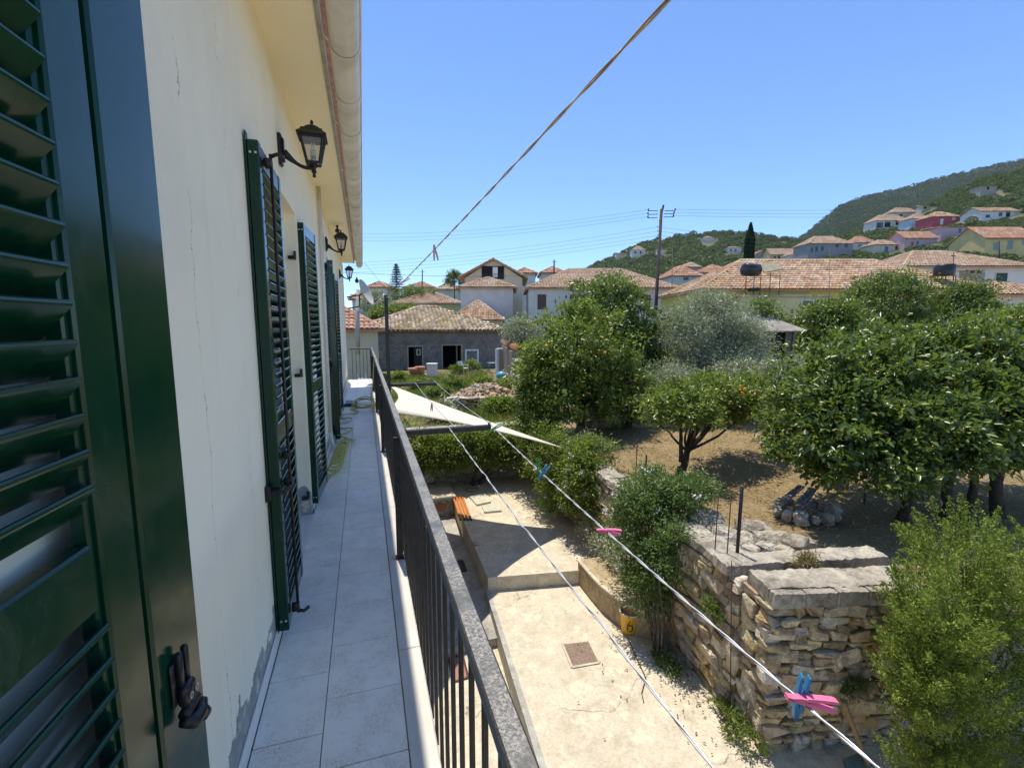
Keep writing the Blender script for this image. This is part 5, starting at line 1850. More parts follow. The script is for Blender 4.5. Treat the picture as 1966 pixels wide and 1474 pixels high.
# manhole covers
DIAM = M('rusty_chequer_plate', (0.30, 0.215, 0.16), 0.7, (0.20, 0.14, 0.10), 40.0, metal=0.25, bmp=0.9, bs=120, bd=0.004)


def manhole(quad, z, label, rough_rim=True, bars_n=0, mat=None):
    P_ = [Vector(atz(*v, z)) for v in quad]
    c = sum(P_, Vector()) / 4
    o = empty('manhole_cover', label, 'manhole cover', c)
    L_ = [p - c for p in P_]
    m = MB(); m.prism([(p.x * .97, p.y * .97) for p in L_], -0.01, 0.010)
    m.build('plate', mat or DIAM, o)
    m = MB()
    for i in range(4):
        a, b = L_[i], L_[(i + 1) % 4]
        m.beam(Vector((a.x * 1.03, a.y * 1.03, 0.004)), Vector((b.x * 1.03, b.y * 1.03, 0.004)), 0.035, 0.014, 0.003)
    m.build('frame', CEMENT if rough_rim else RUST, o)
    for k in range(bars_n):
        t = (k + .5) / bars_n
        m = MB(); m.beam(L_[0].lerp(L_[1], t) + Vector((0, 0, .013)), L_[3].lerp(L_[2], t) + Vector((0, 0, .013)), 0.012, 0.008)
        m.build('bar', RUST, o)
    if not bars_n:
        m = MB()
        n_ = 14
        for i in range(n_):
            for j in range(n_):
                u, v = (i + .5) / n_, (j + .5) / n_
                q = L_[0].lerp(L_[1], u).lerp(L_[3].lerp(L_[2], u), v)
                s_ = 0.010
                a = (i + j) % 2 * math.pi / 2 + .6
                dx, dy = s_ * math.cos(a), s_ * math.sin(a)
                ex, ey = -dy * .35, dx * .35
                m.add([(q.x - dx, q.y - dy, .0105), (q.x + ex, q.y + ey, .0105), (q.x + dx, q.y + dy, .0105), (q.x - ex, q.y - ey, .0105), (q.x, q.y, .0145)],
                      [(1, 0, 4), (2, 1, 4), (3, 2, 4), (0, 3, 4)])
        m.build('chequer_studs', mat or DIAM, o)['kind'] = 'stuff'


manhole([(1081, 1237), (1130, 1231), (1150, 1271), (1099, 1280)], ZL + 0.006, 'square rusty manhole cover in the sunlit courtyard')
manhole([(874, 1077), (888, 1076), (895, 1096), (880, 1098)], ZW + 0.006, 'small rusty drain grate in the shaded walkway', False, 6, BLACKP)
manhole([(862, 1265), (888, 1258), (898, 1300), (872, 1308)], -5.02 + 0.006, 'reddish cover seen through the balusters in the alley', False, 0,
        M('red_cover_paint', (0.40, 0.16, 0.13), 0.8, (0.34, 0.20, 0.16), 30.0))

# yellow bucket with a dark ring mark
bc = Vector(atz(1212, 1215, ZL))
bk = empty('bucket', 'yellow plastic bucket with black mark standing below the jasmine', 'bucket', (bc.x, bc.y + 0.06, ZL))
YEL = M('yellow_bucket_plastic', (0.78, 0.46, 0.03), 0.4, (0.70, 0.38, 0.03), 8.0)
m = MB(); m.lathe([(0.0, 0.002), (0.118, 0.002), (0.122, 0.01), (0.150, 0.315), (0.157, 0.318), (0.157, 0.332), (0.150, 0.334), (0.144, 0.325), (0.116, 0.016), (0.0, 0.014)], 28)
m.build('body', YEL, bk, True)
m = MB(); m.lathe([(0.1575, 0.318), (0.160, 0.320), (0.160, 0.333), (0.150, 0.3365), (0.143, 0.334)], 28)
m.build('rim', WHITEP, bk, True)
m = MB(); m.lathe([(0.0, 0.20), (0.131, 0.20)], 24)
m.build('contents', M('grey_mortar_fill', (0.36, 0.34, 0.30), 0.9), bk)
m = MB()


def on_bucket(a, z):
    r_b = 0.122 + (0.150 - 0.122) * z / 0.315 + 0.0015
    return (r_b * math.cos(a), r_b * math.sin(a), z)


a0 = math.atan2(-1.0, -0.55)
prev = None
for k in range(25):
    th = R(-100) + R(330) * k / 24
    q = on_bucket(a0 + 0.30 * math.cos(th), 0.13 + 0.052 * math.sin(th))
    if prev:
        m.beam(prev, q, 0.012, 0.012)
    prev = q
prev = None
for k in range(10):
    q = on_bucket(a0 - 0.32 + 0.35 * k / 9, 0.18 + 0.075 * (k / 9) ** 1.5)
    if prev:
        m.beam(prev, q, 0.011, 0.011)
    prev = q
m.build('printed_mark', BLACKP, bk)
m = MB(); m.tube([(0.157 * math.cos(a0 + 1.57 + math.pi * k / 12), 0.157 * math.sin(a0 + 1.57 + math.pi * k / 12), 0.30 - 0.10 * math.sin(math.pi * k / 12)) for k in range(13)], 0.004, 6)
m.build('handle', WIRE, bk, True)

# debris at the foot of the pier: timber, green board, tile, rod, hose loop
o_p = Vector(atz(1668, 1474, ZL))
m = MB(); m.beam(o_p + Vector((0, 0, .02)), Vector((4.78, 3.30, -4.02)), 0.075, 0.04, 0.004)
o = m.build('timber_post', WOOD); tag(o, 'sawn timber post leaning against the front of the pier', 'timber')
q = [atz(1618, 1462, ZL), atz(1652, 1448, ZL), atz(1680, 1474, ZL), atz(1630, 1490, ZL)]
m = MB(); m.prism([(v[0], v[1]) for v in q], ZL + 0.003, ZL + 0.035)
o = m.build('board', M('teal_board', (0.16, 0.27, 0.24), 0.7, (0.12, 0.20, 0.18), 10.0)); tag(o, 'weathered teal board lying at the foot of the timber post', 'board')
q = [Vector(atz(1580, 1412, ZL)), Vector(atz(1610, 1428, ZL)), Vector(atz(1597, 1452, ZL)), Vector(atz(1576, 1432, ZL))]
m = MB(); m.prism([(v.x, v.y) for v in q], 0.004, 0.016)
o = m.build('loose_tile', CEMENT_G, None, False, (0, 0, ZL)); tag(o, 'loose grey tile on the ground before the pier', 'tile')
for a, b, rr, lab in (((4.02, 4.05, ZL), (4.02, 4.18, -2.75), 0.006, 'thin rusty rod standing upright against the garden wall'),):
    m = MB(); m.tube([a, b], rr, 6)
    o = m.build('iron_rod', RUST, None, True); tag(o, lab, 'rod')
pts = []
for k in range(44):
    a = 2 * math.pi * k / 14
    pts.append((2.65 + 0.17 * math.cos(a), 11.95 + 0.13 * math.sin(a), ZU + 0.015 + k * 0.0012))
m = MB(); m.tube(pts, 0.010, 6)
o = m.build('coiled_pipe', M('tan_pipe', (0.36, 0.26, 0.15), 0.6), None, True); tag(o, 'small coil of tan pipe on the terrace beside the hedge', 'pipe coil')
pts = [Vector(atz(1205, 1222, ZL + .01)), Vector(atz(1222, 1262, ZL + .02)), Vector(atz(1240, 1300, ZL + .02)), Vector(atz(1232, 1330, ZL + .01)), Vector(atz(1236, 1348, ZL + .01))]
m = MB(); m.tube(pts, 0.006, 6)
o = m.build('cable_end', BLACKP, None, True); tag(o, 'thin dark cable lying between the bucket and the weeds', 'cable')

# ---- orchard fence: iron posts, thin rods, chicken wire
for (px, py0, py1, dpt, rr, lab) in ((1415, 928, 1066, 5.9, 0.022, 'thick black iron post rising from the coping wall'),
                                     (1395, 950, 1075, 5.85, 0.007, 'thin rusty rod beside the thick iron post'),
                                     (1372, 945, 1062, 6.0, 0.007, 'thin rusty rod half hidden by the jasmine'),
                                     (1655, 925, 1006, 8.3, 0.022, 'dark iron post under the big citrus tree'),
                                     (1237, 870, 960, 8.6, 0.016, 'dark fence post on the garden wall beside the jasmine'),
                                     (1220, 840, 930, 9.6, 0.010, 'thin fence post farther along the garden wall')):
    a, b = Vector(at(px, py1, dpt)), Vector(at(px + 1, py0, dpt))
    b = Vector((a.x + .01, a.y, b.z))
    a.z -= 0.12
    m = MB(); m.tube([a, a.lerp(b, .5), b], rr, 7)
    o = m.build('fence_post', RUST if rr < .015 else BLACKP, None, True); tag(o, lab, 'fence post')


def chicken_wire(p0, p1, h, label, cell=0.055, r=0.0011):
    p0, p1 = Vector(p0), Vector(p1)
    d = p1 - p0
    L = d.length
    d.normalize()
    o = empty('wire_netting', label, 'wire netting', p0)
    m = MB()
    nx, nz = int(L / cell), int(h / (cell * .8))
    w = lambda i, j: d * (i * cell) + Vector((0, 0, j * cell * .8)) + Vector((-d.y, d.x, 0)) * (0.035 * math.sin(i * .37) * math.sin(j * .5 + i * .1))
    for j in range(nz):
        for i in range(nx):
            if (i + j) % 2 == 0:
                m.tube([w(i, j), w(i + 1, j + 1)], r, 3, False)
            else:
                m.tube([w(i, j + 1), w(i + 1, j)], r, 3, False)
    m.build('mesh', SCREW, o)['kind'] = 'stuff'


a = at(1530, 1040, 7.3); b = at(1700, 1035, 7.6)
chicken_wire((a[0], a[1], OZ + .0), (b[0], b[1], OZ + .0), 0.75, 'sagging chicken wire fence under the big citrus tree')
chicken_wire((wall_x(6.2) + .15, 6.2, -2.85), (wall_x(10.5) + .2, 10.5, -2.85), 0.65, 'torn chicken wire along the top of the garden wall', 0.07)

# ---- boulders along the fence
BOUL = []
for k in range(8):
    rr = random.Random(60 + k)
    vs, fs = chamfer(-.5, .5, -.5, .5, -.5, .5, 0.22)
    vs = [(x * (1 + rr.uniform(-.2, .2)), y * (1 + rr.uniform(-.2, .2)), z * (1 + rr.uniform(-.25, .2))) for x, y, z in vs]
    m = MB(); m.add(vs, fs)
    me = m.mesh('boulder'); me.materials.append(STONE_P); BOUL.append(me)
BLAB = ['largest pale boulder at the jasmine end of the heap', 'flat pale boulder behind the thick iron post', 'boulder just left of the thick iron post foot', 'small boulder at the foot of the thick iron post', 'pale boulder right of the thick iron post', 'wide boulder in the middle of the heap', 'boulder at the stone ring end of the heap', 'small boulder in front of the middle of the heap', 'small boulder lying against the coping, toward the pier cap', 'boulder half under the jasmine leaves', 'smallest boulder nearest the chicken wire', 'small boulder between the iron post and coping', 'small boulder at the coping, right of the iron post']
rr = random.Random(71)
spots = [(1358, 1012, .62), (1440, 1020, .5), (1392, 1036, .42), (1425, 1042, .36), (1455, 1030, .40), (1490, 1042, .42), (1525, 1050, .44), (1470, 1052, .30), (1505, 1058, .30), (1360, 1045, .36),
         (1548, 1040, .24), (1410, 1058, .26), (1440, 1060, .28)]
for k, (px, py, s) in enumerate(spots):
    p = atz(px, py, OZ + .08)
    o = link('boulder', BOUL[k % 8], None, None, (p[0], p[1], OZ + s * .26))
    o.scale = (s * rr.uniform(.8, 1.2), s * rr.uniform(.7, 1.0), s * rr.uniform(.45, .7))
    o.rotation_euler = (rr.uniform(-.3, .3), rr.uniform(-.3, .3), rr.uniform(0, 6))
    tag(o, BLAB[k], 'boulder', 'boulders heaped behind the coping')
# old stone ring around the tree foot
ringo = empty('stone_ring', 'low ring of mossy stones under the big citrus tree', 'stone ring', (6.75, 5.55, OZ))
rr = random.Random(77)
for k in range(13):
    a = 2 * math.pi * k / 13
    s = rr.uniform(.13, .25)
    b_ = link('stone', BOUL[k % 8], None, ringo, (0.46 * math.cos(a), 0.34 * math.sin(a), .07 + .04 * rr.random()))
    b_.scale = (s, s * .8, s * .9); b_.rotation_euler = (rr.uniform(-.3, .3), rr.uniform(-.3, .3), a)
m = MB(); m.beam((-.35, -.2, .27), (.45, .25, .33), 0.12, 0.03); m.beam((-.4, .05, .30), (.35, .38, .34), 0.10, 0.03)
m.build('plank', GREYWOOD, ringo)
m = MB(); m.tube([Vector(at(1772, 1000, 8.6)), Vector(at(1778, 955, 8.5)), Vector(at(1800, 915, 8.4)), Vector(at(1822, 898, 8.3))], [.03, .03, .026, .02], 8)
o = m.build('bent_branch', M('pale_branch_wood', (0.20, 0.12, 0.07), 0.8), None, True); tag(o, 'bare bent branch standing before the dark citrus trunks', 'branch')

# ---- rubble heap and tumbled wall in the back garden
hp = Vector(at(945, 770, 17.5))
rp = np.random.default_rng(81)
m = MB()
for k in range(520):
    a = rp.random() * 2 * math.pi
    q = math.sqrt(rp.random())
    x_, y_ = 1.7 * q * math.cos(a), 1.4 * q * math.sin(a)
    zz = 0.75 * (1 - q ** 1.5) + rp.uniform(-.05, .08)
    s = rp.uniform(.07, .19)
    vs, fs = chamfer(-.5, .5, -.5, .5, -.5, .5, .18)
    E_ = Euler((rp.uniform(-.8, .8), rp.uniform(-.8, .8), rp.uniform(0, 6))).to_matrix()
    sc = Vector((s * rp.uniform(.9, 1.6), s, s * rp.uniform(.35, .8)))
    m.add([E_ @ Vector((v[0] * sc.x, v[1] * sc.y, v[2] * sc.z)) + Vector((x_, y_, zz)) for v in vs], fs)
m.lathe([(1.65, -.2), (1.3, .25), (.7, .52), (.0, .66)], 20)
gz = ground_z(hp.x, hp.y)
o = m.build('rubble', M('broken_tile_rubble', (0.50, 0.38, 0.26), 0.95, (0.36, 0.27, 0.19), 3.0, isl=0.6), None, False, (hp.x, hp.y + 1.0, gz)); tag(o, 'heap of broken stone and tile rubble in the back garden', None, None, 'stuff')
tm_ = empty('tumbled_wall', 'low dark tumbled dry stone wall below the rubble heap', 'stone wall', (hp.x - .2, hp.y - .6, gz))
stones(tm_, (hp.x - 1.7, hp.y - .55), (hp.x + 1.3, hp.y - .75), gz - .1, gz + .55, .09, .16, .18, .34, depth=.35, seed=91, limit=80)

# ================================================================== BUILDINGS
def tile_slope(E0, E1, R0, R1, pitch, row, m, seed, arch=0.5):
    """rows of barrel tiles on the slope between eave E0-E1 and ridge R0-R1"""
    rr = random.Random(seed)
    E0, E1, R0, R1 = map(Vector, (E0, E1, R0, R1))
    ex = (E1 - E0).normalized()
    up_ = ((R0 + R1) / 2 - (E0 + E1) / 2)
    up_ = (up_ - ex * up_.dot(ex))
    SL = up_.length
    up_.normalize()
    nr = ex.cross(up_)
    if nr.z < 0:
        nr = -nr
    n = max(2, int(SL / row))
    V, F = m.v, m.f
    K = 4
    for i in range(n):
        t0, t1 = i / n, min(1.0, (i + 1.12) / n)
        a, b = E0.lerp(R0, (t0 + t1) / 2), E1.lerp(R1, (t0 + t1) / 2)
        x0, x1 = (a - E0).dot(ex), (b - E0).dot(ex)
        c = int((x1 - x0) / pitch + .3)
        k0 = math.ceil(x0 / pitch - .35)
        for k in range(c + 1):
            u = (k0 + k + .5) * pitch
            if u < x0 - pitch * .3 or u > x1 + pitch * .3:
                continue
            j = rr.uniform(-.04, .04) * pitch
            lift = rr.uniform(0, .02)
            bse = len(V)
            for s_, (t, rad, hgt) in enumerate(((t0, .50, .055), (t1, .44, .02))):
                o = E0 + ex * (u + j) + up_ * (SL * t) + nr * (hgt * pitch / .25 + lift)
                for q in range(K):
                    an = math.pi * q / (K - 1)
                    p = o + ex * (math.cos(an) * pitch * rad) + nr * (math.sin(an) * pitch * rad * arch)
                    V.append(tuple(p))
            for q in range(K - 1):
                F.append((bse + q, bse + q + 1, bse + K + q + 1, bse + K + q))


def building(name, label, cat, pxl, pxr, pye, pyr, D, depth, zb, kind, wm, rm, wins=(), ov=0.35, pitch=None, extra=0.0, group=None, side=(), ridge_mat=None, chimneys=()):
    pl_, pr_ = Vector(at(pxl, pye, D)), Vector(at(pxr, pye, D))
    w = (pr_ - pl_).length
    ze = pl_.z
    zr = Vector(at((pxl + pxr) / 2, pyr, D + (depth / 2 if kind in ('hip', 'gable_x') else 0.0))).z
    c = (pl_ + pr_) / 2
    o = empty(name, label, cat, (c.x, c.y, zb), -YAW + extra, group)
    h = ze - zb
    rise = zr - ze
    m = MB(); m.box(-w / 2, w / 2, 0, depth, -1.0, h)
    if kind == 'gable_y':
        m.add([(-w / 2, 0.001, h), (w / 2, 0.001, h), (0, 0.001, h + rise), (-w / 2, depth - .001, h), (w / 2, depth - .001, h), (0, depth - .001, h + rise)], [(0, 1, 2), (5, 4, 3)])
    if kind == 'gable_x':
        m.add([(-w / 2, 0, h), (-w / 2, depth, h), (-w / 2, depth / 2, h + rise), (w / 2, 0, h), (w / 2, depth, h), (w / 2, depth / 2, h + rise)], [(0, 2, 1), (3, 4, 5)])
    m.build('wall', wm, o)
    e = h - 0.02
    X0, X1, Y0, Y1 = -w / 2 - ov, w / 2 + ov, -ov, depth + ov
    if kind == 'hip':
        if w > depth:
            a, b = Vector((X0 + (Y1 - Y0) / 2, (Y0 + Y1) / 2, h + rise)), Vector((X1 - (Y1 - Y0) / 2, (Y0 + Y1) / 2, h + rise))
        else:
            hw = (X1 - X0) / 2
            a, b = Vector((0, Y0 + hw, h + rise)), Vector((0, Y1 - hw, h + rise))
        c00, c10, c11, c01 = Vector((X0, Y0, e)), Vector((X1, Y0, e)), Vector((X1, Y1, e)), Vector((X0, Y1, e))
        if w > depth:
            slopes = [(c00, c10, a, b), (c11, c01, b, a), (c10, c11, b, b), (c01, c00, a, a)]
            hips = [(c00, a), (c10, b), (c11, b), (c01, a), (a, b)]
        else:
            slopes = [(c00, c10, a, a), (c11, c01, b, b), (c10, c11, a, b), (c01, c00, b, a)]
            hips = [(c00, a), (c10, a), (c11, b), (c01, b), (a, b)]
    elif kind == 'gable_x':
        a, b = Vector((X0, depth / 2, h + rise)), Vector((X1, depth / 2, h + rise))
        slopes = [(Vector((X0, Y0, e)), Vector((X1, Y0, e)), a, b), (Vector((X1, Y1, e)), Vector((X0, Y1, e)), b, a)]
        hips = [(a, b)]
    elif kind == 'gable_y':
        a, b = Vector((0, Y0, h + rise)), Vector((0, Y1, h + rise))
        slopes = [(Vector((X0, Y1, e)), Vector((X0, Y0, e)), b, a), (Vector((X1, Y0, e)), Vector((X1, Y1, e)), a, b)]
        hips = [(a, b)]
    else:   # mono pitch rising to the back, or flat
        a, b = Vector((X0, Y1, h + rise)), Vector((X1, Y1, h + rise))
        slopes = [(Vector((X0, Y0, e)), Vector((X1, Y0, e)), a, b)]
        hips = []
    m = MB()
    for s in slopes:
        s4 = [s[0], s[1], s[3], s[2]]
        q = [tuple(v) for v in s4] + [tuple(v - Vector((0, 0, .10))) for v in s4]
        m.add(q, [(0, 1, 2, 3), (7, 6, 5, 4), (0, 4, 5, 1), (1, 5, 6, 2), (2, 6, 7, 3), (3, 7, 4, 0)])
    ro = m.build('roof', rm, o)
    pt = pitch or (0.25 if D < 40 else 0.30 if D < 60 else 0.40 if D < 120 else 0.6)
    m = MB()
    for i, s in enumerate([] if pt > 3 else slopes[:1] + slopes[2:] if kind == 'hip' else slopes):
        tile_slope(s[0], s[1], s[2], s[3], pt, pt * 1.4, m, 500 + i)
    if m.v:
        t_ = m.build('tile_courses', rm, ro); t_['kind'] = 'stuff'
    m = MB()
    for a_, b_ in hips:
        if (b_ - a_).length > .2:
            m.tube([a_ + Vector((0, 0, .03)), b_ + Vector((0, 0, .03))], pt * .42, 6)
    if m.v:
        m.build('ridge_cap', ridge_mat or rm, ro)
    for wd in wins:
        x0, y0, x1, y1, mt = wd[:5]
        if len(wd) > 5 and wd[5] == 'local':
            lx0, lz1, lx1, lz0 = x0, y1, x1, y0
        else:
            g = lambda X_, Y_: Vector(at(X_, Y_, D))
            lx0 = (g(x0, y0) - c).dot(Vector(rgt)); lx1 = (g(x1, y1) - c).dot(Vector(rgt))
            lz1 = g(x0, y0).z - zb; lz0 = g(x1, y1).z - zb
        t = 0.06
        m = MB()
        m.box(lx0 - t, lx0, -.05, .02, lz0 - t, lz1 + t); m.box(lx1, lx1 + t, -.05, .02, lz0 - t, lz1 + t)
        m.box(lx0, lx1, -.049, .02, lz1, lz1 + t); m.box(lx0, lx1, -.07, .02, lz0 - t, lz0)
        wo = m.build('window', wm if D > 60 else WHITEP if mt in (GLASSD,) else wm, o)
        m = MB()
        if D < 60 and lx1 - lx0 > .5:
            mid = (lx0 + lx1) / 2
            m.box(lx0, mid - .01, -.035, .01, lz0, lz1); m.box(mid + .01, lx1, -.035, .01, lz0, lz1)
        else:
            m.box(lx0, lx1, -.03, .01, lz0, lz1)
        m.build('pane' if mt is GLASSD else 'closed_shutter', mt, wo)
    for (sd, y0, y1, z0, z1, mt) in side:
        X_ = w / 2 if sd == 'r' else -w / 2
        s_ = 1 if sd == 'r' else -1
        m = MB(); m.box(min(X_ - .01 * s_, X_ + .03 * s_), max(X_ - .01 * s_, X_ + .03 * s_), y0 - .06, y1 + .06, z0 - .06, z1 + .06)
        wo = m.build('window', wm, o)
        m = MB(); m.box(min(X_ + .0305 * s_, X_ + .05 * s_), max(X_ + .0305 * s_, X_ + .05 * s_), y0, y1, z0, z1)
        m.build('pane', mt, wo)
    for (cx_, cy_, cz0, cz1, cs) in chimneys:
        m = MB(); m.box(cx_ - cs / 2, cx_ + cs / 2, cy_ - cs / 2, cy_ + cs / 2, cz0, cz1); m.box(cx_ - cs * .6, cx_ + cs * .6, cy_ - cs * .6, cy_ + cs * .6, cz1 + .001, cz1 + .12)
        m.build('chimney', W_WHITE, ro)
    return o


# ---- grey outbuilding with the mottled roof
GZ = -3.72
OLDWALL = concrete_mat('old_grey_render', (0.29, 0.265, 0.23), (0.215, 0.195, 0.17), (0.10, 0.09, 0.078), 0.75)
PD = 36.0
gb = empty('outbuilding', 'long grey rendered outbuilding with mottled clay roof and two dark doorways', 'building', (4.9, 36.0, GZ), R(-1.5))
gx = lambda px, py: (Vector(at(px, py, 0.298 * 5 + 0.946 * 36)) - gb.location).x
bw_, bd_ = 11.3, 8.6
hE = 3.22
doors = [(-1.72, -0.72, 2.05), (0.86, 2.30, 2.12)]
m = MB()
xs_ = [-bw_ / 2, doors[0][0], doors[0][1], doors[1][0], doors[1][1], bw_ / 2]
m.box(xs_[0], xs_[1], 0, .45, -.6, hE); m.box(xs_[2], xs_[3], 0, .45, -.6, hE); m.box(xs_[4], xs_[5], 0, .45, -.6, hE)
for a, b, hh in doors:
    m.box(a, b, 0, .45, hh, hE); m.box(a, b, 0, .45, -.6, .02)
m.box(-bw_ / 2, -bw_ / 2 + .45, .4501, bd_, -.6, hE); m.box(bw_ / 2 - .45, bw_ / 2, .4501, bd_, -.6, hE); m.box(-bw_ / 2 + .4501, bw_ / 2 - .4501, bd_ - .45, bd_, -.6, hE)
m.build('wall', OLDWALL, gb)
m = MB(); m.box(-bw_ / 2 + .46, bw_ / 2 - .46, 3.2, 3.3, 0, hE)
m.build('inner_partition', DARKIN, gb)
for k, (a, b, hh) in enumerate(doors):
    m = MB()
    m.box(a - .10, a - .001, -.03, .08, 0, hh + .10); m.box(b + .001, b + .10, -.03, .08, 0, hh + .10); m.box(a, b, -.03, .08, hh + .001, hh + .10)
    fr = m.build('door_frame', W_STONE, gb)
m = MB(); m.box(doors[0][0] + .42, doors[0][1] - .02, .12, .17, .02, doors[0][2] - .02)
dl = m.build('door_leaf', M('black_door', (0.014, 0.014, 0.018), 0.6), gb)
m = MB()
a, b = -1.12, -.80
m.box(a, b, .098, .119, 1.40, 1.47); m.box(a, b, .098, .119, 1.80, 1.87); m.box(a, a + .08, .098, .119, 1.47, 1.80); m.box(b - .08, b, .098, .119, 1.47, 1.80)
m.build('window_frame', W_CREAM, dl)
m = MB(); m.box(doors[1][1] - .35, doors[1][1] - .25, .3, .4, 0, doors[1][2])
m.build('inner_post', WOOD, gb)
# raised render bands and panels
for (x0, x1, z0, z1) in ((-5.6, 5.6, 2.30, 2.36), (2.9, 5.5, 2.46, 2.49), (2.9, 5.5, 2.92, 2.95), (-4.6, -4.42, .0, 2.28), (2.62, 2.76, 0, 2.28), (5.1, 5.25, 0, 2.28)):
    m = MB(); m.box(x0, x1, -.035, -.001, z0, z1, .008)
    m.build('render_band', OLDWALL, gb)
ov_ = .38
X0, X1, Y0, Y1 = -bw_ / 2 - ov_, bw_ / 2 + ov_, -ov_, bd_ + ov_
ap0, ap1 = Vector((-.35, bd_ * .52, hE + 1.98)), Vector((.75, bd_ * .52, hE + 1.98))
cs_ = [Vector((X0, Y0, hE)), Vector((X1, Y0, hE)), Vector((X1, Y1, hE)), Vector((X0, Y1, hE))]
sl = [(cs_[0], cs_[1], ap0, ap1), (cs_[1], cs_[2], ap1, ap1), (cs_[2], cs_[3], ap1, ap0), (cs_[3], cs_[0], ap0, ap0)]
m = MB()
for s in sl:
    q = [tuple(s[0]), tuple(s[1]), tuple(s[3]), tuple(s[2])]
    m.add(q, [(0, 1, 2, 3)])
    m.add([(v[0], v[1], v[2] - .08) for v in q], [(3, 2, 1, 0)])
rf = m.build('roof', ROOF_OLD, gb)
m = MB()
for i, s in enumerate(sl):
    tile_slope(s[0], s[1], s[2], s[3], .31, .40, m, 600 + i, 0.9)
m.build('tile_courses', ROOF_OLD, rf)['kind'] = 'stuff'
m = MB()
for a, b in ((cs_[0], ap0), (cs_[1], ap1), (ap0, ap1)):
    m.tube([a.lerp(b, k / 14) + Vector((0, 0, .05 + .02 * (k % 2))) for k in range(15)], .10, 6)
m.build('ridge_cap', ROOF_OLD, rf)

# ---- houses of the village, nearest first
building('house', 'weathered pink roofed house close behind the grey outbuilding', 'house', 868, 962, 614, 578, 45.5, 7.0, -3.2, 'hip', W_CREAM, ROOF_STR, pitch=.26)
building('house', 'red roofed neighbour at the far end of the balcony', 'house', 560, 722, 632, 586, 24.0, 8.0, -4.2, 'hip', W_CREAM, ROOF_RED, extra=R(17), pitch=.25)
building('house', 'pale yellow house with wide tan roof behind the outbuilding', 'house', 752, 884, 583, 560, 56, 9.0, -2.0, 'hip', W_PALEY, ROOF_TAN, wins=[(792, 598, 800, 609, SH_BLUE)])
building('house', 'white house with tan hip roof before the gabled building', 'house', 884, 985, 552, 534, 51, 7.0, -2.8, 'hip', W_WHITE, ROOF_TAN, ov=.4,
         side=[('r', 1.0, 1.8, 2.6, 4.6, SH_BROWN), ('r', 3.2, 4.0, 2.6, 4.6, SH_BROWN)])
gbig = building('house', 'tall gabled building with open attic balcony under the ridge', 'house', 892, 1003, 534, 499, 60, 12.0, -2.0, 'gable_y', W_CREAM, ROOF_TAN, ov=.7,
         side=[('r', 2.0, 3.4, 3.2, 5.2, GLASSD), ('r', 6.0, 7.4, 3.2, 5.2, GLASSD), ('r', 2.0, 3.4, .4, 2.2, GLASSD)])
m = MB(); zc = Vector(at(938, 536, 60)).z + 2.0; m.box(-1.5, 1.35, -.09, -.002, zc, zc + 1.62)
at_ = m.build('attic_shade_panel', DARKIN, gbig)  # flat black slab on the wall, its colour stands for the attic shade
m = MB(); m.box(-.1, .55, -.14, -.091, zc + .2, zc + 1.5)
m.build('attic_door', WHITEP, at_)
m = MB(); m.box(-1.5, 1.35, -.16, -.141, zc, zc + .06); m.box(-1.5, 1.35, -.16, -.141, zc + .6, zc + .66)
for k in range(12):
    m.box(-1.48 + k * .25, -1.45 + k * .25, -.159, -.142, zc + .061, zc + .599)
m.build('balcony_rail', BLACKP, at_)
building('house', 'white house with long clay roof and brown shutter behind the orange tree', 'house', 1016, 1296, 553, 518, 47, 9.0, -2.9, 'hip', W_WHITE, ROOF_TAN, ov=.35,
         wins=[(1032, 565, 1049, 594, SH_BROWN), (1094, 566, 1112, 592, SH_BROWN), (1232, 566, 1250, 596, GLASSD)])
yh = building('house', 'long yellow house with broad striped clay roof', 'house', 1352, 1898, 556, 501, 33, 9.5, -3.0, 'hip', W_YEL, ROOF_STR, ov=.4, pitch=.27,
         wins=[(1546, 574, 1566, 602, GLASSD)])
building('outhouse', 'lower pale yellow wing built before the long yellow house', 'house', 1440, 1592, 567, 563, 31.0, 1.8, -3.0, 'mono', W_PALEY, COPING, ov=.12, pitch=5,
         wins=[(1541, 577, 1562, 604, GLASSD)])
building('house', 'white house with hip roof and green shutters beyond the chimney', 'house', 1735, 1978, 512, 484, 46, 9.0, -2.0, 'hip', W_WHITE, ROOF_TAN, ov=.45,
         wins=[(1914, 524, 1936, 546, SH_GREEN), (1846, 524, 1854, 545, SH_GREEN), (1884, 522, 1892, 544, SH_GREY)], chimneys=[(2.6, 6.0, 6.0, 9.2, .8)])
building('house', 'small white house with tiled roof at the edge of view', 'house', 1912, 2080, 566, 545, 27, 6.0, -3.0, 'hip', W_WHITE, ROOF_STR, ov=.35, pitch=.26,
         wins=[(1958, 588, 1975, 602, SH_BROWN)])
# plastered chimney of the yellow house and its water tanks
p = at(1862, 548, 34.5)
ch = empty('roof_chimney', 'broad plastered chimney on the end of the yellow roof', 'chimney', (p[0], p[1], p[2] - .3), -YAW)
m = MB(); m.box(-.58, .58, -.35, .35, -.5, 1.15, .02); m.build('stack', concrete_mat('stained_plaster', (.42, .38, .31), (.30, .26, .20), (.14, .12, .09), .7), ch)
m = MB(); m.box(-.66, .66, -.42, .42, 1.33, 1.43, .01); m.build('top_slab', COPING, ch)
m = MB()
for sx in (-.5, 0, .5):
    m.box(sx - .07, sx + .07, -.34, .34, 1.151, 1.329)
m.build('vent_pillar', COPING, ch)
p = at(1812, 530, 33.5)
tk = empty('water_tank', 'square black water tank on thin legs beside the chimney', 'water tank', p, -YAW)
m = MB(); m.lathe([(0, 0), (.60, 0), (.62, .05), (.62, .72), (.56, .80), (0, .82)], 18); m.build('tank', BLACKP, tk, True)
m = MB()
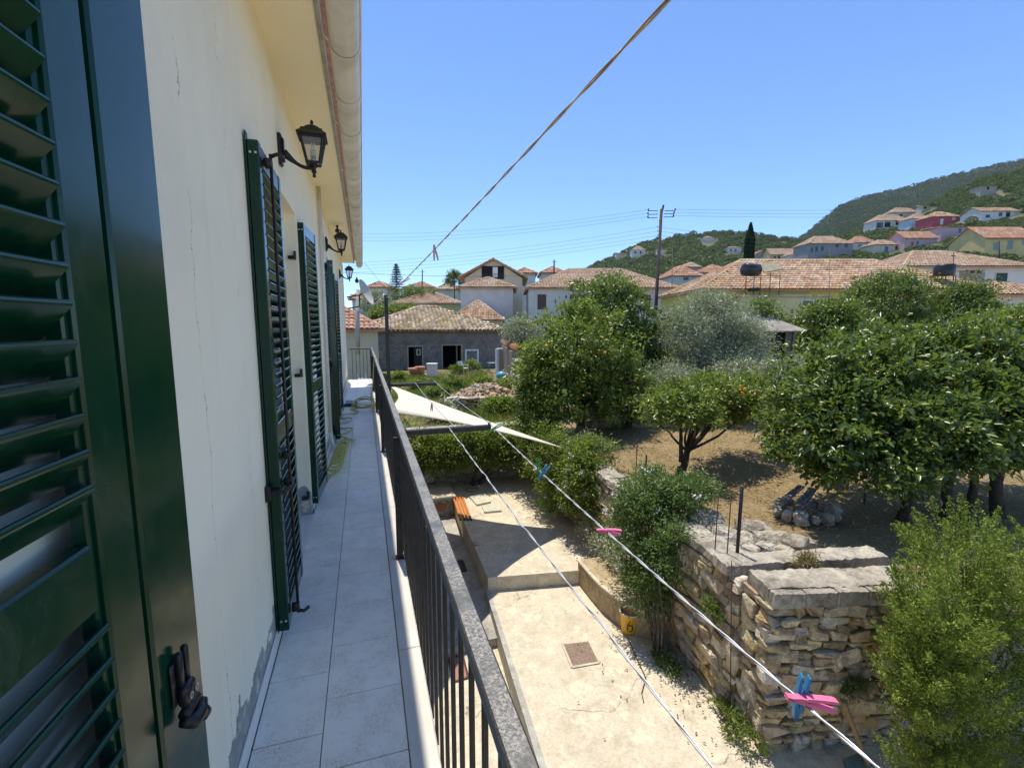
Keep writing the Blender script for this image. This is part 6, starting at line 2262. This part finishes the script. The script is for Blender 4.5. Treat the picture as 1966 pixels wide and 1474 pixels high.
for sx in (-.5, .5):
    for sy in (-.4, .4):
        m.beam((sx, sy, 0), (sx, sy, -1.1), .04, .04)
m.build('stand', RUST, tk)
# solar heater with black barrel and frame at the left end of the roof
p = at(1452, 548, 32.3)
sh = empty('solar_heater', 'black barrel and tilted solar panel on red frame above the yellow wall', 'solar heater', p, -YAW)
m = MB(); m.tube([(-.95, -.15, 1.05), (-.90, -.13, 1.05), (.10, .25, 1.05), (.15, .27, 1.05)], [.36, .44, .44, .36], 18); m.build('barrel', BLACKP, sh, True)
m = MB(); m.add([(.25, -.5, .85), (1.5, -.45, 1.05), (1.45, .55, 1.65), (.25, .45, 1.42), (.25, -.52, .78), (1.5, -.47, .98), (1.45, .57, 1.56), (.25, .47, 1.34)],
                [(0, 1, 2, 3), (7, 6, 5, 4), (0, 4, 5, 1), (1, 5, 6, 2), (2, 6, 7, 3), (3, 7, 4, 0)])
m.build('panel', M('back_of_panel', (.30, .26, .16), .7, (.22, .19, .12), 4.0), sh)
m = MB()
for x_ in (-.9, -.35, .1, .75, 1.4):
    m.beam((x_, -.35, -.9), (x_, -.35, .75), .035, .035)
m.beam((-.9, -.35, .62), (1.45, -.35, .62), .035, .035); m.beam((-.9, -.35, .15), (.1, -.35, .62), .03, .03)
m.build('frame', RUST, sh)
m = MB(); m.box(-.45, .25, -.1, .6, -.35, -.15, .05); m.build('spare_cover', BLACKP, sh)

# ---- garden shed with corrugated roof
p0, p1 = Vector(at(1405, 640, 17.6)), Vector(at(1536, 640, 17.6))
sw = (p1 - p0).length
shd = empty('garden_shed', 'grey board shed with pale corrugated roof in the orchard', 'shed', ((p0 + p1) / 2).to_tuple(), -YAW)
shd.location.z = OZ
hw_ = Vector(at(1500, 636, 17.6)).z - OZ
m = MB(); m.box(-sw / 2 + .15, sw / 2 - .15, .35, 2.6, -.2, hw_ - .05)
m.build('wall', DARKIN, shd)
nb = 9
for k in range(nb):
    z0, z1 = k * hw_ / nb, (k + 1) * hw_ / nb - .012
    for (a, b) in ((-sw / 2 + .1, sw * .12), (sw * .36, sw / 2 - .1)):
        m = MB(); m.box(a, b, .30, .33 + .004 * (k % 2), z0, z1)
        m.build('board', GREYWOOD, shd)
m = MB(); m.box(sw * .125, sw * .355, .30, .335, .0, hw_ * .48)
m.build('door', GREYWOOD, shd)
for x_ in (-sw / 2 + .06, sw * .12, sw * .36, sw / 2 - .06):
    m = MB(); m.box(x_ - .04, x_ + .04, .24, .299, 0, hw_)
    m.build('post', GREYWOOD, shd)
m = MB()
nC = 44
zf, zk = hw_ + .02, hw_ + .78
vs, fs = [], []
for i in range(nC * 4 + 1):
    x_ = -sw / 2 - .15 + (sw + .42) * i / (nC * 4)
    dz = .028 * math.cos(i * math.pi / 2)
    shx = -.55
    vs += [(x_, .02, zf + dz), (x_ + shx, 2.75, zk + dz), (x_, .02, zf + dz - .012), (x_ + shx, 2.75, zk + dz - .012)]
for i in range(nC * 4):
    b = i * 4
    fs += [(b, b + 4, b + 5, b + 1), (b + 2, b + 3, b + 7, b + 6), (b, b + 2, b + 6, b + 4)]
m.add(vs, fs)
m.build('corrugated_roof', M('pale_corrugated_sheet', (.46, .42, .35), .85, (.34, .30, .24), 2.5, col3=(.52, .48, .40), ns3=1.0), shd)

# ---- junk before the outbuilding
def gpt(px, py, D):
    p = Vector(at(px, py, D))
    return Vector((p.x, p.y, ground_z(p.x, p.y)))


q = gpt(830, 728, 30)
cb = empty('cabinet', 'old white metal cabinet standing in the garden before the doorways', 'cabinet', q, R(-20))
s_ = (Vector(at(829, 697, 30)).z - q.z)
m = MB(); m.box(-.30, .30, -.28, .28, 0, s_ - .05, .015); m.build('body', WHITEP, cb)
m = MB(); m.box(-.33, .33, -.31, .31, s_ - .0495, s_, .01); m.build('top', WHITEP, cb)
m = MB(); m.box(-.27, .27, -.295, -.2805, .06, s_ - .12, .004); m.box(.18, .21, -.31, -.296, s_ * .5, s_ * .6); m.build('door', WHITEP, cb)
PINKTUB = M('pink_plastic_tub', (.62, .30, .24), .5)
for px, r_t, hh, lab in ((796, .42, .36, 'wide pink plastic tub on the garden table'), (807, .33, .46, 'taller pink plastic tub beside the wide one')):
    q = gpt(px, 722, 30.5); q.z = Vector(at(px, 718, 30.5)).z
    m = MB(); m.lathe([(0, 0), (r_t * .75, 0), (r_t, hh), (r_t * 1.08, hh + .02), (r_t * 1.02, hh + .03), (r_t * .95, hh - .02), (r_t * .7, .04), (0, .04)], 18)
    o = m.build('plastic_tub', PINKTUB, None, True, q); tag(o, lab, 'tub')
q = gpt(796, 726, 30.6)
tb_ = empty('garden_table', 'rough plank table carrying the pink tubs', 'table', q, R(-10))
hh = Vector(at(796, 718, 30.5)).z - q.z - .02
m = MB(); m.box(-1.1, .8, -.35, .35, hh - .05, hh - .003); m.build('top', W_CREAM, tb_)
for sx in (-1.0, .7):
    for sy in (-.28, .28):
        m = MB(); m.box(sx - .03, sx + .03, sy - .03, sy + .03, -.1, hh - .051); m.build('leg', GREYWOOD, tb_)
q = gpt(895, 716, 33)
wf = empty('loose_window', 'white wooden window frame leaning on the grey wall', 'window frame', (q.x + .75, q.y + 1.4, q.z), R(-8))
wf.rotation_euler = (R(-6), 0, R(-8))
m = MB(); m.box(-.50, -.38, 0, .06, 0, 1.55); m.box(.38, .50, 0, .06, 0, 1.55); m.box(-.379, .379, 0, .06, 1.43, 1.55); m.box(-.379, .379, 0, .06, 0, .12); m.box(-.379, .379, 0, .06, .70, .78)
m.build('frame', WHITEP, wf)
q = gpt(890, 722, 31.5)
chx = empty('plastic_chair', 'white plastic garden chair beside the weeds', 'chair', q, R(35))
m = MB(); m.box(-.24, .24, -.24, .22, .40, .44, .015); m.build('seat', WHITEP, chx)
m = MB(); m.add([(-.24, .20, .44), (.24, .20, .44), (.22, .32, .86), (-.22, .32, .86), (-.24, .23, .44), (.24, .23, .44), (.22, .35, .86), (-.22, .35, .86)], [(0, 1, 2, 3), (7, 6, 5, 4), (0, 4, 5, 1), (1, 5, 6, 2), (2, 6, 7, 3), (3, 7, 4, 0)])
m.build('backrest', WHITEP, chx)
for sx in (-.22, .22):
    for sy in (-.22, .20):
        m = MB(); m.beam((sx, sy, .40), (sx * 1.12, sy * 1.12, -.05), .045, .045); m.build('leg', WHITEP, chx)
    m = MB(); m.beam((sx, -.22, .62), (sx, .26, .64), .045, .025); m.beam((sx, -.22, .44), (sx, -.22, .61), .04, .03); m.build('armrest', WHITEP, chx)
q = gpt(948, 716, 32)
tb2 = empty('folding_table', 'small green folding table by the wall corner', 'table', q, R(10))
m = MB(); m.box(-.4, .4, -.3, .3, .70, .735, .01); m.build('top', SH_GREY, tb2)
for sx in (-.36, .36):
    m = MB(); m.beam((sx, -.26, .70), (sx * 1.1, .3, 0), .03, .03); m.beam((sx * .9, .26, .70), (sx, -.3, 0), .03, .03); m.build('leg', SH_GREY, tb2)
q = gpt(963, 722, 26)
m = MB(); m.lathe([(0, 0), (.20, .02), (.30, .16), (.30, .28), (.18, .42), (0, .46)], 14)
o = m.build('plastic_drum', M('teal_plastic', (.10, .34, .40), .4), None, True, (q.x, q.y, q.z + .25)); tag(o, 'teal plastic drum lying on the rubble', 'drum')
q = gpt(957, 716, 27.5)
gp_ = empty('gate_pillar', 'slim dark gate pillar with white edge by the stone wall', 'pillar', q, 0)
h_ = Vector(at(957, 669, 27.5)).z - q.z
m = MB(); m.box(-.02, .36, -.18, .18, -.1, h_ - .05); m.build('shaft', W_STONE, gp_)
m = MB(); m.box(-.14, -.0205, -.19, .19, -.1, h_); m.box(-.0204, .30, -.20, .20, h_ - .049, h_ + .02); m.build('white_edge', WHITEP, gp_)
for k, (px, a) in enumerate(((694, .55), (701, -.4), (709, .3))):
    q = gpt(px, 722, 21)
    m = MB()
    d = Vector((math.sin(a) * .9, 0, 1.0))
    m.beam(q, q + d, .05, .04); m.beam(q + Vector((.35, 0, 0)), q + Vector((.35, 0, 0)) + d, .05, .04)
    for t in (.2, .5, .8):
        m.beam(q + d * t, q + d * t + Vector((.35, 0, 0)), .04, .03)
    o = m.build('scrap_frame', RUST if k != 1 else WHITEP); tag(o, ('rusty scrap frame leaning at the end of the balcony', 'pale scrap frame leaning between two rusty ones', 'rusty scrap frame leaning nearest the handrail')[k], 'scrap frame')

# ================================================================== HILLS AND HILLSIDE VILLAGE
def interp(tab, x):
    return float(np.interp(x, [a for a, _ in tab], [b for _, b in tab]))


NEAR = [(1240, 548), (1380, 522), (1480, 500), (1560, 472), (1620, 455), (1680, 436), (1740, 415), (1800, 385), (1870, 352), (1966, 325), (2300, 250), (2700, 200)]
HILL = [(1040, 560), (1090, 540), (1130, 517), (1180, 492), (1230, 470), (1290, 457), (1340, 450), (1400, 446), (1450, 452), (1500, 458), (1545, 464), (1640, 470), (1800, 470)]
MOUNT = [(1380, 520), (1500, 474), (1530, 462), (1560, 440), (1610, 398), (1660, 378), (1740, 361), (1800, 343), (1880, 325), (1966, 306), (2200, 262), (2700, 200)]


def surf(tab, base, D0, D1, px, t, pw=0.75):
    py = base + (interp(tab, px) - base) * t ** pw
    return Vector(at(px, py, D0 + (D1 - D0) * t))


def hill_mesh(name, tab, base, D0, D1, px0, px1, mat, nx=70, nt=24, rough=0.0, pw=0.75):
    r = random.Random(len(name))
    V = []
    for i in range(nx + 1):
        px = px0 + (px1 - px0) * i / nx
        for j in range(nt + 1):
            t = j / nt
            p = surf(tab, base, D0, D1, px, t, pw)
            if 0 < j < nt:
                p.z += r.uniform(-rough, rough)
            V.append(p)
        p = V[-1]
        for dd, dz in ((1.12, -.06), (1.5, -.6), (1.6, -1.2)):
            V.append(Vector((p.x * dd, p.y * dd, p.z + dz * abs(p.z) - (5 if dz < -.5 else 0))))
    nn = nt + 4
    F = [(i * nn + j, (i + 1) * nn + j, (i + 1) * nn + j + 1, i * nn + j + 1) for i in range(nx) for j in range(nn - 1)]
    me = np_mesh(name, [tuple(v) for v in V], F)
    smooth(me)
    o = link(name, me, mat)
    tag(o, kind='structure')


hill_mesh('hillside', NEAR, 548, 55, 300, 1240, 2700, HILLG, rough=0.4)
hill_mesh('hill', HILL, 562, 190, 520, 1040, 1800, HILLG, rough=1.2)
hill_mesh('mountain', MOUNT, 540, 450, 1300, 1380, 2700, MOUNTG, rough=4.0)


def tufts(name, P, rad, faces, fs, mat, seed, label, tall=None):
    r = np.random.default_rng(seed)
    P = np.asarray(P, float)
    n = len(P)
    C = np.repeat(P, faces, 0)
    Rr = np.repeat(np.asarray(rad, float), faces)
    d = unit(r.normal(size=(n * faces, 3)))
    d[:, 2] = np.abs(d[:, 2]) * (1.0) - 0.15
    lump = 0.75 + 0.35 * r.random(n * faces)
    Q = C + d * Rr[:, None] * lump[:, None] * np.array([1, 1, .85 if tall is None else tall]) + np.array([0, 0, .35]) * Rr[:, None]
    A = unit(r.normal(size=(n * faces, 3)))
    Nn = unit(d + r.normal(size=(n * faces, 3)) * .35)
    L = Rr * fs * (0.6 + .8 * r.random(n * faces))
    V, F = leaf_arrays(Q, A, Nn, L, L * .75, .15)
    o = link(name, np_mesh(name, V, F), mat)
    tag(o, label, None, None, 'stuff')


hr = random.Random(90)
HOUSE_SPOTS = []      # (px0, px1, py0, py1) kept free of planting


def hill_t(px, pyb, tab=NEAR, base=548, pw=0.75):
    rg = interp(tab, px)
    return max(0.0, min(1.0, ((base - pyb) / (base - rg)))) ** (1 / pw)


def hill_house(label, x0, x1, pyb, pye, pyr, wm, rm, kind='hip', wins=(), tab=NEAR, base=548, D0=55, D1=300, depth=None, name='hill_house', **kw):
    px = (x0 + x1) / 2
    t = hill_t(px, pyb, tab, base)
    D = D0 + (D1 - D0) * t
    w = (x1 - x0) * D / FPX
    dp = depth or max(4.0, min(9.0, w * .75))
    zb = Vector(at(px, pyb + 4, D)).z
    HOUSE_SPOTS.append((x0 - 4, x1 + 4, min(pye, pyr) - 2, pyb + 1, D, D + dp))
    return building(name, label, 'house', x0, x1, pye, pyr, D, dp, zb, kind, wm, rm, wins=wins, ov=.3, group='houses up the hillside', **kw)


hill_house('ochre house with red roof and grey shutters low on the hillside', 1893, 1995, 497, 458, 438, W_OCHRE, ROOF_RED, 'gable_x',
           [(1909, 465, 1920, 480, SH_GREY), (1935, 461, 1946, 478, SH_GREY), (1964, 457, 1975, 470, SH_GREY)])
hill_house('unfinished grey two storey house with pale tile roof', 1553, 1638, 501, 468, 455, W_GREY, ROOF_TAN, 'hip',
           [(1558, 475, 1562, 484, GLASSD), (1566, 473, 1571, 483, GLASSD), (1577, 472, 1582, 481, GLASSD), (1604, 467, 1611, 475, GLASSD), (1622, 466, 1628, 475, GLASSD)])
hill_house('white house with red roof beside the grey unfinished house', 1638, 1682, 482, 466, 455, W_WHITE, ROOF_RED, 'hip', [(1648, 469, 1655, 475, SH_GREY)])
hill_house('low cream house with tan roof and blue shutter', 1680, 1730, 486, 470, 462, W_CREAM, ROOF_TAN, 'hip', [(1699, 473, 1706, 483, SH_BLUE), (1719, 473, 1727, 479, GLASSD)])
hill_house('long pale house with orange roof and red door above the lane', 1738, 1800, 474, 458, 446, W_PINK, ROOF_RED, 'gable_x', [(1750, 464, 1755, 473, W_RED), (1760, 462, 1765, 470, SH_BLUE)])
hill_house('pink house with blue window on the hillside', 1808, 1864, 453, 436, 433, W_PINK, ROOF_STR, 'mono', [(1841, 438, 1846, 447, SH_BLUE)])
hill_house('crimson house with pale shutters on the hillside', 1792, 1846, 432, 416, 408, W_RED, ROOF_STR, 'hip', [(1806, 420, 1812, 431, WHITEP), (1828, 417, 1835, 423, W_CREAM)])
hill_house('pale blue house between the crimson and the verandah house', 1750, 1790, 437, 420, 412, W_BLUE, ROOF_TAN, 'hip', [(1768, 423, 1774, 428, W_CREAM)])
hill_house('white house with long verandah high on the hillside', 1682, 1748, 440, 424, 414, W_WHITE, ROOF_TAN, 'hip', [(1684, 427, 1696, 437, GLASSD), (1699, 426, 1710, 436, GLASSD), (1720, 424, 1726, 432, GLASSD)])
hill_house('upper cream house with brown roof behind the verandah house', 1715, 1766, 417, 408, 400, W_CREAM, ROOF_TAN, 'hip', [(1728, 411, 1733, 415, GLASSD)])
hill_house('small white cube house above the upper cream house', 1770, 1786, 405, 396, 393, W_CREAM, ROOF_STR, 'mono', [(1774, 397, 1779, 401, GLASSD)])
hill_house('white house with dark verandah openings up the slope', 1886, 1958, 419, 406, 400, W_WHITE, ROOF_STR, 'gable_x', [(1893, 412, 1902, 418, GLASSD), (1918, 408, 1925, 415, GLASSD), (1932, 407, 1940, 416, GLASSD)])
hill_house('roofless stone ruin among the olive trees', 1884, 1914, 376, 358, 356, W_STONE, W_STONE, 'mono', [(1895, 359, 1900, 364, DARKIN)], pitch=50)
hill_house('yellow house with tan gable at the foot of the hill', 1480, 1532, 501, 489, 478, W_OCHRE, ROOF_TAN, 'gable_x', [(1486, 492, 1490, 498, SH_GREEN), (1494, 491, 1498, 497, SH_GREEN), (1502, 490, 1506, 496, SH_GREEN)])
hill_house('white house with tan roof beside the yellow gabled house', 1518, 1556, 502, 490, 481, W_WHITE, ROOF_TAN, 'hip', [(1524, 494, 1528, 499, GLASSD), (1535, 493, 1539, 499, GLASSD)])
hill_house('brown house with red roof next to the cypress', 1446, 1480, 500, 491, 481, W_STONE, ROOF_RED, 'gable_y', [])
HB = dict(tab=HILL, base=562, D0=190, D1=520)
hill_house('white villa on the left flank of the wooded hill', 1214, 1239, 491, 480, 473, W_WHITE, ROOF_TAN, 'hip', [(1218, 482, 1222, 487, GLASSD), (1228, 482, 1232, 487, GLASSD)], **HB)
hill_house('cream terrace house at the left foot of the wooded hill', 1184, 1200, 494, 487, 484, W_CREAM, ROOF_TAN, 'mono', [], **HB)
hill_house('long white house beside the cypress on the wooded hill', 1397, 1424, 486, 476, 474, W_WHITE, ROOF_STR, 'hip', [(1402, 478, 1405, 483, GLASSD), (1411, 478, 1414, 483, GLASSD)], **HB)
hill_house('small white house hidden among trees on the wooded hill', 1350, 1372, 464, 457, 454, W_WHITE, ROOF_STR, 'hip', [], **HB)
hill_house('pale house right behind the utility pole on the wooded hill', 1262, 1276, 488, 480, 478, W_WHITE, ROOF_STR, 'mono', [], **HB)

VB = dict(group='village houses behind the near roofs')
building('house', 'red roofed house left of the pine', 'house', 704, 742, 552, 543, 85, 8, -1, 'hip', W_WHITE, ROOF_RED, **VB)
building('house', 'red roofed house right of the pine', 'house', 778, 832, 552, 543, 88, 8, -1, 'hip', W_CREAM, ROOF_RED, **VB)
building('house', 'white house with small pyramid roof left of the gabled building', 'house', 838, 880, 556, 545, 80, 8, -1, 'hip', W_WHITE, ROOF_TAN, **VB)
building('house', 'white house with flat terracotta roof right of the gabled building', 'house', 988, 1028, 525, 518, 78, 8, -1, 'hip', W_WHITE, ROOF_RED, **VB)
building('house', 'white house with red roof beyond the thin dark pole', 'house', 1040, 1085, 524, 515, 84, 8, -1, 'hip', W_WHITE, ROOF_RED, **VB)
building('house', 'white house with twin red roofs right of the utility pole', 'house', 1290, 1345, 530, 514, 80, 9, -1, 'hip', W_WHITE, ROOF_RED, wins=[(1312, 532, 1322, 538, GLASSD)], **VB)
building('house', 'white house with red roof and brick chimney behind the yellow house', 'house', 1346, 1420, 524, 511, 84, 9, -1, 'hip', W_WHITE, ROOF_RED, **VB)
building('house', 'house with dark upper floor above the twin red roofs', 'house', 1318, 1344, 513, 507, 110, 8, -1, 'hip', W_GREY, ROOF_TAN, **VB)
building('house', 'distant white house seen over the far end of the balcony', 'house', 676, 704, 575, 562, 60, 8, -1, 'hip', W_WHITE, ROOF_RED, **VB)

# ---- planting on the hills
P_, R_ = [], []
P2, R2 = [], []
tries = 0
while len(P_) + len(P2) < 3200 and tries < 80000:
    tries += 1
    px = hr.uniform(1400, 2050)
    t = hr.random() ** 0.8
    q = surf(NEAR, 548, 55, 300, px, t)
    D = 55 + 245 * t
    py = 548 + (interp(NEAR, px) - 548) * t ** .75
    rad = hr.uniform(1.0, 2.3) * (1.0 if t < .5 else 1.25)
    rp_ = rad * FPX / D
    bad = False
    for (a, b, c, d, Dn, Df) in HOUSE_SPOTS:
        if a - rp_ < px < b + rp_ and D < Df + 3 and py - 2.2 * rp_ < d - 0.5 * (d - c) and py > c + 1:
            bad = True
            break
    if bad:
        continue
    if hr.random() < .6:
        P_.append(q); R_.append(rad)
    else:
        P2.append(q); R2.append(rad * .8)
tufts('hillside_trees', [tuple(v) for v in P_], R_, 150, .34, OLIVEWOOD, 901, 'olive trees and scrub scattered between the hillside houses')
tufts('hillside_bushes', [tuple(v) for v in P2], R2, 120, .36, leaf_mat('bright_scrub_leaf', (.05, .09, .02), (.10, .15, .035), (.20, .23, .06), .7, .2, .1), 902, 'bright green bushes and vines on the hillside terraces')
P_, R_ = [], []
for k in range(2600):
    px = hr.uniform(1040, 1790); t = hr.random() ** .75
    q = surf(HILL, 562, 190, 520, px, t)
    P_.append(tuple(q)); R_.append(hr.uniform(2.0, 4.3))
keep = [i for i, q in enumerate(P_) if not any(a - 3 < proj_x(q) < b + 3 and Dn - 45 < np.dot(q, fwd) < Df + 5 for (a, b, c, d, Dn, Df) in HOUSE_SPOTS if Dn > 190)]
tufts('hill_woods', [P_[i] for i in keep], [R_[i] for i in keep], 70, .40, OLIVEWOOD, 903, 'mixed green wood covering the low hill')
P_, R_ = [], []
for k in range(11000):
    px = hr.uniform(1400, 2080); t = hr.random() ** .7
    q = surf(MOUNT, 540, 450, 1300, px, t)
    P_.append(tuple(q)); R_.append(hr.uniform(3.2, 6.5))
tufts('mountain_forest', P_, R_, 34, .45, WOODLAND, 904, 'dark dense forest covering the mountain')

# ---- trees standing out in the village
def cypress(px, py0, py1, D, label, wpx):
    a, b = Vector(at(px, py1, D)), Vector(at(px, py0, D))
    h = b.z - a.z
    rad = wpx * D / FPX / 2
    o = empty('cypress', label, 'tree', (a.x, a.y, a.z - 2))
    r = np.random.default_rng(int(px))
    n = 5200
    t = r.random(n)
    th = r.random(n) * 2 * math.pi
    prof = rad * np.minimum(1, (1 - t) * 2.2 + .12) * np.minimum(1, t * 4 + .5) * (0.55 + .5 * np.sqrt(r.random(n)))
    P = np.stack([prof * np.cos(th), prof * np.sin(th), t * h * 1.0 + 2], 1)
    A = unit(np.stack([np.cos(th) * .3, np.sin(th) * .3, np.ones(n)], 1) + r.normal(size=(n, 3)) * .2)
    Nn = unit(np.stack([np.cos(th), np.sin(th), np.full(n, .3)], 1) + r.normal(size=(n, 3)) * .3)
    V, F = leaf_arrays(P, A, Nn, np.full(n, .45), np.full(n, .2))
    link('crown', np_mesh('crown', V, F), leaf_mat('cypress_leaf_%d' % px, (.012, .03, .014), (.02, .045, .018), (.035, .06, .025), .7, .08, .1), o)
    m = MB(); m.tube([(0, 0, -3), (0, 0, h * .8)], [.18, .05], 7); m.build('trunk', BARK, o)


cypress(1437, 431, 506, 72, 'tall narrow dark cypress beside the yellow roof', 17)
# monkey-puzzle like pine with whorled tiers
a, b = Vector(at(763, 590, 62)), Vector(at(763, 508, 62))
pn = empty('norfolk_pine', 'dark tiered pine standing above the village roofs', 'tree', (a.x, a.y, a.z))
H_ = b.z - a.z
m = MB(); m.tube([(0, 0, -2), (0, 0, H_)], [.14, .02], 7); m.build('trunk', BARK, pn)
r = np.random.default_rng(44)
C_, A_, N_ = [], [], []
for i in range(15):
    z_ = H_ * (.18 + .80 * i / 14)
    Lb = 1.45 * (1 - i / 15.5) ** .8
    for k in range(9):
        th = 2 * math.pi * (k + .5 * (i % 2)) / 9 + r.uniform(-.1, .1)
        dv = np.array([math.cos(th), math.sin(th), .16])
        for q in range(20):
            s = (q + 1) / 20
            C_.append(dv * Lb * s + np.array([0, 0, z_ - .1 * s * s]) + r.normal(size=3) * .05)
            A_.append(dv + r.normal(size=3) * .5); N_.append(np.array([0, 0, 1]) + r.normal(size=3) * .4)
V, F = leaf_arrays(np.array(C_), unit(np.array(A_)), unit(np.array(N_)), np.full(len(C_), .24), np.full(len(C_), .09))
link('crown', np_mesh('crown', V, F), CITRUS_D, pn)
for px, py, D, lab, sx, sz, mt, sd in ((722, 588, 46, 'grey-green olive below the dish at the end of the house', 1.7, 1.4, OLIVE, 121),
                                       (872, 540, 74, 'dark round tree left of the gabled building', 1.5, 1.5, CITRUS_D, 122),
                                       (800, 568, 60, 'green tree between the pine and the tan roof', 2.4, 1.0, JASMINE, 123),
                                       (735, 604, 40, 'bright green vine by the black post', 1.0, .55, CITRUS_Y, 124),
                                       (778, 598, 42, 'bright green vine pergola before the pale yellow house', 1.6, .5, CITRUS_Y, 125),
                                       (1000, 640, 24, 'grey-green bush at the corner of the grey outbuilding', .9, .7, OLIVE, 126)):
    p = at(px, py, D)
    tree('garden_tree', lab, 'tree', (p[0], p[1], p[2] - sz - 1.5), (p[0], p[1], p[2] - sz * .7), [((p[0], p[1], p[2]), (sx, sx, sz), 1.0)],
         120, 40, (0.20 if D > 30 else .12, 0.09 if D > 30 else .05), 0.34, mt, BARK, sd, 0.09, 0.06, tips=10, outer=0.5)

# ---- utility poles and overhead wires
POLE = M('tarred_pole_wood', (0.055, 0.042, 0.034), 0.85, (0.035, 0.027, 0.022), 8.0)
top, bot = Vector(at(1270, 402, 40)), Vector(at(1256, 640, 40))
up1 = empty('utility_pole', 'tall dark wooden utility pole with crossarms above the trees', 'utility pole', bot)
m = MB(); m.tube([(0, 0, -1.5), (0, 0, 0), tuple(top - bot)], [.17, .16, .12], 9); m.build('shaft', POLE, up1, True)
m = MB(); t2 = Vector(at(1274, 394, 40)) - bot; t1 = Vector(at(1267, 425, 40)) - bot; m.tube([t1, t2], .08, 7); m.build('top_brace', POLE, up1)
INS = []
for (xa, xb, py) in ((1245, 1263, 405), (1244, 1263, 412), (1244, 1262, 418.5), (1276, 1296, 405), (1275, 1294, 411), (1274, 1293, 417)):
    pa, pb = Vector(at(xa, py, 40)), Vector(at(xb, py - .5, 40))
    m = MB(); m.beam(pa - bot, pb - bot, .05, .05); m.build('crossarm', BLACKP, up1)
    e = pa if xa < 1260 else pb
    m = MB(); m.lathe([(0, -.02), (.07, 0), (.05, .06), (.07, .10), (.03, .2), (0, .22)], 8); m.build('insulator', BLACKP, up1, True, e - bot)
    INS.append(e + Vector((0, 0, .1)))
for py in (436, 444, 452, 459):
    e = Vector(at(1263, py, 39.8)); INS.append(e)
    m = MB(); m.lathe([(0, -.05), (.06, 0), (0, .08)], 8); m.build('insulator', BLACKP, up1, True, e - bot)


def wire(a, b, sag, label, r=.011, group='overhead wires', mat=None):
    a, b = Vector(a), Vector(b)
    pts = [a.lerp(b, k / 24) + Vector((0, 0, -4 * sag * (k / 24) * (1 - k / 24))) for k in range(25)]
    m = MB(); m.tube(pts, r, 4)
    o = m.build('overhead_wire', mat or BLACKP, None, True); tag(o, label, 'wire', group)


WL = 'thin high voltage wire running from the utility pole towards the house'
WR = 'thin high voltage wire running from the utility pole towards the mountain'
for e, py, w_ in zip(INS[:3], (447, 454, 461), ('uppermost', 'middle', 'lowest')):
    wire(e, at(640, py, 62), .8, w_ + ' of the three ' + WL.replace('wire', 'wires'), .009)
for e, py, w_ in zip(INS[3:6], (372, 380, 388), ('uppermost', 'middle', 'lowest')):
    wire(e, at(2080, py, 75), .9, w_ + ' of the three ' + WR.replace('wire', 'wires'), .010)
for e, py, w_ in zip(INS[6:], (506, 512, 518, 524), ('uppermost', 'second', 'third', 'lowest')):
    wire(e, at(650, py, 58), .5, w_ + ' of the four low wires sagging from the utility pole to the village', .009)
for e, py, w_ in zip(INS[6:9], (466, 472, 480), ('uppermost', 'middle', 'lowest')):
    wire(e, at(1700, py, 85), .6, w_ + ' of the three low wires running from the utility pole up the hillside', .009)
wire(at(660, 523, 42), at(1063, 527, 60), .3, 'dark cable crossing before the gabled building', .016)
wire(at(1063, 527, 60), at(1260, 492, 40), .4, 'dark cable from the thin pole to the utility pole', .016)
wire(at(700, 505, 20), at(760, 572, 45), .1, 'short dark cable dropping from the eave to the village', .008)
for (px, y0, y1, D, rr, lab, mt) in ((1063, 499, 560, 60, .12, 'thin dark pole beyond the white house roof', POLE), (810, 518, 580, 66, .10, 'dark pole among the left village roofs', POLE),
                                     (686, 556, 640, 22, .11, 'grey concrete pole behind the red roofed neighbour', CEMENT_G), (1664, 462, 482, 160, .16, 'hillside pole before the white house with red roof', POLE), (1692, 428, 470, 170, .17, 'hillside pole before the verandah house', POLE),
                                     (1918, 462, 498, 75, .10, 'leaning pole before the ochre house', POLE), (1830, 484, 556, 33, .035, 'thin mast beside the black water tank', RUST), (1592, 478, 575, 32, .018, 'thin television mast on the yellow roof', GREYWOOD),
                                     (1290, 470, 560, 44, .03, 'thin mast beside the utility pole', GREYWOOD), (1752, 428, 446, 185, .14, 'hillside pole by the pale blue house', POLE)):
    a, b = Vector(at(px, y1, D)), Vector(at(px + 1, y0, D))
    o = empty('pole', lab, 'pole', a)
    m = MB(); m.tube([(0, 0, -1.0), (0, 0, 0), tuple(b - a)], [rr, rr, rr * .75], 7); m.build('shaft', mt, o, True)
    m = MB(); e = b - a; s_ = .35 if rr > .05 else .2
    m.beam(e + Vector((-s_, 0, -.25)), e + Vector((s_, 0, -.25)), .04, .04); m.build('crossarm', mt, o)

# ------------------------------------------------------------------ the air: very light haze over the whole valley
m = MB(); m.box(-900, 5600, -120, 6600, -9, 720)
hz = m.build('haze', None)
hm_, nt, p_, out_ = new_mat('pale_air')
nt.nodes.remove(p_)
pv = node(nt, 'ShaderNodeVolumePrincipled')
pv.inputs['Color'].default_value = (0.80, 0.88, 1.0, 1)
pv.inputs['Density'].default_value = 0.00006
nt.links.new(pv.outputs[0], out_.inputs['Volume'])
hz.data.materials.append(hm_)
tag(hz, kind='stuff')
